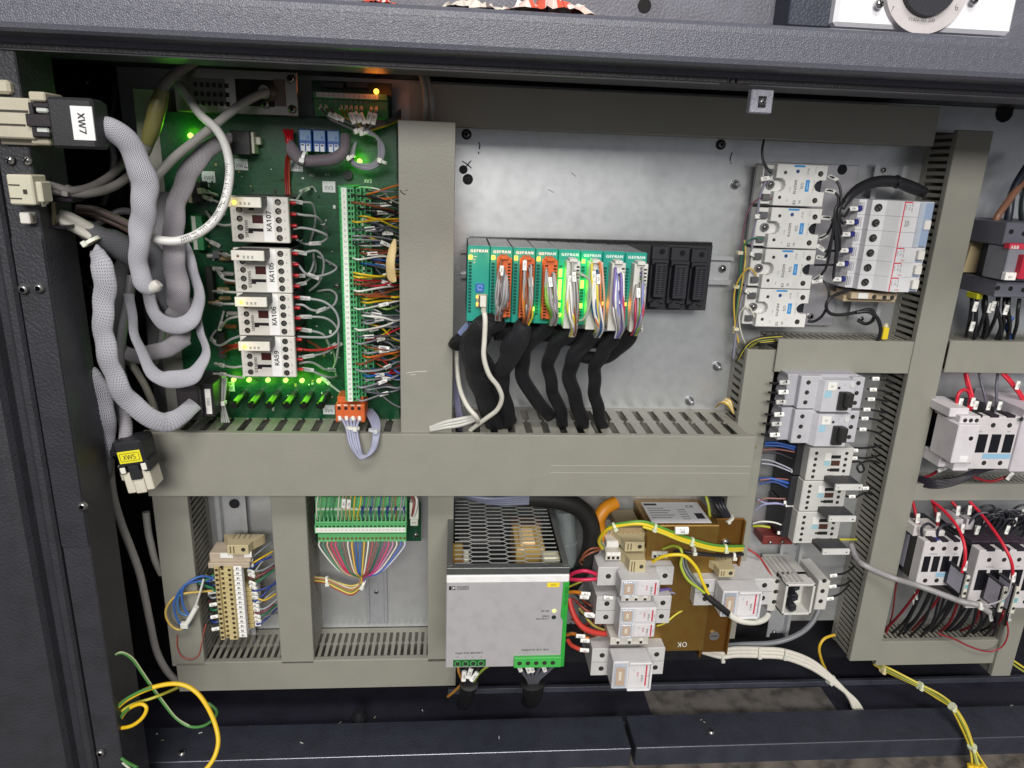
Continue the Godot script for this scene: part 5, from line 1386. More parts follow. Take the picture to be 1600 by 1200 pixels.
	thing("black_cable_loop", "black cable looping below the miniature breakers down to the short duct", "cable", V(480.2, 727.6, 46))
	wire([V(436.4, 786.9, 48), V(420.6, 783.2, 54), V(408.4, 778, 58), V(405.5, 769.4, 58), V(411.6, 761.3, 56), V(424.8, 759.1, 54), V(445.9, 761.6, 50), V(460.1, 765.5, 50), V(467, 760.6, 50), V(468.8, 751.8, 46), V(464.9, 746.8, 40), V(458.5, 749.8, 34)], 1.9, dark)
	wire([V(443.5, 762.3, 54), V(456.2, 763.7, 56), V(467, 757.5, 56), V(475, 745.6, 54), V(478.1, 734.4, 50), V(478.8, 725.6, 44)], 2.1, dark)
	wire([V(396.6, 748.3, 40), V(402, 749.3, 44), V(406.7, 756.4, 50), V(408.7, 767.3, 54)], 1.6, dark)
	thing("end_clamp", "bright yellow plug with a clear top above the short duct", "plug", V(493.4, 729.4, 40))
	g = geo(S(222, 196, 40)); g.box(V(480.7, 731.3, 42), V(487.4, 745.3, 52), 0.8); put(g, "yellow_body", "plastic")
	g = geo(S(230, 226, 200)); g.dome(V(485.4, 745, 47), Y, 2.8, 5, 14); put(g, "clear_top", "clear_sleeve")
	# thin wires left of the relays
	thing("relay_feed_wires", "thin coloured wires running down the left side of the four solid state relays", "wires", V(331.2, 729.2, 20))
	for w in [[[V(322.9, 943.7, 30), V(320.5, 928.8, 34), V(322.6, 917.9, 36), V(326.9, 910.3, 40), V(331.5, 906.6, 42)], S(50, 56, 56), 1.3], [[V(327.6, 900.6, 40), V(324, 883.3, 36), V(324.6, 859.8, 34), V(323.5, 837.8, 32), V(324.7, 818.4, 32), V(323.6, 789.8, 30), V(320.9, 760.5, 28), V(322.2, 722.4, 24), V(324.5, 698.6, 20)], S(142, 140, 158), 1.4], [[V(335.5, 879.9, 40), V(327.6, 882.2, 38), V(318.9, 875.8, 34), V(314.4, 862.6, 30), V(314.5, 841.8, 26), V(314.4, 820.9, 26)], S(122, 84, 100), 0.9], [[V(331.7, 837.4, 40), V(322.4, 838.3, 38), V(316.1, 829.1, 30), V(316.5, 810.4, 26), V(318.9, 781.6, 24), V(319.3, 744.9, 24)], S(52, 122, 96), 0.9], [[V(330.1, 797.9, 40), V(323.2, 805, 42), V(317.6, 804.5, 40), V(313.2, 789.9, 32), V(313.3, 773.1, 26), V(318.5, 744.9, 24), V(327.3, 718.3, 22)], S(214, 180, 70), 1.0], [[V(333.5, 752.1, 40), V(326.1, 762.2, 44), V(320.2, 763.1, 42), V(319.1, 750.6, 34), V(326.3, 731, 28), V(337.8, 714.2, 20)], S(220, 220, 206), 1.0], [[V(317.7, 834.8, 24), V(321.5, 817.4, 24), V(321.7, 788.8, 24), V(320.3, 759.7, 24), V(318.9, 729.9, 24)], S(214, 190, 90), 0.9]]:
		wire(w[0], w[2], w[1])
	for p in [V(313.3, 821, 27), V(313.8, 783.4, 27), V(320.5, 734.9, 26)]:
		g = geo(S(214, 204, 176)); g.box(p + V(-3, -2, -3), p + V(3, 2, 3), 0.5); put(g, "cable_tie", "nylon")
	marker(V(324, 900.5, 42), V(1, 0.2, 0), 9, 5); marker(V(324.9, 861.4, 38), V(1, 0.1, 0), 9, 5); marker(V(324.9, 820.5, 38), V(1, -0.4, 0), 9, 5); marker(V(323.9, 779.7, 38), V(1, -0.6, 0), 8, 5)
	thing("duct_end_wires", "yellow, green and black wires bunched at the open corner between the two short ducts", "wires", V(352.9, 719.7, 26))
	for k in 9: wire([V(324, 696.6, 30) + V(k, k * 1.6, 0), V(331, 717.5, 34) + V(k * 2, k * 0.6, 0), V(343.9, 727.2, 36) + V(k, -k * 0.8, 0), V(372.2, 730.2, 34) + V(0, -k * 1.0, 0)], 1.1, [S(34, 34, 38), S(190, 180, 70), S(34, 34, 38), S(60, 60, 62), S(150, 160, 60)][k % 5])
	for k in 7: wire([V(310.4, 638.5, 20) + V(k * 2, k * 1.6, 0), V(309.6, 648.7, 36) + V(k, k, 0), V(314.1, 649.8, 44) + V(k * 0.7, k * 0.6, 0), V(324.8, 637.6, 40)], 1.0, [S(200, 160, 50), S(210, 190, 80), S(220, 218, 205)][k % 3])
	# motor breakers and small contactors
	motor_breaker("grey motor breaker, upper of two, black knob turned down", V(369, 656.2, 0), V(456.2, 694.7, 82))
	motor_breaker("grey motor breaker, lower of two, directly above the small contactors", V(367.8, 615, 0), V(457.1, 655.4, 82))
	small_contactor("small white contactor, uppermost below the motor breakers, its dark suppressor below", V(410.4, 564.5, 0), V(463.9, 605.5, 66), true)
	small_contactor("small white contactor, middle one of three, white wire markers at its right", V(409.2, 524.7, 0), V(463.4, 563.6, 66), true)
	small_contactor("small white contactor, lowest of three, yellow green wire at its right", V(408.6, 482, 0), V(463.6, 523.8, 66), true)
	din_rail("vertical steel rail stub below the lowest small contactor", V(425.1, 308.1, 0.2), V(455.5, 662.9, 10), false, 9)
	bolt("cross_screw", V(437.3, 420.9, 3), 3); bolt("cross_screw", V(438.7, 310.7, 3), 3)
	thing("motor_wires", "black wires with white markers left and right of the motor breakers and small contactors", "wires", V(457.6, 591.1, 30))
	for k in 6:
		var y := 597.0
		var L: Vector3 = [V(366.4, 687.3, 74), V(366.6, 676.2, 74), V(365.5, 664.2, 74), V(365.5, 649.9, 74), V(364.2, 638.5, 74), V(363.9, 625.4, 74)][k]
		var E: Vector3 = [V(355.6, 680.2, 56), V(355.7, 668.9, 56), V(355.8, 658.2, 56), V(355.7, 642.7, 56), V(355, 631.8, 56), V(354.6, 618.5, 56)][k]
		wire([L, L.lerp(E, 0.5) + V(0, -0.5, 4), E], 1.3, dark)
		marker(L.lerp(E, 0.22) + V(0, 0, 3), V(1, 0.04, 0), 11, 5.2, null, V(0, 0.4, 1), k % 2 == 0)
		var R: Vector3 = [V(470.4, 688.3, 60), V(469.8, 675.4, 60), V(469.7, 663.9, 60), V(466.7, 651.5, 60), V(466.4, 640.6, 60), V(466.5, 627.2, 60)][k]
		var E2: Vector3 = [V(528.9, 673.9, 22), V(528.3, 661.1, 22), V(525.4, 651.3, 22), V(525.1, 636.6, 22), V(522.1, 626.7, 22), V(522.9, 610.1, 22)][k]
		wire([R, R.lerp(E2, 0.4) + V(0, 1, 6), R.lerp(E2, 0.8) + V(0, -2, 2), E2], 1.2, dark)
		marker(R + V(5, 0, 2), V(1, 0.02, 0), 8, 4.4)
	for w in [[V(468.5, 600.9, 54), V(489.4, 597.8, 46), V(515.6, 594, 30), V(536.4, 591.8, 18)], [V(468.7, 591.1, 54), V(489, 585.5, 48), V(518, 581.4, 30), V(535.4, 579.9, 18)], [V(468.6, 583, 54), V(483.8, 581.3, 50), V(493.1, 569.7, 46), V(485.5, 568.1, 50), V(480.3, 577.2, 52), V(497, 580.5, 44), V(526.2, 568.7, 26), V(539.2, 549.6, 16)], [V(469.2, 553.2, 54), V(485.2, 548, 50), V(503.4, 541.6, 40), V(527.1, 535.8, 24)], [V(471.7, 538.9, 54), V(485.7, 533.4, 48), V(507, 534.5, 36), V(530.3, 522.4, 20)]]:
		wire(w, 1.3, dark)
	for p in [V(470.2, 598.5, 56), V(471.1, 588.7, 56), V(500.6, 544.3, 44), V(479.1, 538, 54)]: marker(p, V(1, 0.02, 0), 8, 4.4)
	thing("coil_wires", "blue, brown and lilac wires reaching the small contactors from the left", "wires", V(397, 540.2, 30))
	for w in [[[V(370.5, 599.6, 36), V(382.4, 602, 42), V(400.7, 598.9, 46), V(418, 598.2, 46)], S(40, 84, 160), 1.8], [[V(370.2, 596.3, 36), V(386.9, 598, 42), V(405.2, 594.8, 46), V(418.6, 594.9, 46)], S(40, 84, 160), 1.4], [[V(368.6, 590.5, 36), V(384.6, 593.1, 40), V(401.7, 592.4, 46), V(416.1, 590.8, 46)], S(140, 86, 80), 1.1], [[V(369.2, 586.4, 36), V(385.4, 588.2, 40), V(400.9, 583.3, 44), V(416.4, 579.3, 46)], S(50, 44, 56), 1.1], [[V(368.8, 578.2, 36), V(378.9, 578.3, 40), V(393.7, 573.4, 44), V(405.4, 568.5, 46), V(413.7, 566.1, 46)], S(170, 170, 186), 1.0], [[V(369.5, 573.2, 36), V(383.8, 572.5, 40), V(404.2, 566.1, 46)], S(170, 170, 186), 1.0], [[V(369.3, 552.3, 36), V(381.3, 555.9, 42), V(398.3, 552.7, 46), V(416.6, 547.7, 46)], S(40, 84, 160), 2.0], [[V(370.1, 546.3, 36), V(385.9, 551.7, 42), V(402.5, 546, 46), V(415.8, 542.6, 46)], S(60, 84, 150), 1.2], [[V(368.3, 553.2, 40), V(388.3, 556.8, 44), V(415.6, 554.4, 46)], S(140, 86, 80), 1.0], [[V(371.2, 521.6, 36), V(378.1, 528.7, 40), V(392.2, 530.6, 44), V(413.7, 530.8, 46)], S(160, 110, 104), 0.9], [[V(371, 511.2, 36), V(377, 520.1, 40), V(389.2, 523.8, 44), V(401.1, 523.9, 46)], S(150, 150, 190), 1.0], [[V(371.4, 525.9, 36), V(379.8, 522.7, 40), V(392.3, 524.7, 44), V(403, 522.2, 46)], S(150, 150, 190), 1.0], [[V(370.3, 492.9, 36), V(377.5, 498.7, 42), V(393.6, 499, 46), V(414.4, 490.2, 46)], S(226, 226, 216), 1.1], [[V(371.8, 488.3, 34), V(379.4, 491.5, 40), V(389.2, 490.8, 42)], S(170, 176, 50), 1.6], [[V(482.9, 472.4, 40), V(495.5, 470.1, 36), V(518, 461, 20)], S(196, 190, 60), 1.4]]:
		wire(w[0], w[2], w[1])
	for p in [V(407.7, 567.8, 48), V(404.5, 527.1, 48), V(406.4, 524.2, 50), V(403.8, 485, 46)]: marker(p, V(1, -0.08, 0), 12, 4.4)
	thing("brown_terminal", "dark red brown terminal with clear wire ends below the small contactors", "terminal", V(414.1, 455.2, 20))
	g = geo(S(112, 48, 44)); g.box(V(385.9, 463.4, 6), V(425.6, 475.1, 36), 0.8); put(g, "body", "plastic")
	for p in [V(395.7, 466.8, 37), V(411.3, 467.6, 37), V(428.2, 465.7, 37)]: bolt("cross_screw", p, 2.6)
	# wide white three-pole isolator at the bottom
	thing("isolator", "white three-pole fuse isolator with three black levers in an open recess", "isolator", V(464.8, 341.4, 10))
	g = geo(S(202, 200, 196))
	var ia := V(406.4, 388.4, 76); var ib := V(451.8, 429.2, 76)
	g.box(V(392.9, 383.8, 6), V(409.3, 428.5, 60), 0.8); put(g, "terminal_step", "plastic")
	g = geo(S(202, 200, 196)); g.box(V(454, 384.7, 6), V(469, 426.1, 60), 0.8); put(g, "terminal_step", "plastic")
	g = geo(S(206, 205, 200)); 
	var fa := V(402.8, 390.4, 0); var fb := V(440, 433.5, 78)
	g.box(V(fa.x, fa.y, 6), V(fb.x, fb.y, 56), 0.6)
	g.box(V(fa.x, fa.y, 50), V(fa.x + 3, fb.y, 78), 0.5); g.box(V(fb.x - 3, fa.y, 50), V(fb.x, fb.y, 78), 0.5); g.box(V(fa.x, fb.y - 3, 50), V(fb.x, fb.y, 78), 0.5); g.box(V(fa.x, fa.y, 50), V(fb.x, fa.y + 3, 78), 0.5)
	put(g, "body", "plastic")
	for k in 3:
		var yy := lerpf(fa.y + 7, fb.y - 7, k / 2.0)
		g = geo(S(34, 34, 44)); g.box(V(fa.x + 11, yy - 4, 56), V(fa.x + 20, yy + 4, 74), 0.8); g.box(V(fa.x + 9, yy - 1, 66), V(fa.x + 14, yy + 3, 80), 0.6); put(g, "lever", "plastic")
		screw_hole(V(400.2, yy, 60.1), 2.6); screw_hole(V(460.6, yy, 60.1), 2.6)
	g = geo(S(172, 170, 166))
	for k in 4: g.box(V(fa.x + 1 + k * 6.5, fb.y - 0.1, 14), V(fa.x + 5 + k * 6.5, fb.y + 0.5, 74), 0.1)
	put(g, "top_rib", "plastic")
	for k in 3: 
		var R: Vector3 = [V(469, 432.5, 56), V(470.8, 417, 56), V(470.4, 399.5, 56)][k]
		var E: Vector3 = [V(527.3, 419.1, 14), V(529, 400, 14), V(525.1, 392.3, 14)][k]
		wire([R, R.lerp(E, 0.5) + V(0, -2, 4), E], 1.4, dark); marker(R + V(3, 0, 2), V(1, 0.1, 0), 9, 4.6)
	wire([V(365.9, 459.7, 40), V(378.3, 453, 44), V(389.2, 439.8, 46), V(397.7, 425.9, 50)], 1.4, S(160, 60, 56))
	# --- far right column
	thing("moulded_breaker", "big dark grey moulded case breaker with a red label at the right picture edge", "breaker", V(624.1, 780.5, 0))
	g = geo(S(84, 86, 100)); g.box(V(590.1, 787.8, 0), V(689.1, 866.7, 66), 1.2); put(g, "side_body", "plastic")
	g = geo(S(98, 100, 112)); g.box(V(573.9, 841.9, 0), V(667, 866.2, 82), 1); g.box(V(578.2, 787.4, 0), V(683.7, 805.3, 82), 1); put(g, "terminal_cover", "plastic")
	g = geo(S(130, 132, 142)); g.box(V(575, 806.8, 60), V(666.6, 841.4, 92), 1); put(g, "front", "plastic")
	g = geo(S(204, 52, 76)); g.box(V(573.2, 839.6, 85), V(660.3, 845.4, 93), 0.3); put(g, "red_label", "print")
	text("ABB", V(579.2, 841.5, 93.3), 3.4, "ink_white", 0, true)
	g = geo(S(190, 36, 62)); g.box(V(586.2, 809.4, 90), V(660, 834.5, 100), 0.8); put(g, "red_toggle", "plastic")
	g = geo(S(236, 236, 232)); g.box(V(574.1, 807.6, 90), V(586.1, 815.6, 96), 0.4); put(g, "device_label", "print"); text("QS1", V(579.7, 811, 96.2), 2.0, "ink")
	g = geo(S(16, 16, 20))
	for p in [V(580.1, 856.5, 82), V(594.8, 855, 82), V(579.9, 797.2, 82), V(594.6, 796.9, 82), V(609.5, 795.9, 82)]: g.cyl(p, p + V(0, 0, 0.3), 2.6, 14)
	put(g, "screw_bore", "matte").set_meta("kind", "stuff")
	thing("supply_cables", "brown and black supply cables entering the top of the big grey breaker", "cables", V(596.2, 865.3, 40))
	wire([V(585, 864.2, 50), V(586.7, 872.4, 50), V(597.4, 886.1, 46), V(610.8, 901.8, 40), V(635.5, 918.7, 30)], 3.8, S(132, 92, 74), null, "cable", "brown_cable"); wire([V(603.9, 863.7, 44), V(603.1, 876, 44), V(604.8, 896.2, 40), V(619.3, 922.2, 34), V(634.2, 937.4, 30)], 4.2, S(38, 40, 54), null, "cable", "black_cable")
	wire([V(623.3, 864.3, 44), V(618.6, 876.5, 44), V(619.6, 896.7, 40), V(632.9, 917.3, 30)], 4.2, S(40, 48, 50), null, "cable", "black_cable"); wire([V(622.4, 893.2, 34), V(630.4, 896.9, 34)], 5, S(60, 110, 170), null, "cable", "blue_cable")
	thing("cream_clip", "cream terminal clamp on a rail left of the big grey breaker", "terminal", V(598.8, 806.2, 20))
	g = geo(S(184, 168, 132)); g.prism([Vector2(573.9, 806.6), Vector2(592.2, 806.6), Vector2(600.6, 824), Vector2(601.5, 836.8), Vector2(591.8, 841.7), Vector2(578.2, 842.4)], Vector3.ZERO, V(1, 0, 0), V(0, 1, 0), Z, 12, 32, 0.8)
	put(g, "body", "plastic")
	screw_hole(V(595.5, 814.3, 32.3), 2.4)
	g = geo(S(60, 54, 44)); g.box(V(577.6, 836.8, 31), V(581.4, 838.2, 32.4), 0); put(g, "slit", "matte"); g = geo(S(60, 54, 44)); g.box(V(591, 828.7, 31), V(599.4, 830.1, 32.4), 0); put(g, "slit", "matte")
	din_rail("short dark steel rail stub under the cream terminal clamp", V(580.5, 814.2, 2), V(738.1, 841.2, 12), true, 8)
	thing("breaker_load_wires", "black wires with white sleeves from the big grey breaker down into the duct", "wires", V(630.6, 725.7, 30))
	for k in 12:
		var t := k / 11.0
		var p0 := V(587.1, 784, 44).lerp(V(622.3, 783.3, 60), t) + V(0, 0, rng.randf_range(-12, 6))
		var p2 := V(601.3, 726.1, 24).lerp(V(659.4, 725.6, 24), t) + V(0, 0, rng.randf_range(-6, 10))
		wire([p0, p0 + V(rng.randf_range(-1, 1), -14, 3), p0.lerp(p2, 0.6) + V(rng.randf_range(-3, 3), 0, 4), p2], 2.0, dark)
	for p in [V(579.6, 772.2, 56), V(595.7, 771.5, 58), V(597.3, 774.1, 60), V(608.5, 771.1, 66), V(592, 746.8, 42)]: marker(p, V(0.08, 1, 0), 11, 5.4)
	wire([V(645, 757.4, 34), V(641.5, 746, 34), V(652.6, 733.4, 28), V(663, 724.1, 24)], 2.6, S(40, 84, 160), null, "cable", "blue_wire")
	g = geo(S(206, 204, 40)); g.box(V(577.6, 780.5, 40), V(584.4, 786.9, 58), 0.6); put(g, "yellow_cap", "plastic")
	# upper contactor with auxiliary block
	power_contactor("upper right white and black contactor with four dark windows and red wires above", V(576.5, 587.6, 0), V(644.9, 652, 84), true)
	thing("auxiliary_block", "white switch block with one black hole, left on the upper right contactor", "switch block", V(613.7, 575.4, 60))
	g = geo(S(212, 208, 212)); g.box(V(557.9, 601.5, 62), V(583.6, 647.5, 100), 0.8); g.box(V(562.3, 645.4, 50), V(586.4, 656, 94), 0.8); g.box(V(554.4, 651.6, 40), V(577.2, 662.2, 86), 0.8); g.box(V(567.6, 589.5, 50), V(586.1, 599, 94), 0.8); g.box(V(560, 588.1, 50), V(577.2, 602.5, 80), 0.8)
	put(g, "housing", "plastic")
	for k in 3: screw_hole(V(lerpf(568.3, 581.9, k / 2.0), 650.7, 94.1), 2.2)
	g = geo(S(20, 18, 22)); q = V(575.2, 631.6, 100); g.cyl(q, q + V(0, 0, 0.3), 2.6, 16); put(g, "hole", "matte")
	g = geo(S(228, 228, 230)); g.box(V(567, 603.3, 99), V(576.9, 610.3, 100.5), 0.1); g.box(V(568.3, 604.9, 100), V(575.2, 608.8, 100.7), 0); put(g, "device_label", "print")
	thing("contactor_neighbour", "plain white contactor cut by the right picture edge beside the four-window contactor", "contactor", V(703.9, 566.9, 40))
	g = geo(S(200, 194, 202)); g.box(V(642.2, 585.6, 6), V(720.5, 662.5, 88), 1); put(g, "body", "plastic")
	screw_hole(V(639.9, 650.7, 88.2), 2.4)
	thing("red_control_wires", "red control wires with white markers dropping to the upper right contactor", "wires", V(602, 652.1, 60))
	var red := S(206, 34, 58)
	for w in [[V(599.6, 690.5, 40), V(601.2, 679, 46), V(601.9, 664.9, 56), V(590.8, 655.4, 70)], [V(599.6, 689.9, 38), V(600.4, 678.4, 44), V(600.7, 669.1, 52), V(588.1, 657, 70)], [V(577.6, 653.9, 66), V(573.3, 670, 68), V(578.5, 677.1, 66), V(588.8, 675.2, 62), V(593.9, 666.8, 62), V(590.8, 654.8, 68)], [V(640, 692.2, 44), V(650.2, 680.9, 50), V(663.8, 665, 54), V(680.9, 642.9, 54)], [V(647.4, 691.2, 40), V(663.3, 673.5, 46), V(676.3, 657.5, 50)]]: wire(w, 1.9, red)
	for w in [[V(618.8, 689.6, 36), V(620.4, 674.7, 44), V(619.9, 662.1, 54), V(613.9, 649.6, 66)], [V(642, 690, 36), V(637.9, 674.9, 44), V(633.4, 662.3, 54), V(625.7, 649.7, 66)]]: wire(w, 1.6, S(96, 94, 108))
	for p in [V(577.2, 663.8, 70), V(591.7, 664.7, 70), V(599.7, 659.6, 66), V(615.5, 659, 66), V(628.8, 659.2, 66), V(653.3, 681.2, 56)]: marker(p, V(0.05, 1, 0), 10, 5)
	thing("lower_loop_wires", "dark and red wires sagging below the upper right contactor over the duct", "wires", V(616, 554.1, 50))
	for k in 6: wire([V(574.8, 554.3, 30) + V(0, -k * 2, k), V(586.9, 555.5, 44) + V(0, -k * 1.6, k), V(606.4, 560, 50) + V(0, -k, k), V(620, 571.2, 56) + V(k * 3, 0, 0), V(626, 577.9, 60) + V(k * 4, 0, 0)], 1.5, S(44, 42, 50))
	for w in [[V(577.2, 550.8, 30), V(587.4, 558.7, 36), V(589, 568.3, 44), V(586.8, 577.7, 56)], [V(630.5, 562.6, 50), V(649.1, 558.5, 54), V(663, 562.9, 56), V(670.5, 569.7, 60)]]: wire(w, 1.7, S(150, 30, 46))
	marker(V(584.1, 575.2, 56), V(1, 0.5, 0), 11, 5); marker(V(667.5, 569, 62), V(0.6, 1, 0), 11, 5)
	# lower contactors
	power_contactor("white and black contactor with blue wires in its top, leftmost of the lower row", V(561.9, 433.5, 0), V(612.5, 493.9, 84), true)
	power_contactor("wide white contactor right of it with a dark recess, at the lower right picture edge", V(634.1, 400.8, 0), V(700.9, 481.4, 84), true)
	power_contactor("white contactor cut off by the right picture edge in the lower row", V(697.1, 399.2, 0), V(761.4, 478.6, 83), true)
	var sup := [V(592.9, 439, 84), V(604, 468.1, 118), V(645.3, 416.8, 84), V(659.1, 450.9, 116), V(658.3, 415.5, 84), V(672.9, 451.4, 117)]
	var sl := ["black suppressor with a pale printed side, plugged on the leftmost lower contactor", "black suppressor on the wide lower contactor, left of a pair", "black suppressor on the wide lower contactor, right of a pair with a teal band"]
	var sa := [V(592.9, 439, 84), V(604, 468.1, 118)]
	var los := [V(596.3, 439, 118), V(648.8, 416.9, 116), V(662.9, 415.6, 117)]
	var his := [V(600.6, 468, 118), V(653.2, 450.8, 116), V(668.3, 451.3, 117)]
	for k in 3:
		var lo: Vector3 = los[k]; var hi: Vector3 = his[k]
		thing("suppressor", sl[k], "suppressor", V((lo.x + hi.x) / 2, lo.y, 84), "black suppressors on the lower right contactors")
		g = geo(S(32, 30, 38)); g.box(V(lo.x, lo.y, 84), V(hi.x, hi.y, hi.z - 3), 0.6); put(g, "body", "plastic")
		g = geo(S(176, 172, 186)); g.box(V(lo.x - 0.2, lo.y + 2.5, 90), V(lo.x + 0.1, hi.y - 2, hi.z - 6), 0); put(g, "rating_label", "print")
		g = geo(S(208, 206, 196)); g.box(V(lo.x, lo.y, hi.z - 3.2), hi, 0.5); put(g, "front", "plastic")
		g = geo(S(112, 168, 172)); g.box(V(lo.x + 0.5, lerpf(lo.y, hi.y, 0.42), hi.z), V(hi.x - 0.5, lerpf(lo.y, hi.y, 0.6), hi.z + 0.1), 0); put(g, "teal_band", "print")
		screw_hole(V((lo.x + hi.x) / 2, lerpf(lo.y, hi.y, 0.8), hi.z), 1.8); screw_hole(V((lo.x + hi.x) / 2, lerpf(lo.y, hi.y, 0.2), hi.z), 1.8)
	thing("terminal_row", "row of dark terminals with white markers behind the lower right contactors", "terminal row", V(689.4, 449.9, 30))
	for k in 6:
		g = geo(S(62, 52, 62)); var x := 640.3 + k * 13.0; g.box(V(x, 466.9, 8), V(x + 12.4, 481.3, 62), 0.5); put(g, "terminal", "plastic")
		marker(V(x + 5, 495.9 + (k % 3) * 8, 60 - (k % 3) * 6), V(0.1, 1, 0), 11, 5)
	g = geo(S(186, 180, 184)); g.box(V(622.1, 492.4, 20), V(633, 504.8, 50), 0.8); g.box(V(637.5, 490.5, 20), V(647.6, 504.7, 50), 0.8); put(g, "terminal_head", "plastic")
	thing("dark_wire_tangle", "dark looping wires above the lower right contactors", "wires", V(679.8, 497.5, 50))
	for k in 30:
		var c := V(650.1 + (k % 10) * 8.0, 504.6 + rng.randf_range(-6, 8), 44 + rng.randf_range(-10, 22))
		var r := rng.randf_range(7, 14)
		wire([c + V(-r, -r * 1.5, -8), c + V(-r * 0.9, r * 0.4, 0), c + V(0, r, 4), c + V(r * 0.9, r * 0.2, 2), c + V(r * rng.randf_range(0.3, 1), -r * 1.6, -4)], 1.4, S(46, 44, 52) if k % 5 else S(84, 80, 90))
	thing("red_coil_wires", "long red wires with white markers curving down to the lower right contactors and suppressors", "wires", V(609.3, 459.2, 90))
	for w in [[V(589.8, 527.1, 44), V(592.4, 524.2, 64), V(593.5, 516.4, 88), V(592.1, 504.6, 106), V(593.2, 488, 112), V(595.3, 468.2, 110)], [V(568, 524.3, 40), V(566.7, 515.4, 50), V(565.9, 506.5, 58), V(568.1, 501.5, 60)], [V(592.3, 525.3, 42), V(592.5, 516.4, 52), V(592.3, 506.4, 58), V(592, 501.4, 60)], [V(642.7, 524.2, 40), V(646.7, 517.3, 54), V(643.2, 511.9, 80), V(643.9, 499.8, 104), V(650.8, 482, 114), V(659, 459.4, 112)], [V(619.1, 524.3, 40), V(621.7, 520.2, 46), V(622.5, 515.3, 50)]]: wire(w, 1.9, red if w.size() > 4 else S(180, 34, 50))
	for p in [V(564.3, 511.9, 60), V(590.2, 513.6, 60), V(618.7, 519.1, 54), V(633.5, 519.9, 54), V(595.6, 477.9, 112), V(658, 463.2, 114), V(628.6, 495.6, 56), V(647.4, 493.8, 56)]: marker(p, V(-0.1, 1, 0), 12, 5)
	g = geo(S(30, 30, 40))
	for w in [[V(569, 489.6, 70), V(561.3, 505.6, 74), V(569.5, 511.3, 72), V(580.3, 505.1, 70)], [V(585.4, 490.6, 72), V(581.2, 504.9, 76), V(589.4, 510.6, 74), V(600.8, 508.5, 70)]]: wire(w, 1.7, S(40, 40, 54))
	for p in [V(578.1, 491.7, 80), V(594.7, 489.9, 80)]:
		g = geo(S(40, 50, 130)); g.box(p + V(-3, -2, -4), p + V(3, 4, 2), 0.6); put(g, "blue_ferrule", "plastic")
	g = geo(S(206, 202, 200)); g.box(V(558.4, 490.9, 40), V(568.2, 504.7, 66), 0.8); g.box(V(568.4, 488.3, 40), V(592.8, 502.1, 74), 0.8); put(g, "terminal_head", "plastic")
	thing("motor_lead_wires", "black wires dropping from the lower right contactors into the slotted duct below", "wires", V(646.4, 336.9, 40))
	for k in 26:
		var t := k / 25.0
		var p0 := V(582.2, 419.2, 60).lerp(V(710.1, 380.5, 62), t) + V(rng.randf_range(-3, 3), 0, 0)
		var p2 := V(581.8, 325.8, 30).lerp(V(733.5, 322.5, 32), t) + V(rng.randf_range(-5, 3), 0, rng.randf_range(-10, 8))
		wire([p0, p0 + V(-1, -8, 2), p0.lerp(p2, 0.6) + V(rng.randf_range(-4, 4), 0, 6), p2], 1.7, S(32, 30, 36) if k % 6 else S(120, 26, 36))
	wire([V(576.7, 413.3, 30), V(578.9, 384.7, 30), V(581.3, 355.5, 30), V(580.6, 324.4, 28)], 1.0, S(130, 30, 36))
	wire([V(632.8, 341, 52), V(653.3, 335.7, 56), V(681.4, 322.9, 58), V(705.2, 316.5, 58), V(720.1, 325.6, 60), V(721.2, 346.7, 62), V(716.5, 364.7, 60)], 1.0, S(150, 36, 48), null, "cable", "red_wire")
	for p in [V(585.3, 404.4, 60), V(586.6, 394.3, 56), V(689.3, 373.7, 64), V(716.6, 371.8, 62)]: marker(p, V(-0.4, 1, 0), 12, 5, null, V(0, 0.3, 1), true)
	# the grey cable that crosses the tall duct
	thing("grey_crossing_cable", "grey round cable crossing the tall right duct down to the lower right contactors", "cable", V(566.2, 433.3, 90))
	wire([V(512.6, 452.8, 20), V(506.8, 448.4, 44), V(508.3, 448.4, 62), V(541.5, 436, 70), V(564.1, 437.3, 92), V(603.7, 427.9, 108), V(618.8, 427.9, 116), V(635.6, 418.5, 118)], 3.6, S(150, 148, 150))
	wire([V(619.7, 427.7, 117), V(633.7, 433.4, 122), V(647.3, 442.7, 122), V(650.8, 460.2, 120)], 1.0, S(160, 158, 160)); tie(V(620.3, 428.5, 117), V(1, -0.2, 0), 3.6)


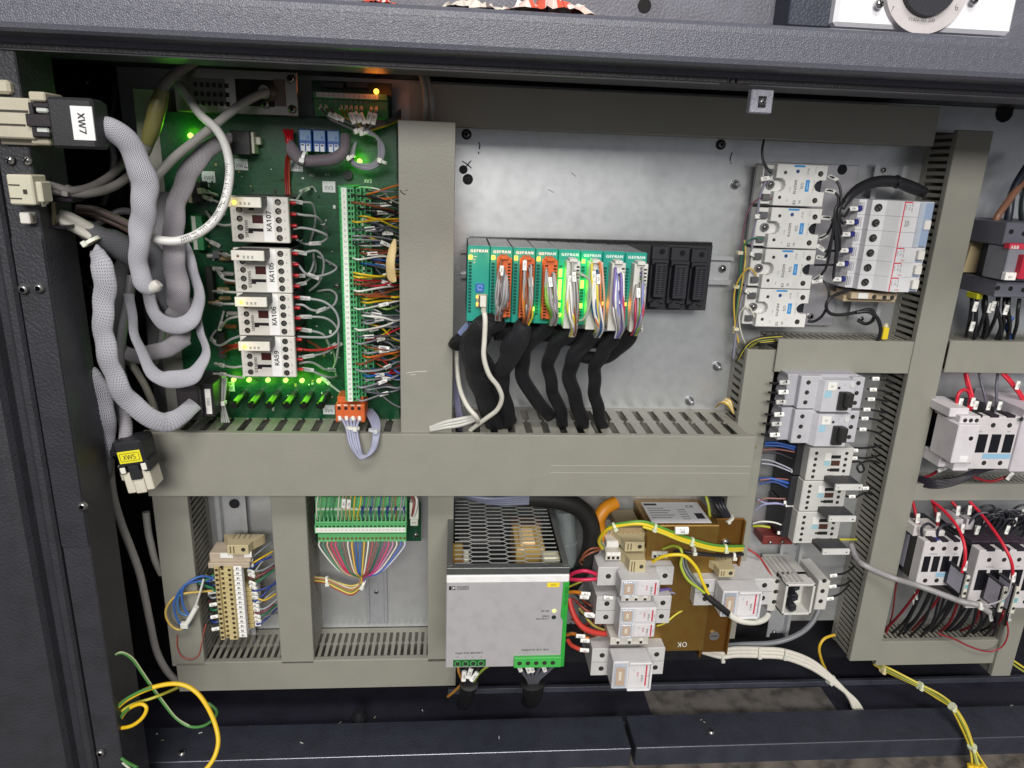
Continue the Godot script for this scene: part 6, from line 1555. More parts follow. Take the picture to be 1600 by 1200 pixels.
# ---- lower row: beige terminals, fan-out board, power supply, fuse holders, filter -----------------------------
func fuse_holder(label: String, a: Vector3, b: Vector3, ca: Vector3, cb: Vector3, rows: int, lens: bool) -> void:
	thing("fuse_holder", label, "fuse holder", V((a.x + b.x) / 2, a.y, 10), "white fuse switch holders")
	var h := b.y - a.y
	var g := geo(S(196, 195, 196))
	var w := b.x - a.x
	g.prism([Vector2(0, 6), Vector2(0, b.z), Vector2(w * 0.26, b.z), Vector2(w * 0.32, b.z + 8), Vector2(w * 0.7, b.z + 8), Vector2(w * 0.76, b.z), Vector2(w, b.z), Vector2(w, 20), Vector2(w * 0.9, 6)], V(a.x, a.y, 0), V(1, 0, 0), V(0, 0, 1), V(0, 1, 0), 0, h, 0.6)
	put(g, "body", "plastic")
	g = geo(S(80, 80, 84))
	for k in range(1, rows): g.box(V(a.x - 0.1, a.y + h * k / rows - 0.15, 20), V(b.x + 0.1, a.y + h * k / rows + 0.15, b.z + 0.15), 0)
	if rows > 1: put(g, "pole_seam", "matte")
	for k in rows:
		var y := a.y + h * (k + 0.5) / rows
		screw_hole(V(a.x + w * 0.14, y, b.z), 2.9); screw_hole(V(b.x - w * 0.11, y, b.z), 2.9)
	g = geo(S(204, 203, 206)); g.box(V(ca.x, ca.y, b.z + 4), V(cb.x, cb.y, cb.z), 0.9); put(g, "fuse_carrier", "plastic")
	var cw := cb.x - ca.x; var ch := cb.y - ca.y
	var n := 1 if lens else rows
	for k in n:
		var y0 := ca.y + ch * k / n; var y1 := ca.y + ch * (k + 1) / n
		g = geo(S(190, 140, 50)); g.box(V(ca.x + cw * 0.09, lerpf(y0, y1, 0.14), cb.z + 0.1), V(ca.x + cw * 0.32, lerpf(y0, y1, 0.8), cb.z + 1.2), 0.4)
		g.col = S(226, 214, 180); g.box(V(ca.x + cw * 0.16, lerpf(y0, y1, 0.34), cb.z + 1.1), V(ca.x + cw * 0.23, lerpf(y0, y1, 0.66), cb.z + 1.5), 0.1)
		put(g, "fuse", "gloss")
		g = geo(); g.box(V(ca.x + cw * 0.04, lerpf(y0, y1, 0.06), cb.z), V(ca.x + cw * 0.36, lerpf(y0, y1, 0.94), cb.z + 2.4), 0.4); put(g, "clear_window", "clear")
		g = geo(S(214, 212, 214)); g.box(V(ca.x + cw * 0.42, lerpf(y0, y1, 0.08), cb.z), V(ca.x + cw * 0.96, lerpf(y0, y1, 0.92), cb.z + 0.8), 0.3); put(g, "label_plate", "plastic")
		g = geo(S(190, 50, 74)); g.box(V(ca.x + cw * 0.86, lerpf(y0, y1, 0.12), cb.z + 0.8), V(ca.x + cw * 0.9, lerpf(y0, y1, 0.88), cb.z + 0.95), 0); put(g, "red_stripe", "print")
		text("bticino", V(ca.x + cw * 0.935, (y0 + y1) / 2, cb.z + 0.95), 1.0, "ink", 90); text("F 76 N", V(ca.x + cw * 0.78, lerpf(y0, y1, 0.4), cb.z + 0.95), 2.1, "ink", 90, true)
		text("10x38", V(ca.x + cw * 0.66, lerpf(y0, y1, 0.55), cb.z + 0.95), 1.7, "ink_red", 90, true); text("CE", V(ca.x + cw * 0.55, lerpf(y0, y1, 0.7), cb.z + 0.95), 1.5, "ink_grey", 90)
	if lens:
		g = geo(S(222, 222, 226))
		g.box(V(ca.x + cw * 0.4, ca.y - 0.5, cb.z), V(ca.x + cw * 1.02, ca.y + 1.4, cb.z + 4), 0.5); g.box(V(ca.x + cw * 0.4, cb.y - 1.4, cb.z), V(ca.x + cw * 1.02, cb.y + 0.5, cb.z + 4), 0.5)
		g.box(V(ca.x + cw * 0.97, ca.y - 0.5, cb.z), V(ca.x + cw * 1.02, cb.y + 0.5, cb.z + 4), 0.5)
		put(g, "pull_handle", "plastic")

func beige_clamp(a: Vector3, b: Vector3, called := "end_clamp", z0 := 4.0) -> void:
	var g := geo(S(186, 174, 138))
	var w := b.x - a.x; var d := b.z
	g.prism([Vector2(0, z0), Vector2(w * 0.04, maxf(z0 + 2, d * 0.6)), Vector2(w * 0.2, d * 0.84), Vector2(w * 0.24, d), Vector2(w * 0.74, d), Vector2(w * 0.8, d * 0.82), Vector2(w * 0.97, maxf(z0 + 2, d * 0.62)), Vector2(w, z0)], V(a.x, a.y, 0), V(1, 0, 0), V(0, 0, 1), V(0, 1, 0), 0, b.y - a.y, 0.5)
	put(g, called, "plastic")
	g = geo(S(96, 84, 60))
	for k in 2: g.box(V(a.x + w * (0.3 + k * 0.08), a.y + 1.5, d - 0.1), V(a.x + w * (0.33 + k * 0.08), b.y - 1.5, d + 0.15), 0)
	for k in 4: g.box(V(a.x + w * (0.28 + k * 0.13), b.y - 0.1, d * 0.5), V(a.x + w * (0.3 + k * 0.13), b.y + 0.15, d * 0.75), 0)
	put(g, "slit", "matte")
	screw_hole(V(a.x + w * 0.62, (a.y + b.y) / 2, d), minf(2.2, (b.y - a.y) * 0.3))

func build_lower() -> void:
	var Z := V(0, 0, 1); var Y := V(0, 1, 0); var X := V(1, 0, 0)
	var g: Geo
	var q: Vector3
	# --- beige terminal strip
	din_rail("vertical steel rail behind the beige terminal strip at the lower left", V(-281.3, 311.1, 0.2), V(-245.8, 559.3, 12), false, 10)
	g = geo(S(20, 20, 26)); q = V(-261.2, 504, 3); g.cyl(q, q + V(0, 0, 0.6), 6, 18); put(g, "bore", "matte")
	thing("terminal_strip", "stack of beige rail terminals with white number tags under a big beige end clamp", "terminal strip", V(-263.5, 339.5, 40))
	var lo := V(-277.8, 357.7, 64); var hi := V(-248.6, 453.9, 64)
	var x0 := -272.3; var x1 := -248.5
	var n := 15
	var p := (hi.y - lo.y) / n
	g = geo(S(196, 180, 132))
	g.prism([Vector2(x0, 10), Vector2(x0, 58), Vector2(x0 + 3, 64), Vector2(x0 + 7, 64), Vector2(x0 + 8, 60), Vector2(x0 + 12, 60), Vector2(x0 + 13, 64), Vector2(x1 - 2, 64), Vector2(x1, 58), Vector2(x1, 10)], V(0, -p * 0.5 + 0.15, 0), V(1, 0, 0), Z, Y, 0, p - 0.3)
	var tm := arrays(g, Vector3.ZERO)
	g = geo(S(60, 48, 30))
	for u in [x0 + 5, x1 - 4.5]: g.cyl(V(u, 0.2, 64), V(u, 0.2, 64.15), p * 0.3, 10)
	g.box(V(x0 + 8.6, -p * 0.3, 60), V(x0 + 11.6, p * 0.2, 60.2), 0)
	var th := arrays(g, Vector3.ZERO)
	g = geo(S(232, 232, 230)); g.box(V(x1 - 1, -p * 0.42, 52), V(x1 + 8, p * 0.42, 60.5), 0.3); g.col = S(90, 90, 96); g.box(V(x1 + 2, -p * 0.2, 60.4), V(x1 + 3.4, p * 0.2, 60.7), 0); g.box(V(x1 + 4, -p * 0.2, 60.4), V(x1 + 4.8, p * 0.2, 60.7), 0)
	var tg := arrays(g, Vector3.ZERO)
	for k in n:
		var at := V(0, lo.y + (k + 0.5) * p, 0)
		var t := inst(tm, "rail_terminal", "plastic", Transform3D(Basis(), at))
		for e in [[th, "screw_hole", "matte"], [tg, "number_tag", "print"]]:
			var mi := MeshInstance3D.new(); mi.name = e[1]; mi.mesh = e[0]; mi.material_override = M[e[2]]; t.add_child(mi, true)
	# second column, lower
	var n2 := 9
	var lo2 := 359.8; var hi2 := 416.3
	var p2 := (hi2 - lo2) / n2
	var c0 := -248.4; var c1 := -235.8
	g = geo(S(190, 172, 122)); g.box(V(c0, -p2 * 0.45, 8), V(c1, p2 * 0.45, 46), 0.4); var sm := arrays(g, Vector3.ZERO)
	g = geo(S(232, 232, 230)); g.box(V(c1 - 1, -p2 * 0.4, 34), V(c1 + 7, p2 * 0.4, 43), 0.3); g.col = S(90, 90, 96); g.box(V(c1 + 2, -p2 * 0.2, 42.9), V(c1 + 3, p2 * 0.2, 43.2), 0)
	var sg := arrays(g, Vector3.ZERO)
	for k in n2:
		inst(sm, "rail_terminal", "plastic", Transform3D(Basis(), V(0, lo2 + (k + 0.5) * p2, 0)))
		inst(sg, "number_tag", "print", Transform3D(Basis(), V(0, lo2 + (k + 0.5) * p2, 0)))
	g = geo(S(178, 164, 146)); g.box(V(-277.5, 450.7, 30), V(-231.2, 457.3, 60), 0.6); g.box(V(-276.7, 454.9, 30), V(-230.3, 468.2, 56), 1.0); put(g, "end_bracket", "plastic")
	beige_clamp(V(-265.7, 468.8, 0), V(-219.1, 480.3, 60), "end_clamp", 34)
	g = geo(S(226, 226, 222)); g.box(V(-264, 462.2, 55), V(-249.8, 468, 57), 0.2); g.box(V(-237.6, 462.8, 55), V(-229, 469.5, 57), 0.2); put(g, "paper_tag", "print")
	thing("terminal_wires", "blue, green and grey marked wires right of the beige terminal strip", "wires", V(-228, 434.1, 50))
	var cs := [S(110, 116, 122), S(40, 66, 140), S(150, 154, 160), S(30, 110, 70), S(40, 66, 140), S(206, 170, 40), S(140, 144, 150), S(124, 60, 70), S(90, 94, 100)]
	for k in 18:
		var y := 872.0
		var a := V(-239.9, 454.4, 44).lerp(V(-236.7, 364.5, 40), k / 17.0)
		var b := V(-208.2, 461.9, 34).lerp(V(-209.8, 372.4, 30), k / 17.0) + V(rng.randf_range(-4, 2), rng.randf_range(-8, 14), rng.randf_range(-10, 8))
		var pts := [a, a + V(6, rng.randf_range(-1, 2), 4), a.lerp(b, 0.6) + V(0, rng.randf_range(-3, 4), 8), b]
		wire(pts, 1.1, cs[(k * 5) % 9])
		if k % 3 != 2: marker(along(pts, 0.3)[0] + V(0, 0, 1), along(pts, 0.3)[1], 10, 4.6)
	for k in 9:
		var a := V(x0 + 1, lo.y + (k + 1.0) * p * 1.3, 50)
		wire([a, a + V(-8, -1, 2), a + V(-16, -4 + k * 0.3, -8), a + V(-22, -8 - k, -26)], 1.2, cs[(k * 4) % 9])
		if k % 2 == 0: marker(a + V(-7, -1, 3), V(1, 0.2, 0), 9, 4.4)
	thing("stray_wire_bunch", "blue, yellow and grey wires looping out over the leftmost duct with a white connector", "wires", V(-304.4, 375, 75))
	for w in [[[V(-272.6, 436.7, 60), V(-281.3, 444.7, 66), V(-292, 443.6, 72), V(-304.2, 433.1, 76), V(-311.9, 417.9, 78), V(-311, 398.6, 78), V(-303.9, 384.1, 78), V(-297.8, 389.1, 78)], S(60, 100, 170)], [[V(-273.1, 437.9, 58), V(-287.1, 443.1, 66), V(-301.3, 433.8, 72), V(-308, 422.4, 76), V(-307.4, 407, 78), V(-299.5, 401, 78)], S(60, 110, 160)], [[V(-276.4, 432.9, 58), V(-286.1, 438.1, 66), V(-298.8, 438.4, 74), V(-303.2, 428.1, 76), V(-303.1, 414.8, 76), V(-299.9, 403.8, 76), V(-294.7, 399.5, 76)], S(60, 100, 170)], [[V(-276, 420.2, 58), V(-288.8, 423.9, 66), V(-300.6, 426.3, 72), V(-312.1, 423.3, 76), V(-320.9, 411.4, 78), V(-322.2, 398.8, 78), V(-317.7, 387.7, 78), V(-309.7, 382.5, 78), V(-302.2, 386.6, 78)], S(206, 176, 90)], [[V(-282.4, 439.3, 64), V(-283.2, 431.9, 72), V(-287.4, 417.9, 76), V(-291.9, 406.8, 78), V(-297.1, 395.9, 78)], S(190, 190, 184)], [[V(-273.5, 440, 56), V(-280.4, 437.2, 62), V(-287.2, 433.5, 64), V(-276.3, 425.7, 60), V(-273.2, 419.3, 58)], S(40, 120, 80)]]:
		wire(w[0], 1.35, w[1])
	g = geo(S(226, 226, 220)); g.tube([V(-287.1, 413.9, 80), V(-295.5, 398.9, 80), V(-302.9, 387.2, 80)], 3.0, 8); g.box(V(-301.2, 390.6, 80) + V(-5, -4, -3), V(-301.2, 390.6, 80) + V(3, 3, 3), 0.6); put(g, "white_connector", "plastic")
	wire([V(-317.3, 366.8, 67), V(-318.8, 351.9, 67), V(-315, 338.5, 67), V(-305.2, 333.9, 67), V(-296, 339, 67), V(-291.3, 355, 66), V(-290.3, 363.8, 60), V(-287.8, 374.1, 56)], 0.6, S(176, 74, 60), null, "cable", "thin_red_wire")
	# --- green fan-out board
	thing("fan_out_board", "green two-row terminal board with a white number strip, hung under the long duct", "terminal board", V(-107.8, 464.1, 30))
	g = geo(S(20, 70, 44)); g.box(V(-162.4, 465.2, 24), V(-37.2, 517, 26), 0.3); put(g, "board", "pcb")
	g = geo(S(104, 186, 122))
	var f0 := V(-157.5, 491.7, 52); var f1 := V(-52.9, 491.3, 52)
	var yb := f0.y; var yt := 531.3
	g.prism([Vector2(26, yb - 1), Vector2(52, yb - 1), Vector2(52, lerpf(yb, yt, 0.22)), Vector2(48, lerpf(yb, yt, 0.26)), Vector2(47, lerpf(yb, yt, 0.52)), Vector2(42, lerpf(yb, yt, 0.56)), Vector2(41, yt), Vector2(26, yt)], V(f0.x, 0, 0), Z, Y, X, 0, f1.x - f0.x, 0.4)
	g.box(V(f0.x + 1, 473.7, 26), V(f1.x - 1, 483.8, 42), 0.5)
	put(g, "terminal_body", "plastic")
	g = geo(S(226, 228, 220)); g.box(V(f0.x + 1, yb, 51.9), V(f1.x - 1, lerpf(yb, yt, 0.15), 52.3), 0.1); g.box(V(f0.x + 1, lerpf(yb, yt, 0.6), 41), V(f1.x - 1, lerpf(yb, yt, 0.66), 43), 0.1); put(g, "number_strip", "print")
	var np := 22
	for k in np:
		var x := lerpf(f0.x + 3, f1.x - 3, k / (np - 1.0))
		text(str(k + 1), V(x, lerpf(yb, yt, 0.075), 52.4), 1.8, "ink")
		g = geo(S(26, 66, 40))
		g.box(V(x - 1.5, lerpf(yb, yt, 0.17), 51.8), V(x + 1.5, lerpf(yb, yt, 0.22), 52.2), 0); g.box(V(x - 1.5, lerpf(yb, yt, 0.3), 47.5), V(x + 1.5, lerpf(yb, yt, 0.42), 48), 0); g.box(V(x - 1.5, lerpf(yb, yt, 0.7), 40.6), V(x + 1.5, lerpf(yb, yt, 0.84), 41.3), 0)
		put(g, "wire_entry", "matte")
		g = geo(S(190, 180, 130)); g.cyl(V(x, 478.7, 42), V(x, 478.7, 43.2), 1.7, 8); put(g, "clamp_screw", "metal_vc")
	g = geo(S(206, 212, 200)); g.box(V(-49.6, 503.6, 26), V(-39.2, 525, 44), 0.6); g.box(V(-49.3, 492, 26), V(-40.3, 501.3, 38), 0.6); put(g, "small_plug", "plastic")
	text("24V", V(-44.8, 496.4, 38.3), 2.0, "ink")
	bolt("cross_screw", V(-43.3, 473.5, 26), 4)
	wire([V(-45.2, 506.9, 44), V(-42.1, 518.6, 46), V(-41.4, 529.9, 44), V(-46.9, 536.8, 38)], 1.6, S(206, 206, 200)); wire([V(-46.7, 508.6, 44), V(-45, 518.6, 46), V(-45.2, 529, 42), V(-53, 535.9, 36)], 1.6, S(130, 62, 58))
	thing("fan_out_feed_wires", "white, green, yellow and blue wires coming down behind the duct into the green fan-out board", "wires", V(-107.9, 506.9, 50))
	for k in np:
		var x := lerpf(f0.x + 3, f1.x - 3, k / (np - 1.0))
		var c: Color = [S(206, 206, 196), S(120, 160, 110), S(60, 120, 80), S(60, 130, 90), S(60, 120, 80), S(206, 200, 190), S(180, 170, 150), S(200, 150, 110), S(206, 170, 90), S(216, 180, 40), S(216, 180, 40), S(60, 80, 130), S(130, 140, 120), S(80, 100, 140), S(130, 140, 120), S(50, 70, 130), S(140, 130, 100), S(60, 70, 130), S(140, 120, 110), S(150, 90, 70), S(150, 150, 160), S(150, 150, 160)][k]
		wire([V(x, lerpf(yb, yt, 0.36), 48), V(x + rng.randf_range(-0.5, 1), lerpf(yb, yt, 0.6), 54), V(x + rng.randf_range(-1, 3), lerpf(yb, yt, 0.95), 52), V(x + rng.randf_range(0, 5), yt + 16, 40)], 0.9, c)
		if k > 10 and k % 2: 
			var gg := geo(S(44, 60, 128)); gg.cyl(V(x, lerpf(yb, yt, 0.62), 53), V(x + 0.6, lerpf(yb, yt, 0.85), 54), 1.5, 8); put(gg, "blue_ferrule", "plastic")
	marker(V(-123, 531, 56), V(0.1, 1, 0), 11, 5); marker(V(-117.3, 530.2, 56), V(0.1, 1, 0), 11, 5)
	thing("fan_out_wires", "twenty odd bright coloured wires fanning in from the green board to one tied bunch", "wires", V(-107, 416.1, 40))
	var fc := [S(196, 200, 190), S(70, 130, 100), S(196, 160, 130), S(196, 40, 80), S(200, 60, 100), S(40, 120, 80), S(130, 100, 80), S(206, 200, 190), S(214, 170, 60), S(40, 90, 160), S(50, 110, 180), S(206, 170, 50), S(216, 214, 200), S(170, 70, 70), S(130, 80, 70), S(20, 90, 70), S(150, 60, 110), S(200, 60, 120), S(190, 130, 170), S(206, 200, 190), S(70, 100, 180), S(190, 190, 210)]
	var hub := V(-106.1, 421.7, 46)
	for k in np:
		var x := lerpf(f0.x + 3, f1.x - 3, k / (np - 1.0))
		var p0 := V(x, 474.8, 43)
		var t := k / (np - 1.0) - 0.5
		wire([p0, p0 + V(-t * 3, -7, 4), p0.lerp(hub, 0.55) + V(t * 7, -3, 9 + (k % 3)), hub + V(t * 9, 9, 2 + k % 3), hub + V(t * 5, -1, k % 3), hub + V(-4, -5 + (k % 5), -2)], 0.95, fc[k])
	var bl := [V(-106.4, 418.7, 44), V(-119, 412.3, 42), V(-134.4, 413.8, 40), V(-151.5, 419.3, 36), V(-169.4, 417.5, 30)]
	for k in 12:
		var o := V(0, (k % 4) * 1.9 - 3, (k / 4) * 1.8)
		wire([bl[0] + o * 0.8, bl[1] + o * 1.3 + V(0, -k * 0.4, 0), bl[2] + o * 1.3, bl[3] + o * 0.8, bl[4] + o * 0.8], 1.0, [S(216, 190, 60), S(206, 200, 180), S(150, 60, 50), S(214, 196, 90), S(120, 130, 60), S(170, 110, 80)][k % 6])
	tie(V(-105.4, 419.9, 46), V(1, -0.5, 0), 5.4); tie(V(-148.3, 419.1, 37), V(1, 0.2, 0), 5)
	# bright folded strip and plate details below
	thing("rail_channel", "bare grey steel channel under the bunch of coloured wires", "rail", V(-94.2, 337, 2))
	g = geo(S(176, 178, 184)); g.box(V(-107.7, 333.9, 0.2), V(-103.7, 413.3, 4), 0.4); g.box(V(-85.2, 334.4, 0.2), V(-81.2, 414.9, 4), 0.4); g.box(V(-104.1, 332.7, 0.2), V(-85.5, 411.5, 1.2), 0.2); put(g, "channel", "zinc_bright")
	bolt("cross_screw", V(-95.1, 379.1, 1.2), 3)
	# --- power supply
	var a := V(-4.9, 396.7, 14); var b := V(119.9, 498.7, 170)
	var top := 515
	thing("power_supply", "large grey power supply with a perforated top, white band and bright green side stripe", "power supply", V((a.x + b.x) / 2, a.y, 14))
	g = geo(S(166, 164, 167)); g.box(V(a.x, a.y, 165), V(b.x, b.y, 170), 0.8); put(g, "front_panel", "plastic")
	g = geo(S(232, 232, 232)); g.box(V(a.x, b.y + 0.2, 164), V(b.x, b.y + 8.6, 171), 0.8); put(g, "white_band", "plastic")
	g = geo(S(96, 98, 98)); g.box(V(a.x, b.y + 8.8, 160), V(b.x, top, 169.5), 0.5); put(g, "front_edge", "zinc_bright")
	g = geo(S(60, 62, 64)); g.box(V(a.x, a.y + 2, 14), V(a.x + 1.6, top - 1, 165), 0.2); g.box(V(b.x - 1.6, a.y + 2, 14), V(b.x, top - 1, 165), 0.2); g.box(V(a.x + 1.6, a.y + 2, 14), V(b.x - 1.6, top - 1, 16), 0.2); g.box(V(a.x + 1.6, a.y, 14), V(b.x - 1.6, a.y + 2, 165), 0.2); put(g, "casing", "paint")
	# hexagonal grille in the top
	g = geo(S(146, 148, 146))
	var nx := 6; var W := (b.x - a.x - 12) / nx; var D := 9.4
	for c in nx:
		for r in 17:
			var z := 18.0 + (r + 0.5 * (c % 2)) * D * 0.94
			if z > 161: continue
			var xa := a.x + 6 + c * W; var xb := xa + W
			g.box(V(xa + 2.2, top - 0.9, z - 0.45), V(xb - 2.2, top, z + 0.45), 0)
			for way in [-1.0, 1.0]:
				if c < nx - 1:
					var zz: float = z + way * D * 0.47
					g.tube([V(xb - 2.4, top - 0.45, z), V(xb + 2.4, top - 0.45, zz)], 0.6, 4, -1, Z, [], [], 1)
	put(g, "grille", "plastic")
	g = geo(S(110, 112, 112)); g.box(V(a.x, top - 1, 14), V(a.x + 6, top + 0.1, 165), 0.2); g.box(V(b.x - 6, top - 1, 14), V(b.x, top + 0.1, 165), 0.2); g.box(V(a.x + 6, top - 1, 14), V(b.x - 6, top + 0.1, 18), 0.2); put(g, "top_frame", "zinc_bright")
	for e in [[0.04, 0.14, 80, 118, 22, S(176, 146, 70)], [0.04, 0.14, 122, 142, 16, S(150, 110, 60)], [0.14, 0.19, 108, 128, 14, S(220, 216, 200)], [0.6, 0.86, 56, 112, 12, S(196, 164, 96)], [0.64, 0.78, 70, 104, 8, S(222, 190, 130)], [0.82, 0.97, 118, 134, 10, S(206, 200, 170)], [0.84, 0.95, 148, 160, 10, S(196, 200, 190)], [0.05, 0.1, 150, 160, 14, S(60, 80, 170)], [0.5, 0.58, 148, 162, 16, S(170, 100, 50)], [0.1, 0.5, 30, 60, 30, S(60, 56, 60)], [0.6, 0.9, 24, 44, 18, S(120, 92, 80)], [0.22, 0.56, 66, 150, 34, S(40, 42, 46)]]:
		g = geo(e[5]); g.box(V(lerpf(a.x, b.x, e[0]), a.y + 40, e[2]), V(lerpf(a.x, b.x, e[1]), top - e[4], e[3]), 1.2); put(g, "inner_component", "gloss")
	g = geo(S(44, 158, 56))
	g.prism([Vector2(113.7, a.y - 0.4), Vector2(b.x + 0.4, a.y - 0.4), Vector2(b.x + 0.4, b.y), Vector2(114.1, b.y), Vector2(113.4, lerpf(a.y, b.y, 0.6)), Vector2(116.1, lerpf(a.y, b.y, 0.55)), Vector2(116.1, a.y + 6), Vector2(113.7, a.y + 6)], Vector3.ZERO, X, Y, Z, 166, 170.9, 0.4)
	put(g, "green_stripe", "plastic")
	text("TRIO POWER", V(118.1, lerpf(a.y, b.y, 0.84), 171.1), 2.8, "ink", 90)
	g = geo(S(24, 24, 26)); q = V(a.x + 3, b.y - 6.4, 170)
	g.box(q + V(-0.5, -1.8, 0), q + V(2.2, 2.6, 0.15), 0); g.box(q + V(2.8, -1.8, 0), q + V(5.8, 2.6, 0.15), 0); put(g, "logo_block", "print")
	text("P", q + V(4.3, 0.4, 0.3), 3.0, "ink_white", 0, true)
	text("PHOENIX", q + V(13.6, 1.7, 0.15), 2.0, "ink", 0, true); text("CONTACT", q + V(13.8, -0.8, 0.15), 2.0, "ink", 0, true)
	g = geo(S(232, 206, 40)); g.box(V(97.6, b.y - 6, 170), V(110.2, b.y - 0.6, 170.3), 0.1); put(g, "yellow_label", "print"); text("-KD1", V(103.9, b.y - 3.3, 170.4), 2.2, "ink")
	q = V(106.5, lerpf(a.y, b.y, 0.665), 170)
	g = geo(); g.dome(q, Z, 2.2, 1.0, 14); put(g, "indicator_led", "led_lime")
	text("DC OK", q + V(-9.5, 0, 0.15), 2.0, "ink", 0, true); text("Adjust", q + V(-8.5, -6.0, 0.15), 1.8, "ink", 0, true); text("22,5-29,5 V", q + V(-12, -9.2, 0.15), 1.8, "ink", 0, true)
	g = geo(S(20, 34, 24)); g.cyl(q + V(0, -7.6, 0), q + V(0, -7.6, 0.3), 2.4, 14); put(g, "trim_screw", "matte")
	var yl := lerpf(a.y, b.y, 0.115)
	text("Input 3 AC 400-500 V", V(19.4, lerpf(a.y, b.y, 0.18), 170.15), 2.1, "ink", 0, true); text("Output DC 24 V  20 A", V(88.7, lerpf(a.y, b.y, 0.205), 170.15), 2.1, "ink", 0, true)
	for k in 4: text(["PE", "L1", "L2", "L3"][k], V(7.5 + k * 8.2, lerpf(a.y, b.y, 0.13), 170.15), 1.6, "ink_grey")
	for k in 5: text(["+", "+", "-", "-", "-"][k], V(71.9 + k * 9.0, lerpf(a.y, b.y, 0.165), 170.15), 2.0, "ink_grey")
	g = geo(S(22, 92, 40)); g.box(V(2.9, a.y + 1.5, 167), V(37.2, lerpf(a.y, b.y, 0.1), 170.4), 0.4); put(g, "input_terminal", "plastic")
	g = geo(S(66, 170, 76)); g.box(V(66.6, a.y + 1.2, 166), V(116.9, lerpf(a.y, b.y, 0.135), 174), 0.6); put(g, "output_terminal", "plastic")
	for k in 4: 
		g = geo(S(80, 170, 96)); g.cyl(V(7.6 + k * 8.2, lerpf(a.y, b.y, 0.055), 170.4), V(7.6 + k * 8.2, lerpf(a.y, b.y, 0.055), 170.9), 3.2, 16); put(g, "terminal_ring", "plastic")
		screw_hole(V(7.6 + k * 8.2, lerpf(a.y, b.y, 0.055), 170.9), 2.2)
	for k in 5: screw_hole(V(72.5 + k * 8.8, lerpf(a.y, b.y, 0.07), 174), 2.2)
	thing("supply_input_wires", "marked wires under the left end of the power supply entering a black sleeve", "wires", V(23.3, 328.9, 120))
	for k in 4:
		wire([V(9.3, 383.6, 150) + V(k * 7.6, 0, 0), V(13, 370.4, 146) + V(k * 5, 0, 0), V(17.7, 348.5, 136) + V(k * 2.4, 0, 0), V(21.3, 322.9, 118) + V(k * 1.2, 0, 0)], 1.5, S(36, 36, 40))
	marker(V(15, 370.2, 150), V(0.05, 1, 0), 13, 5.2); marker(V(21.2, 373.4, 150), V(0.25, 1, 0), 13, 5.2); marker(V(26.2, 369.1, 150), V(0.6, 1, 0), 13, 5.2)
	wire([V(41.9, 382.8, 150), V(35.9, 376.4, 148), V(30, 363.3, 142), V(25.1, 341.6, 130)], 1.5, S(140, 160, 60)); wire([V(8.6, 383.6, 150), V(9.5, 372.1, 146), V(13.5, 345.4, 130), V(6.6, 318.3, 110), V(-2.3, 292.4, 90)], 1.6, S(196, 140, 50))
	g = geo(S(26, 26, 30)); g.tube([V(21.2, 348.4, 136), V(20.4, 328, 122), V(19.1, 293.3, 96), V(16.8, 263.3, 70)], 9.5, 14, 8, Z, [1.1, 1.0, 0.9, 0.9]); put(g, "black_sleeve", "sleeve_black")
	thing("supply_output_wires", "dark grey marked wires under the right end of the power supply entering a black sleeve", "wires", V(93.6, 327.1, 120))
	for k in 6:
		wire([V(75.3, 383.7, 152) + V(k * 7.6, 0, 0), V(79.6, 372, 148) + V(k * 5.4, 0, 0), V(86.8, 355.2, 140) + V(k * 2.4, 0, 0), V(92.5, 329.7, 122) + V(k * 1.2, 0, 0)], 2.0, S(96, 98, 108))
	for m in [V(75.2, 382, 154), V(84.3, 380.1, 154), V(88.5, 380.8, 154), V(101.8, 381.3, 154)]: marker(m, V(-0.4 if m.x < 150 else 0.2, 1, 0), 9, 4.6)
	g = geo(S(26, 26, 30)); g.tube([V(93.5, 346.6, 134), V(95.6, 327.8, 122), V(99, 294.8, 96), V(99.8, 264.8, 70)], 12.5, 14, 9, Z, [1.15, 1.0, 0.9, 0.9]); put(g, "black_sleeve", "sleeve_black")
	# --- behind and right of the supply
	g = geo(S(22, 22, 26)); g.tube([V(49.8, 537.7, 60), V(90.5, 538.4, 58), V(128.7, 532.3, 54), V(154.6, 516.2, 50), V(166.8, 489.8, 48), V(166.2, 458.4, 46), V(156.4, 432.7, 44), V(145.7, 410.5, 40)], 11, 16, -1, Z, [0.7, 0.9, 1, 1, 1, 1, 1, 1])
	single(g, "black_hose", "rubber", "thick black cable bending down in an arc just right of the power supply's top", "cable", V(145.7, 410.5, 40))
	thing("grey_cables_behind", "grey cables lying above the power supply under the long duct", "cables", V(54.4, 524.6, 50))
	for k in 4: wire([V(9.4, 544.2, 60) + V(0, k * 1.4, k * 2), V(27.4, 541.8, 70) + V(0, k * 2, k * 2), V(52.6, 539, 74) + V(0, k * 2.6, k), V(86.4, 537.8, 70) + V(0, k * 3, 0)], 2.2, S(120, 124, 146))
	thing("metal_can", "shiny grey metal can partly hidden between power supply and black cable", "can", V(140.5, 443, 30))
	g = geo(S(150, 160, 160)); g.cyl(V(141.8, 438.3, 34), V(134.3, 512.3, 34), 13, 24); g.cyl(V(139.4, 464.8, 34), V(139.2, 469.2, 34), 13.6, 24); put(g, "can", "zinc_bright")
	g = geo(S(216, 140, 30)); g.tube([V(196.1, 520.7, 34), V(182, 515.3, 40), V(175.1, 502.9, 44), V(177.9, 485.8, 44), V(187.8, 469.7, 40)], 8, 14)
	single(g, "orange_cable", "cable", "thick orange cable curving behind the yellow green wires", "cable", V(187.8, 469.7, 40))
	# --- brass filter
	var ba := V(227.9, 334.6, 0); var bb := V(314, 508.8, 70)
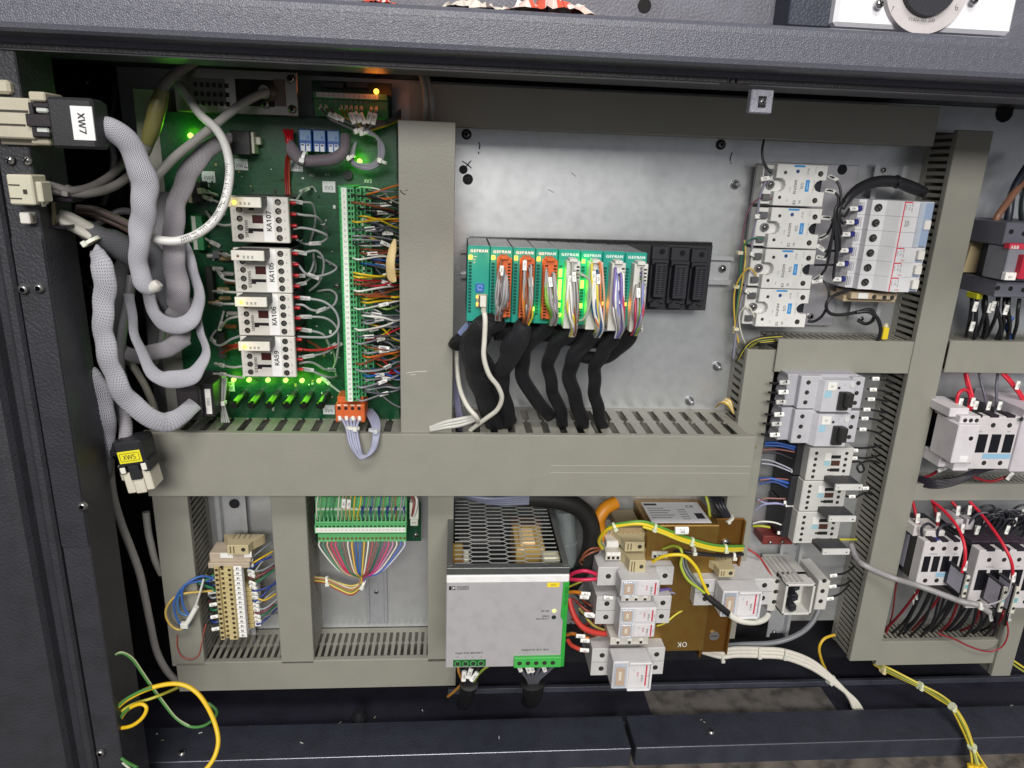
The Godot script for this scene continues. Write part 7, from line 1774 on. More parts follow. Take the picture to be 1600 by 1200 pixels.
	thing("mains_filter", "gold brown passivated metal box with a white rating label on its top", "filter", V((ba.x + bb.x) / 2, ba.y, 0))
	g = geo(S(158, 126, 70)); g.box(V(ba.x, ba.y, 1), V(bb.x, bb.y, 70), 1.2); put(g, "case", "brass")
	g = geo(S(150, 110, 58)); var fx0 := 316.1; var fx1 := 352.1; var fy := 317.1
	g.box(V(fx0, fy, 47), V(fx1, bb.y - 2, 50), 0.6); g.box(V(fx0 - 3, fy, 47), V(fx0, bb.y - 2, 60), 0.6); g.box(V(fx1 - 2.5, fy, 49), V(fx1, bb.y - 2, 56), 0.6); g.box(V(bb.x - 1, fy, 44), V(fx0 - 1, bb.y - 2, 47), 0.4); put(g, "flange", "brass")
	g = geo(S(190, 190, 192)); q = V(333.2, 343.1, 50); g.cyl(q, q + V(0, 0, 2.4), 6.5, 20); g.col = S(90, 90, 92); g.box(q + V(-4.5, -0.6, 2.3), q + V(4.5, 0.6, 2.6), 0); put(g, "slotted_screw", "metal_vc")
	bolt("cross_screw", V(331.7, 474.5, 50), 6.0)
	g = geo(S(226, 226, 230)); g.box(V(ba.x + 6, bb.y, 10), V(bb.x - 8, bb.y + 0.3, 64), 0.1); var lb := put(g, "rating_label", "print")
	var up := Basis(X, V(0, 0, -1), Y)
	text("CE", V(bb.x - 22, bb.y + 0.4, 22), 6, "ink", 0, true, lb, up)
	g = geo(S(50, 50, 56)); g.box(V(ba.x + 8, bb.y + 0.3, 14), V(ba.x + 24, bb.y + 0.45, 19), 0); g.box(V(bb.x - 22, bb.y + 0.3, 40), V(bb.x - 12, bb.y + 0.45, 54), 0)
	for k in 5: g.box(V(ba.x + 10, bb.y + 0.3, 26 + k * 6), V(ba.x + 30 + (k * 7) % 12, bb.y + 0.45, 27 + k * 6), 0); g.box(V(ba.x + 46, bb.y + 0.3, 30 + k * 6), V(ba.x + 56, bb.y + 0.45, 31 + k * 6), 0)
	put(g, "label_print", "print", lb)
	text("OK", V(285.9, 344.9, 70.2), 6.5, "ink_white", 180)
	# --- fuse holders and their terminals
	din_rail("dark vertical rail carrying the stack of fuse holders", V(223.8, 264.8, 8), V(251.5, 483.1, 20), false, 9)
	fuse_holder("upper white fuse holder of the stack, a single yellow fuse behind its clear window", V(169.6, 438.8, 0), V(259.5, 462.7, 84), V(190.4, 441.8, 0), V(235.4, 462.6, 112), 1, false)
	fuse_holder("middle white double fuse holder with two yellow fuses one above the other", V(170.7, 386.3, 0), V(260.6, 423.3, 84), V(192.5, 387.3, 0), V(235.1, 426.7, 112), 2, false)
	fuse_holder("lowest white fuse holder of the stack with a white pull handle", V(169.4, 316.7, 0), V(258.6, 354.4, 88), V(188.4, 321.4, 0), V(233.3, 358.9, 118), 2, true)
	fuse_holder("white fuse holder apart at the right with a frame handle, before the gold brown box", V(288.2, 410.2, 0), V(382.6, 445.3, 84), V(310.4, 413, 0), V(354.6, 447.1, 112), 2, true)
	thing("rail_terminals", "beige and white small terminals sitting between and above the stacked fuse holders", "terminals", V(218.8, 440.2, 60))
	beige_clamp(V(188.5, 482.2, 0), V(233.8, 493.8, 82), "end_clamp", 50)
	beige_clamp(V(194.1, 460.8, 0), V(231.5, 477.5, 94), "rail_terminal", 62)
	for e in [[945, 870, 972, 878, 74], [944, 849, 968, 870, 66], [1018, 862, 1040, 872, 72], [972, 928, 1018, 938, 100], [956, 990, 1016, 1000, 102], [1024, 848, 1046, 860, 60]]:
		pass
	for e in [[V(179.6, 465.4, 74), V(197.8, 476.2, 74)], [V(181.6, 466.3, 64), V(197, 485.7, 64)], [V(235.2, 466.3, 72), V(254.3, 475.5, 72)], [V(195.2, 427.3, 100), V(230.6, 435.4, 100)], [V(186.5, 370, 102), V(232.3, 379.6, 102)]]:
		g = geo(S(206, 202, 194)); g.box(V(e[0].x, e[0].y, 10), V(e[1].x, e[1].y, e[0].z), 0.7); var t := put(g, "terminal", "plastic")
		for k in 3:
			var u: float = lerpf(e[0].x, e[1].x, 0.2 + k * 0.3)
			g = geo(S(34, 28, 26)); g.box(V(u - 1.6, lerpf(e[0].y, e[1].y, 0.15), e[0].z - 0.1), V(u + 1.6, lerpf(e[0].y, e[1].y, 0.5), e[0].z + 0.15), 0); put(g, "wire_entry", "matte", t)
			g = geo(S(232, 232, 228)); g.box(V(u - 2.4, lerpf(e[0].y, e[1].y, 0.6), e[0].z), V(u + 2.4, lerpf(e[0].y, e[1].y, 0.95), e[0].z + 0.4), 0.1); put(g, "number_tag", "print", t)
	g = geo(S(150, 132, 98)); g.box(V(195.6, 489.3, 10), V(224.9, 499.5, 60), 0.6); put(g, "brown_partition", "plastic")
	beige_clamp(V(302.4, 453.5, 60), V(338.7, 462.9, 92), "end_clamp", 62)
	thing("holder_wires", "red, orange and brown wires with white tags between power supply and fuse holders", "wires", V(160.1, 383, 60))
	for w in [[[V(138.4, 442.8, 70), V(145.3, 451.6, 76), V(155.7, 455.7, 80), V(169.3, 450.1, 78), V(179.7, 444.9, 74)], S(206, 44, 84), 2.2], [[V(137.9, 438.5, 70), V(149.3, 442.6, 78), V(164, 444.5, 80), V(177.8, 443.6, 76)], S(206, 44, 84), 2.2], [[V(138.2, 417.7, 66), V(144.7, 422.4, 72), V(152.7, 425.3, 78)], S(206, 130, 40), 2.2], [[V(138.6, 424.7, 66), V(147.5, 432.4, 70), V(160.9, 438.3, 70)], S(180, 180, 60), 1.2], [[V(141, 409.7, 66), V(144.4, 397.4, 74), V(152.8, 383.7, 80), V(166.2, 375.1, 82), V(182.5, 369.7, 80), V(198.2, 365.1, 74)], S(196, 60, 50), 3.4], [[V(142.5, 355.5, 62), V(148.7, 363, 70), V(158.3, 363.3, 78), V(165.8, 362.8, 80)], S(206, 130, 50), 2.2], [[V(143.7, 348.1, 62), V(147.3, 346.6, 70), V(155.5, 347, 78), V(163.8, 345.6, 80)], S(206, 76, 60), 2.6], [[V(146.9, 405.6, 60), V(154, 403.3, 70), V(162.5, 398.5, 76), V(171.7, 395.3, 78)], S(150, 70, 60), 1.3], [[V(151.4, 401.5, 58), V(159.9, 394.3, 66), V(169.1, 392.9, 72), V(175.2, 395.6, 76)], S(150, 70, 60), 1.2], [[V(157.7, 385.2, 50), V(172, 371.9, 64), V(186.5, 368.4, 72), V(197.4, 365.8, 70)], S(196, 180, 90), 1.8], [[V(159.4, 443.4, 50), V(152.2, 456.4, 60), V(158.1, 467.6, 66), V(167, 472.7, 66), V(177.3, 472.5, 60)], S(140, 84, 60), 1.3], [[V(161.5, 447.7, 50), V(155.3, 461.2, 58), V(163, 473.8, 62), V(175.7, 474.2, 60)], S(140, 84, 60), 1.3], [[V(259.3, 466.9, 66), V(269.2, 448.4, 60), V(266.6, 435.3, 60)], S(150, 50, 50), 1.5], [[V(247.2, 426.3, 76), V(260.9, 424, 70), V(275.4, 416.4, 64), V(295.1, 408.1, 60)], S(110, 90, 160), 1.8], [[V(247.7, 421.1, 76), V(265.4, 418.7, 70), V(284.1, 409.1, 64), V(297.4, 402.7, 60)], S(150, 150, 180), 1.5], [[V(247.6, 379.4, 80), V(259.6, 380.8, 76), V(272.6, 389.5, 72), V(289.1, 394.2, 66), V(305, 392.6, 60)], S(206, 196, 70), 1.2]]:
		wire(w[0], w[2], w[1])
	for m in [V(157.8, 424.9, 80), V(156.5, 420.5, 80), V(163, 398.2, 82), V(155, 368.1, 82), V(160.8, 361.7, 82), V(160.5, 349.7, 84), V(164.7, 396.4, 82), V(183.4, 423.3, 86)]: marker(m, V(1, -0.1, 0), 11, 5)
	for k in 18:
		var s := V(148.1, 396.9, 40) + V(rng.randf_range(0, 14), rng.randf_range(-50, 6), rng.randf_range(0, 20))
		wire([s, s + V(8, rng.randf_range(-8, 3), 10), s + V(18, rng.randf_range(-12, -2), 8), s + V(28, rng.randf_range(-14, 4), 4)], 1.1, [S(40, 38, 42), S(120, 60, 40), S(150, 50, 46), S(60, 50, 40)][k % 4])
	thing("earth_wires", "tied yellow and green earth wires over the fuse holders and gold brown box", "wires", V(247.1, 509.7, 100))
	var e1 := [V(175.6, 479.1, 70), V(168.7, 495.7, 80), V(175.1, 516.1, 92), V(191.5, 525.9, 100), V(210.6, 528.8, 104), V(231.6, 521.6, 104), V(257.6, 508.8, 100), V(288.6, 495.2, 92), V(313.8, 486.3, 84), V(349.6, 473.1, 60)]
	wire(e1, 2.0, S(222, 196, 40))
	var e2 := []
	for i in e1.size(): e2.append(e1[i] + V(1.5, 2.6 if i > 1 else 1.0, -1 + i % 2))
	wire(e2, 1.6, S(90, 150, 60))
	var e3 := []
	for i in range(4, e1.size()): e3.append(e1[i] + V(0, -2.6, 1))
	wire(e3, 1.6, S(214, 200, 70))
	for t in [[V(181.2, 521.4, 96), V(1, 0.5, 0)], [V(224, 524.8, 104), V(1, -0.4, 0)], [V(271, 503, 97), V(1, -0.4, 0)], [V(318.5, 485.1, 82), V(1, 0, 0)]]: tie(t[0] + V(0, 0.5, 0), t[1], 4.2, null, S(206, 210, 180))
	wire([V(231.3, 472.8, 90), V(237, 483.4, 98), V(248, 490.1, 104), V(262.2, 489.5, 106), V(276.4, 475.9, 108), V(285.3, 458, 110), V(293.1, 443.3, 112)], 2.0, S(222, 196, 40))
	wire([V(248.5, 477.8, 70), V(254.6, 488.9, 82), V(260.3, 492, 92), V(262.2, 485.6, 98), V(260.6, 474.8, 102), V(268.4, 459.8, 106), V(283.4, 448.8, 110), V(292.5, 441.6, 112)], 1.7, S(160, 180, 60))
	for k in 4: wire([V(268.9, 475, 80) + V(k, 0, 0), V(265.8, 468.7, 92) + V(k * 1.8, 0, k), V(273.8, 456, 100) + V(k * 2.2, 0, k), V(287.5, 445, 108) + V(k * 1.2, 0, 0), V(293, 441, 111)], 1.2, [S(60, 62, 66), S(130, 132, 138), S(60, 62, 66), S(110, 120, 110)][k])
	wire([V(255.2, 470.3, 60), V(271.4, 477.7, 76), V(294.8, 476.5, 80), V(320.9, 471.1, 74), V(352.7, 462, 56)], 2.4, S(40, 40, 46), null, "cable", "black_wire")
	g = geo(S(24, 24, 26)); g.tube([V(289.1, 444.6, 110), V(295.6, 438.1, 113), V(307.3, 429.1, 115), V(319.9, 418.7, 115)], 3.6, 12); put(g, "shrink_tube", "rubber")
	wire([V(318.2, 420.4, 115), V(326.7, 413.5, 115), V(339, 407.5, 113), V(355.5, 402.8, 108), V(370.1, 400.5, 100), V(378.2, 400.9, 92)], 3.6, S(218, 216, 206), null, "cable", "white_cable")
	g = geo(S(224, 222, 214)); g.tube([V(261.6, 513.8, 90), V(262.1, 509, 90)], 1, 4); put(g, "thread", "nylon")
	marker(V(255.8, 520.7, 104), V(1, 0, 0), 15, 9); tie(V(281.2, 482.8, 82), V(1, 0, 0), 4); tie(V(337.1, 466.3, 66), V(1, 0, 0), 4)
	thing("earth_drop_wires", "green yellow wire and black cables dropping past the brass box from the long duct", "wires", V(322.5, 493.5, 40))
	wire([V(304.3, 532.1, 40), V(306.6, 522.3, 46), V(309.7, 509.6, 46), V(314.8, 499.1, 44)], 1.8, S(170, 180, 60))
	for k in 3: wire([V(313.6, 529.8, 30) + V(k * 5, 0, 0), V(317.7, 521.3, 44) + V(k * 4, 0, 0), V(328.3, 507, 46) + V(k * 3, 0, 0), V(344.2, 488.1, 40)], 2.6, S(38, 38, 44))
	tie(V(331.7, 505.2, 46) + V(2, 0, 0), V(0.6, -1, 0), 6, null, S(214, 212, 200)); tie(V(316.3, 501, 46), V(0.3, -1, 0), 3, null, S(214, 212, 200))
	# --- white and grey cables at the bottom
	thing("white_cable_run", "three white cables tied together sweeping from the brass box to the cabinet floor", "cables", V(441.8, 298.6, 30))
	for k in 3:
		var o := V(0, -k * 4.4 + 3, k * 1.6)
		wire([V(327.8, 310.9, 30) + o, V(352.9, 305.5, 34) + o, V(372.5, 308.6, 36) + o, V(407.3, 306.9, 36) + o, V(438.1, 304.8, 38) + o, V(475.1, 291.1, 42) + o, V(504.7, 268.7, 50) + o * 0.9 + V(k * 2.5, 0, 0), V(525.1, 248.5, 58) + o * 0.5 + V(k * 4.2, 0, 0), V(537.1, 229.1, 62) + V(k * 5.4, -4, 0)], 2.9, S(206, 202, 192))
	tie(V(402.3, 305.5, 38), V(1, 0, 0), 7, null, S(206, 202, 192), 5); tie(V(436.4, 304.4, 40), V(1, -0.2, 0), 7, null, S(206, 202, 192), 5); tie(V(502.1, 269.1, 48), V(1, -1.1, 0), 6.4, null, S(206, 202, 192), 5); tie(V(354, 298.7, 38), V(1, 0, 0), 4, null, S(206, 202, 192), 4)
	g = geo(S(120, 122, 126)); g.tube([V(351.3, 305.8, 24), V(384.9, 309.7, 26), V(427.3, 313.3, 28), V(456, 326.2, 30), V(472.4, 343.6, 30), V(482.8, 362.6, 24), V(488, 376.6, 16)], 3.4, 12)
	single(g, "grey_cable", "cable", "grey cable curving up right behind the white isolator above the white cables", "cable", V(427.3, 313.3, 28))
	g = geo(S(206, 170, 50)); g.tube([V(513.8, 317.7, 20), V(496.6, 316.5, 26), V(490.6, 304.1, 28), V(497.6, 284.1, 26), V(510.6, 262.6, 20)], 1.9, 10)
	single(g, "yellow_wire_loop", "cable", "short yellow wire bending out of the foot of the tall right duct", "wire", V(497.6, 284.1, 26))
	thing("earth_bundle", "bundle of yellow green earth wires tied thrice, crossing the floor at the lower right", "wires", V(637.2, 262.9, 90))
	for k in 5:
		var o := V(k * 1.2 - 2.4, (k % 3) * 1.7 - 1.5, (k % 2) * 2)
		wire([V(565.4, 287.5, 40) + o, V(587.9, 277.6, 46) + o * 1.4, V(617.1, 268.7, 62) + o, V(634.6, 264.6, 78) + o * 1.5, V(641.5, 262.3, 94) + o, V(643.6, 252.3, 116) + o * 1.3, V(639.5, 241.8, 140) + o, V(642.1, 224.3, 150) + o * (2.0 + k * 0.5), V(645.7, 206, 160) + o * (4.0 + k)], 1.5, [S(206, 180, 50), S(130, 140, 56), S(206, 190, 80), S(100, 120, 60), S(206, 180, 50)][k])
	tie(V(572.7, 282, 46), V(1, -0.5, 0), 4, null, S(206, 190, 150)); tie(V(615.4, 270.4, 64), V(1, -0.5, 0), 4.6, null, S(206, 210, 180)); tie(V(639.7, 264.1, 96), V(1, -1, 0), 4.6, null, S(206, 210, 180)); tie(V(639.3, 242.8, 140), V(0.3, -1, 0), 4.6, null, S(206, 210, 180))
	g = geo(S(226, 190, 40))
	for k in 3: g.cyl(V(636.3, 228.5, 152) + V(k * 6 - 5, 0, k), V(636.9, 220.8, 156) + V(k * 8 - 5, -4, k), 3.6, 12)
	put(g, "yellow_cable_lug", "plastic")
	thing("corner_earth_wires", "two yellow wires leaving the picture behind the lower right duct stub", "wires", V(771.5, 278.7, 40))
	wire([V(761.7, 286.1, 36), V(771, 280.8, 40), V(780.2, 275.5, 44)], 1.4, S(196, 180, 60)); wire([V(758.9, 283.6, 38), V(768.4, 277.3, 42), V(779.8, 270.9, 46)], 1.4, S(150, 156, 70))


# ---- left: braided sleeves, round cables, connectors, earth wires ---------------------------------------------
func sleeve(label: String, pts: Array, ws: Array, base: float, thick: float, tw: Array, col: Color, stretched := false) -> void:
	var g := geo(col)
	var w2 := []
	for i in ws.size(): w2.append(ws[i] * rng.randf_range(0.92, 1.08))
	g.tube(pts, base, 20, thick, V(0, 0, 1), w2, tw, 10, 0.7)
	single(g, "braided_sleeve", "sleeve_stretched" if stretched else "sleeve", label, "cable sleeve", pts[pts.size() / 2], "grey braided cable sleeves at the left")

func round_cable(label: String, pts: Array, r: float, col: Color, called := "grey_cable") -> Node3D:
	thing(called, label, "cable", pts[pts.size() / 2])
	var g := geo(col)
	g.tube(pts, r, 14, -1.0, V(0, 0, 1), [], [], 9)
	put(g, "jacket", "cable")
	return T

func build_cables() -> void:
	var Z := V(0, 0, 1); var Y := V(0, 1, 0); var X := V(1, 0, 0)
	var g: Geo
	var lg := S(222, 222, 230)
	var mg := S(200, 196, 202)
	# sleeves, front to back
	sleeve("thickest grey braided sleeve, leaving the XW7 connector and hanging to a pale rolled end", [V(-272.7, 918.8, 207), V(-264.8, 917.9, 204), V(-255.6, 910.5, 199), V(-250.9, 898.5, 193), V(-249.1, 882.1, 190), V(-251.6, 864.5, 186), V(-257.2, 846.2, 182), V(-262, 829.3, 180), V(-265.1, 813.1, 178), V(-265, 797.7, 176), V(-261.3, 791.4, 174), V(-257.6, 794, 172)], [0.85, 0.95, 1.1, 1.15, 1.25, 1.25, 1.15, 0.9, 0.85, 0.85, 0.75, 0.5], 9.2, 5.4, [0, 0, 0, 0, 10, 10, 5, 0, 0, 0, 0, 0], lg)
	g = geo(S(206, 204, 198)); g.tube([V(-259.2, 790.9, 174), V(-254.4, 794.1, 176), V(-251.5, 796.9, 176)], 5.2, 14, -1, Z, [0.7, 1.0, 0.75]); single(g, "sleeve_end", "cable", "pale rolled end of the thickest sleeve", "sleeve end", V(-254.8, 794, 175))
	sleeve("long grey braided sleeve from the board's upper connector, wide and flat, folded at its foot", [V(-214.7, 919.4, 84), V(-218.3, 913.2, 96), V(-227.6, 902.1, 112), V(-237.2, 885.8, 124), V(-244.3, 865.1, 134), V(-247.5, 843.4, 140), V(-249.5, 821.3, 142), V(-249.5, 798.6, 142), V(-250.8, 777, 138), V(-257.2, 761.5, 126), V(-269.9, 750.7, 110)], [0.75, 0.85, 0.95, 1.0, 1.0, 1.0, 1.05, 1.2, 1.25, 1.1, 0.9], 8.6, 3.2, [0, 0, 0, 0, 0, 0, 0, -10, -12, -10, 0], mg)
	sleeve("grey braided sleeve making the upper right loop and turning back left under itself", [V(-246.5, 830.1, 128), V(-242.5, 817.3, 130), V(-237.7, 800.9, 132), V(-234.7, 784.6, 132), V(-236, 769.2, 132), V(-244.5, 756.2, 134), V(-256.6, 749.9, 134), V(-269.3, 752.4, 130), V(-279.6, 760.3, 122), V(-287.3, 774, 112), V(-293.1, 791.4, 100)], [0.8, 0.85, 0.9, 0.9, 0.85, 0.95, 1.05, 1.0, 0.9, 0.8, 0.7], 7.8, 2.4, [20, 25, 30, 30, 25, 10, 0, -5, -10, 0, 0], lg)
	sleeve("narrow grey braided sleeve making the large lower loop beside the board", [V(-244.1, 757.8, 118), V(-239.4, 742.7, 122), V(-236, 726.4, 124), V(-238.8, 712.9, 128), V(-249, 701.9, 132), V(-264, 697.9, 134), V(-277.8, 703.3, 136), V(-286.9, 718.6, 138), V(-292, 739.2, 138), V(-295.7, 761.1, 134), V(-297.5, 777.7, 128)], [0.8, 0.8, 0.8, 0.85, 1.0, 1.05, 0.85, 0.65, 0.55, 0.55, 0.6], 8.0, 2.2, [35, 40, 40, 30, 10, 0, 20, 40, 50, 50, 40], lg)
	sleeve("grey braided sleeve crossing behind the loops, rising to the right", [V(-257.1, 732.6, 104), V(-271.6, 725.1, 106), V(-287.8, 718.4, 106), V(-304.8, 713.1, 104), V(-321.7, 713.8, 98), V(-331.8, 719.5, 90)], [0.9, 1.0, 1.05, 1.0, 0.9, 0.8], 8.0, 3.4, [0, 0, 0, 0, 0, 0], mg)
	sleeve("longest grey braided sleeve, sweeping from a tie down to the lower board connector", [V(-304.5, 823.6, 168), V(-302.5, 818.3, 168), V(-299.2, 807.6, 168), V(-300.4, 792.5, 166), V(-304.5, 775.4, 164), V(-308.5, 755, 162), V(-309.3, 734.1, 160), V(-307.5, 709.3, 156), V(-301.7, 684.8, 150), V(-290.2, 666.5, 144), V(-275.9, 657.4, 138), V(-263.3, 659.1, 128), V(-255.5, 666.3, 112)], [0.45, 0.75, 1.05, 0.95, 0.95, 1.0, 1.0, 1.05, 1.1, 1.05, 0.95, 0.9, 0.85], 10.0, 3.4, [0, 0, 0, 0, 0, 10, 10, 10, 5, 0, 0, -10, -20], lg, true)
	sleeve("broad grey braided sleeve hanging lowest at the left, tied at its top", [V(-332.9, 710.8, 150), V(-329.8, 704.1, 150), V(-327.9, 691.3, 148), V(-327.9, 671.9, 146), V(-330.5, 651.2, 142), V(-335, 630.1, 138), V(-343, 607.4, 132), V(-354, 583.2, 124)], [0.7, 0.95, 1.15, 1.2, 1.15, 1.0, 0.9, 0.85], 10.0, 5, [0, 0, 0, 0, 0, 0, 0, 0], S(190, 190, 198), true)
	sleeve("grey braided sleeve running down into the connector with the yellow label", [V(-324.3, 691.6, 120), V(-320.3, 670.9, 124), V(-316.2, 653.5, 130), V(-314.3, 635.2, 134)], [0.9, 1.0, 1.0, 0.95], 6.6, 5.0, [0, 0, 0, 0], mg, true)
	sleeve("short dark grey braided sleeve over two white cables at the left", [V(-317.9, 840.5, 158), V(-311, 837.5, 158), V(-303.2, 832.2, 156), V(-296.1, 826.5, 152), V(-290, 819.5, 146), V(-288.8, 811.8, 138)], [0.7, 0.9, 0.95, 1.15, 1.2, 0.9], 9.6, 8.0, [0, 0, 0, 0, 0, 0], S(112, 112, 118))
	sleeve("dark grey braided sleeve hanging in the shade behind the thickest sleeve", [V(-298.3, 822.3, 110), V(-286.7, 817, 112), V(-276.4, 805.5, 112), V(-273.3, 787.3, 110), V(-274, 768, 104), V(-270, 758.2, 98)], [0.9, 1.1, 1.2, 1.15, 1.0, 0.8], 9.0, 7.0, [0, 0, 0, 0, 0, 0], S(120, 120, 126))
	sleeve("short grey braided sleeve arched over the three blue relays, tied at its left end", [V(-158.8, 915.1, 72), V(-156.4, 909.3, 76), V(-148.7, 903.2, 80), V(-136.6, 900.7, 82), V(-123.4, 901.8, 82), V(-112.8, 906.2, 80), V(-107.1, 914.7, 76), V(-105.9, 925.3, 70)], [0.7, 0.95, 0.95, 0.95, 0.95, 0.95, 0.9, 0.8], 6.0, 5.6, [0, 0, 0, 0, 0, 0, 0, 0], S(140, 130, 138))
	tie(V(-144.2, 903.3, 82), V(1, -0.3, 0), 6.2, null, Color(0.7, 0.7, 0.68))
	thing("red_wire_bunch", "crumpled shiny red wire bunch entering the short arched sleeve, red wires hanging below", "wires", V(-163.6, 907, 60))
	for k in 7: wire([V(-167.1, 927, 56) + V(k * 1.3, 2 - k % 3, 0), V(-163.2, 921, 64) + V(k * 0.8, 0, k % 3 * 2), V(-161.5, 914, 68) + V(k * 0.6, 0, k % 2 * 2), V(-158.5, 908.2, 72) + V(k * 0.5, 0, 0)], 1.5, S(176, 30, 42), null, "gloss")
	for k in 3: wire([V(-161, 909.4, 66) + V(k * 1.6, 0, 0), V(-166.3, 901, 58) + V(k * 1.8, 0, 0), V(-169.7, 882.7, 50) + V(k * 1.8, 0, 0), V(-169.8, 867.9, 50) + V(k * 1.8, 0, 0)], 1.0, [S(140, 34, 34), S(120, 40, 30), S(150, 70, 50)][k])
	# round cables
	round_cable("pale grey round cable slanting up from the thick sleeve to the metal bracket's gland", [V(-256, 880.2, 150), V(-253.1, 885.5, 148), V(-241.8, 900.6, 136), V(-229.3, 914.2, 122), V(-216.8, 928.2, 106), V(-200.1, 945, 92), V(-185.4, 956.4, 80), V(-175, 960.9, 72)], 3.9, S(156, 154, 152))
	var wc := [V(-259.1, 964.1, 70), V(-246, 953.5, 84), V(-228.1, 937.3, 108), V(-208.9, 925.2, 130), V(-198.7, 913.6, 142), V(-193.8, 898.1, 148), V(-193.8, 882.4, 152), V(-198.4, 863.3, 156), V(-206.9, 848.3, 160), V(-220.3, 837.5, 164), V(-234.9, 831.9, 166), V(-246.8, 831.7, 168), V(-258, 834.6, 168), V(-266.1, 837.9, 160)]
	round_cable("bright white round cable with printed lettering, looping across the board and two sleeves", wc, 3.7, S(214, 214, 212), "white_cable")
	# its lettering, letter by letter along the cable
	var line := "H05VV5-F 4x0,75 LAPP KABEL CE 0482 IEC 60332"
	for k in line.length():
		if line[k] == " ": continue
		var f := 0.4 + 0.36 * k / line.length()
		var m := along(wc, f)
		text(line[k], m[0] + V(0, 0, 3.75), 3.2, "ink", rad_to_deg(atan2(m[1].y, m[1].x)) + 180)
	round_cable("grey round cable at the top left bending up through a short olive sleeve", [V(-236, 990.4, 60), V(-243.6, 983.3, 70), V(-253.2, 972.6, 84), V(-261.7, 960.4, 94), V(-267.8, 946, 98), V(-272.2, 929.7, 98), V(-279.7, 913.2, 92), V(-291.4, 898.4, 84), V(-303.8, 888.9, 80)], 4.6, S(130, 126, 124))
	g = geo(S(120, 116, 70)); g.tube([V(-261.8, 955.8, 98), V(-266.9, 941.6, 100), V(-273.1, 926.4, 98), V(-281.5, 912.1, 92)], 7.4, 12, -1, Z, [0.8, 1, 1, 0.8]); single(g, "clear_tube", "cable", "olive tinted sleeve around the grey cable at the top left", "sleeve", V(-266.9, 941.6, 100))
	round_cable("upper dark grey cable of a pair running right from the white connector on the post", [V(-324.4, 876.6, 196), V(-317.4, 873.8, 190), V(-309.1, 871, 184), V(-300.7, 873.4, 170), V(-294.6, 880.9, 150), V(-290.6, 891.5, 130), V(-291.5, 901.3, 110)], 3.4, S(110, 106, 106))
	round_cable("lower dark grey cable of the pair, behind the thick sleeve", [V(-326.9, 873.6, 194), V(-316.9, 870.8, 188), V(-307.4, 868.9, 180), V(-297, 869.9, 168), V(-289.1, 874.8, 150), V(-282.8, 884.3, 130)], 3.6, S(120, 116, 114))
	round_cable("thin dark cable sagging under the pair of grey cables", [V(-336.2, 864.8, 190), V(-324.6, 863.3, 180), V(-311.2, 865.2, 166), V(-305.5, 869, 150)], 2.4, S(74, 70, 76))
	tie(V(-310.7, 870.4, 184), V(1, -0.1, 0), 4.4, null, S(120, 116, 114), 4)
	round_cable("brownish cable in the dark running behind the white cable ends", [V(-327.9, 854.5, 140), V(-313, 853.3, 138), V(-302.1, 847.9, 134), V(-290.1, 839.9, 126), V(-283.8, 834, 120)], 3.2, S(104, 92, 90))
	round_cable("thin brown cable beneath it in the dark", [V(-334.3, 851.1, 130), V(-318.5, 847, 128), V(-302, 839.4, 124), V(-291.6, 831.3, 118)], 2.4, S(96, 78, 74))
	round_cable("upper white cable end left of the short dark sleeve", [V(-328.8, 851.8, 168), V(-321, 849.5, 168), V(-313, 844.3, 165), V(-306.8, 838.8, 160)], 3.8, S(196, 192, 184), "white_cable")
	round_cable("lower white cable end left of the short dark sleeve", [V(-333, 850.4, 172), V(-324.6, 845.5, 172), V(-316.8, 839.1, 167), V(-308.6, 833.6, 162)], 4.0, S(204, 200, 192), "white_cable")
	tie(V(-306.7, 829.2, 166), V(0.6, -1, 0), 7, null, Color(0.72, 0.72, 0.62)); tie(V(-334, 706.5, 150), V(0.5, -1, 0), 8.6, null, Color(0.72, 0.72, 0.6), 6)
	round_cable("thick grey cable hanging straight behind the longest sleeve", [V(-307.8, 790.5, 96), V(-310.8, 769.5, 100), V(-319.5, 738.5, 102), V(-326.2, 709.1, 100), V(-330.6, 681.6, 96), V(-331.3, 653.3, 92)], 4.4, S(128, 128, 132))
	round_cable("pale cable curving down behind the longest sleeve to the long duct", [V(-330.6, 703.7, 80), V(-320.2, 692.9, 84), V(-312.3, 674.1, 84), V(-308.6, 652.2, 80), V(-311, 630.2, 70)], 3.6, S(170, 166, 156))
	round_cable("grey cable hanging from the yellow labelled connector down to the lowest duct", [V(-338.8, 611.9, 120), V(-339.6, 592.7, 122), V(-340.5, 567.2, 120), V(-339.4, 535.3, 114), V(-336.5, 505.2, 108), V(-334.6, 470.4, 100), V(-335.9, 433.4, 92), V(-337.7, 394.9, 84), V(-338.8, 354.8, 76), V(-334.2, 324.4, 70), V(-328.6, 299.8, 60), V(-321.9, 282.1, 50)], 4.0, S(146, 144, 142))
	round_cable("short pale cable end beside the leftmost duct", [V(-338.4, 522.3, 60), V(-337.5, 498, 62), V(-336.3, 483.6, 62), V(-336, 461.8, 58), V(-334.4, 438.6, 50)], 4.0, S(160, 158, 154))
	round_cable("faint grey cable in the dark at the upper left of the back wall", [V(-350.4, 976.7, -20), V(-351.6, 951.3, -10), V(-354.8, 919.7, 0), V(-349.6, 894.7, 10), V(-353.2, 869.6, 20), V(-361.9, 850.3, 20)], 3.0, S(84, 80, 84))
	thing("post_wires", "thin coloured wires from the door post into the broad low sleeve", "wires", V(-339.1, 718.9, 160))
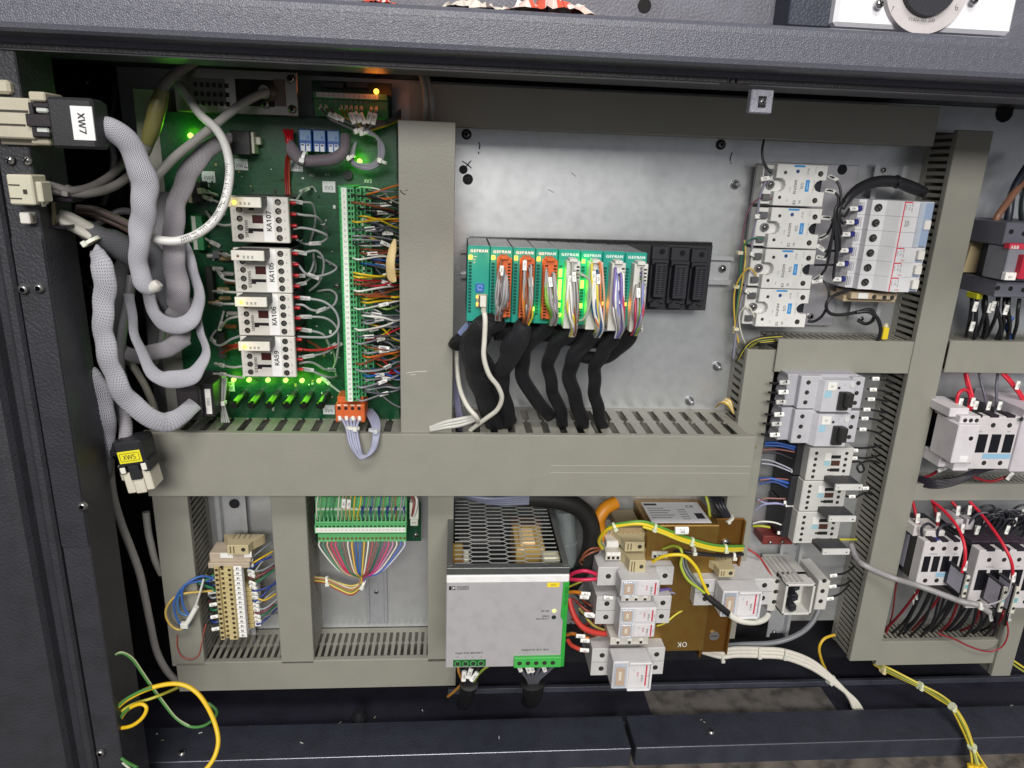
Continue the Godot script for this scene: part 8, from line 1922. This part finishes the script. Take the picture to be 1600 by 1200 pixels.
	for k in 8: wire([V(-340, 737.4, 182) + V(0, -k * 2.6, 0), V(-334.9, 731.4, 176) + V(0, -k * 1.6, 0), V(-332.3, 719.5, 166) + V(0, -k * 0.8, 0), V(-331.6, 710.1, 154)], 0.9, [S(180, 120, 60), S(170, 60, 40), S(60, 60, 64), S(190, 190, 186), S(80, 80, 84), S(200, 200, 196), S(60, 110, 120), S(140, 140, 140)][k])
	round_cable("dark grey cable looping behind the short dark sleeve", [V(-323.1, 839.6, 120), V(-303.1, 851, 112), V(-293.6, 845.1, 104), V(-290.5, 826.2, 100), V(-296.1, 803.2, 98)], 3.2, S(98, 96, 100))
	round_cable("grey cable hanging behind the narrow lower loop", [V(-278.6, 849.4, 70), V(-284.2, 819.3, 76), V(-288.2, 788.7, 80), V(-288.4, 750.5, 80), V(-296.3, 717.1, 78), V(-309.6, 688.9, 74)], 3.4, S(120, 118, 122))
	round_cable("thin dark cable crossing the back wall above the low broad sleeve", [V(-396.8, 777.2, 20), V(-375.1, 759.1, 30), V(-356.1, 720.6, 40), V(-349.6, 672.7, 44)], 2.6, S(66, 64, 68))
	thing("riser_cables", "two pale grey cables rising side by side behind the top of the wide vertical duct", "cables", V(-31.1, 942.3, 68))
	wire([V(-38.7, 992.9, 60), V(-33.9, 980.5, 72), V(-30.7, 967.9, 76), V(-30.1, 955, 76), V(-32.4, 940.1, 66)], 2.6, S(168, 164, 158), null, "cable", "grey_cable"); wire([V(-33.9, 993.1, 60), V(-29.1, 979.6, 72), V(-25.4, 968.1, 76), V(-24.1, 955.2, 76), V(-25.6, 940.3, 66)], 2.6, S(160, 156, 150), null, "cable", "grey_cable")
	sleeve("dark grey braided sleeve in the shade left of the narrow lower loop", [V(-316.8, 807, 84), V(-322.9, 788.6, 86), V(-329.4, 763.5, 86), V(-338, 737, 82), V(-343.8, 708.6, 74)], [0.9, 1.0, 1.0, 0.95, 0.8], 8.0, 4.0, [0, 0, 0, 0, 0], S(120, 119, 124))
	sleeve("grey braided sleeve bowing right behind the folded wide sleeve", [V(-271.5, 868.1, 84), V(-278.9, 844.8, 92), V(-282, 815.6, 98), V(-277.3, 785.7, 100), V(-268.8, 766.7, 96), V(-258.4, 760, 86)], [0.8, 0.95, 1.0, 1.0, 0.95, 0.8], 8.4, 3.6, [0, 10, 15, 10, 0, 0], S(168, 166, 172))
	# connectors
	thing("square_connector", "black hooded connector lettered XW7 on a cream socket at the door post", "connector", V(-308.1, 904.6, 205))
	g = geo(S(36, 34, 40)); g.box(V(-297.7, 903.2, 204), V(-265.3, 938.7, 224), 2.0); g.box(V(-271.8, 905.7, 200), V(-265.4, 937.1, 218), 1.4); put(g, "hood", "plastic")
	g = geo(S(222, 222, 224)); g.box(V(-281.3, 909.3, 223), V(-266, 932.9, 224.5), 0.2); put(g, "label", "print"); text("XW7", V(-274, 920.9, 224.8), 5.0, "ink", -90, true)
	g = geo(S(178, 172, 154)); g.box(V(-349.1, 908.7, 186), V(-313.1, 937.3, 216), 1.2); g.box(V(-315.7, 935.8, 186), V(-304, 942.4, 212), 1); g.box(V(-318.7, 905.2, 186), V(-304.9, 910.7, 212), 1); g.box(V(-344.2, 904.6, 186), V(-316.4, 909.2, 206), 1); g.box(V(-346.9, 940.3, 186), V(-331.5, 950.1, 206), 2)
	put(g, "socket", "plastic")
	g = geo(S(30, 28, 32)); g.box(V(-316.3, 917.7, 205), V(-298.2, 926.6, 219), 0.6); g.box(V(-310.7, 931.1, 205), V(-299, 934.6, 218), 0.6); g.box(V(-312.9, 910.6, 205), V(-301.1, 914.2, 218), 0.6); g.box(V(-313.9, 910.3, 205), V(-310.7, 934.4, 217.5), 0.4)
	for y in [174, 196]: pass
	put(g, "locking_lever", "plastic")
	g = geo(S(60, 56, 52))
	for p in [[V(-343.8, 927.2, 216.1), V(-315.1, 928, 216.1)], [V(-345.4, 917.7, 216.1), V(-318.4, 918.3, 216.1)]]: g.box(p[0], p[1] + V(0, 0.8, 0.3), 0)
	put(g, "seam", "matte")
	g = geo(S(190, 196, 190)); g.box(V(-309.4, 927.6, 212), V(-300.8, 933.4, 217), 1.0); g.box(V(-311.3, 911.5, 212), V(-302.2, 917.4, 217), 1.0); put(g, "latch_tooth", "plastic")
	thing("post_connector", "cream square plug with grey cables on the door post below the big connector", "connector", V(-335.3, 860.1, 205))
	g = geo(S(190, 186, 168)); g.box(V(-338.5, 860.8, 196), V(-320, 883, 216), 1); g.box(V(-324.3, 862.9, 198), V(-315.9, 878.1, 212), 0.8)
	for k in 4: g.box(V(-317.8, 876.7, 212) + V(0, -k * 4.6, 0), V(-317.7, 876.6, 206) + V(0, -k * 4.6 - 3.2, 0), 0.4)
	put(g, "housing", "plastic")
	g = geo(S(50, 48, 46)); g.box(V(-337.3, 874.9, 215), V(-329.4, 875.8, 216.4), 0); g.box(V(-338.4, 865, 215), V(-329.1, 865.9, 216.4), 0); g.box(V(-327.4, 869, 215), V(-324.6, 872.3, 216.5), 0); put(g, "slit", "matte")
	thing("post_socket", "tiny white socket on the door post under the cream square plug", "connector", V(-338.4, 845.2, 202))
	g = geo(S(206, 204, 198)); g.box(V(-336.9, 846, 200), V(-329.4, 854.7, 210), 0.8); g.col = S(120, 112, 104); g.box(V(-332.5, 847.4, 200), V(-328.7, 852.3, 208), 0.6); put(g, "housing", "plastic")
	thing("post_bracket", "dark steel cross bracket with a vertical bolt beside the white plugs", "bracket", V(-328.5, 846.5, 180))
	g = geo(S(62, 58, 64)); g.box(V(-328.6, 862, 172), V(-306.1, 866, 190), 0.8); g.box(V(-335.9, 840.4, 170), V(-316.1, 843.4, 186), 0.6); put(g, "bar", "metal_vc")
	g = geo(S(120, 110, 90)); g.cyl(V(-322.1, 872.6, 186), V(-326.9, 843.1, 182), 2.2, 12); put(g, "bolt", "metal_vc")
	thing("yellow_label_connector", "black connector with a yellow label lettered XW5 hanging before the long duct's left end", "connector", V(-317.3, 576.3, 130))
	var tw := Basis(Z, deg_to_rad(9))
	var cc := V(-304.3, 627.3, 150)
	g = geo(S(36, 36, 42)); g.xf = Transform3D(tw, cc)
	g.box(V(-13, -10, -26), V(13, 15, 3), 2.0); g.box(V(-24, -2, -26), V(-12, 14, -8), 1.5); g.box(V(-5, -24, -4), V(5, -9, 3.4), 0.8); g.box(V(-14, -17, -20), V(-8, -8, 3), 0.8); g.box(V(9, -17, -20), V(15, -6, 3), 0.8)
	put(g, "hood", "plastic")
	g = geo(S(226, 216, 40)); g.xf = Transform3D(tw, cc); g.box(V(-10.5, -6, 2.9), V(10.5, 6, 3.4), 0.2)
	g.col = S(90, 84, 20)
	g.box(V(-8.5, 3.6, 3.4), V(8.5, 4.1, 3.5), 0); g.box(V(-8.5, -4.1, 3.4), V(8.5, -3.6, 3.5), 0); g.box(V(-9, -3.6, 3.4), V(-8.5, 3.6, 3.5), 0); g.box(V(8.5, -3.6, 3.4), V(9, 3.6, 3.5), 0)
	put(g, "yellow_label", "print")
	text("XW5", cc + V(0, 0, 3.8), 4.4, "ink", 9)
	g = geo(S(206, 202, 186)); g.xf = Transform3D(tw, cc)
	g.box(V(-13, -38, -22), V(-5.4, -17, 1), 1.0); g.box(V(-5, -39, -22), V(5, -23, 1.5), 1.0); g.box(V(5.4, -37, -22), V(12.6, -16, 1), 1.0); g.box(V(-18, -26, -22), V(-12, -10, -4), 1.0)
	g.col = S(226, 224, 214); g.box(V(-12.5, -16, 2), V(-7.6, -10, 3.8), 0.8); g.box(V(7.6, -15, 2), V(12.5, -8, 3.8), 0.8)
	put(g, "socket", "plastic")
	thing("board_plug", "black plug with a white label at the lower left corner of the green board", "connector", V(-270.2, 639.2, 80))
	g = geo(S(34, 33, 38)); g.box(V(-273.3, 649.4, 52), V(-251.2, 684.8, 110), 1.6); g.box(V(-255.9, 648.7, 50), V(-240.9, 684, 100), 1.0); put(g, "hood", "plastic")
	g = geo(S(214, 214, 212)); g.box(V(-248.9, 652.3, 99), V(-243.3, 678.8, 100.5), 0.2); put(g, "label", "print"); text("XW3", V(-246, 665.4, 100.8), 3.0, "ink", 90)
	# yellow and green earth wires at the lower left
	var ye := S(226, 186, 34); var gr := S(74, 128, 66)
	thing("yellow_earth_wire", "thick yellow earth wire arching before the cabinet floor at the lower left", "wire", V(-264.6, 399.8, 190))
	wire([V(-331.4, 371.7, 190), V(-318.6, 384.6, 192), V(-297.8, 396.3, 192), V(-278.7, 400.2, 190), V(-264.1, 399, 190), V(-251.7, 392, 192), V(-241.6, 379.8, 196), V(-233, 364, 202), V(-227.9, 350.2, 210), V(-228.7, 340, 218), V(-234.2, 331.3, 224), V(-243.8, 323.7, 230)], 2.2, ye)
	g = geo(gr); g.tube([V(-328.1, 376.5, 192), V(-317.1, 387.3, 193.4), V(-303.4, 395.5, 193.6), V(-292.3, 399.2, 193)], 1.5, 8); put(g, "green_stripe", "cable")
	g = geo(ye); g.tube([V(-331.5, 375.6, 190), V(-331.7, 367.8, 189)], 3.2, 10); put(g, "cable_lug", "plastic")
	thing("green_earth_wire", "thinner green and yellow wire making an S before the cabinet floor at the lower left", "wire", V(-299, 390.1, 180))
	wire([V(-335.3, 416.3, 184), V(-330.9, 427.4, 184), V(-322.3, 431.6, 182), V(-313.9, 422.4, 180), V(-307.5, 404.7, 178), V(-300, 387.6, 178), V(-290.8, 367.9, 178), V(-279.2, 350.3, 180), V(-266, 341.2, 182), V(-251.2, 343.4, 184), V(-238.8, 354.4, 186), V(-236.2, 363.8, 186), V(-244.3, 371.7, 184)], 1.5, gr)
	g = geo(S(170, 180, 140)); g.tube([V(-333.5, 422.3, 185), V(-329.4, 429.9, 185.4), V(-321.3, 433.8, 183.6), V(-312.4, 424.9, 181.4), V(-306, 407.4, 179.4), V(-298.6, 390.3, 179.4), V(-289.4, 370.6, 179.4), V(-278.1, 351.9, 181), V(-265.5, 343.3, 183)], 0.6, 6); put(g, "pale_stripe", "cable")
	thing("earth_wire_loops", "short yellow green wire loops at the door post under the thick yellow wire", "wires", V(-318.7, 354.2, 190))
	wire([V(-332.7, 363, 188), V(-317.8, 374.2, 188), V(-298.6, 378.7, 184), V(-288.7, 377.9, 176), V(-283.2, 370.6, 160)], 1.5, S(180, 176, 60))
	wire([V(-332.8, 352.1, 188), V(-321.2, 369.9, 190), V(-307.1, 379, 192), V(-299.9, 375.9, 194), V(-303.8, 366.2, 196), V(-315.3, 356.5, 196), V(-330.6, 350.1, 192)], 1.9, ye)
	wire([V(-331.4, 356.2, 190), V(-324.9, 366.2, 191), V(-317.3, 374.6, 192)], 1.6, gr)
	wire([V(-327.6, 320.5, 200), V(-319.9, 318.6, 204), V(-308.8, 318.6, 210)], 1.6, gr); wire([V(-329.1, 314.5, 198), V(-322.7, 312.7, 202), V(-316.3, 310.8, 206)], 1.4, S(190, 200, 180))
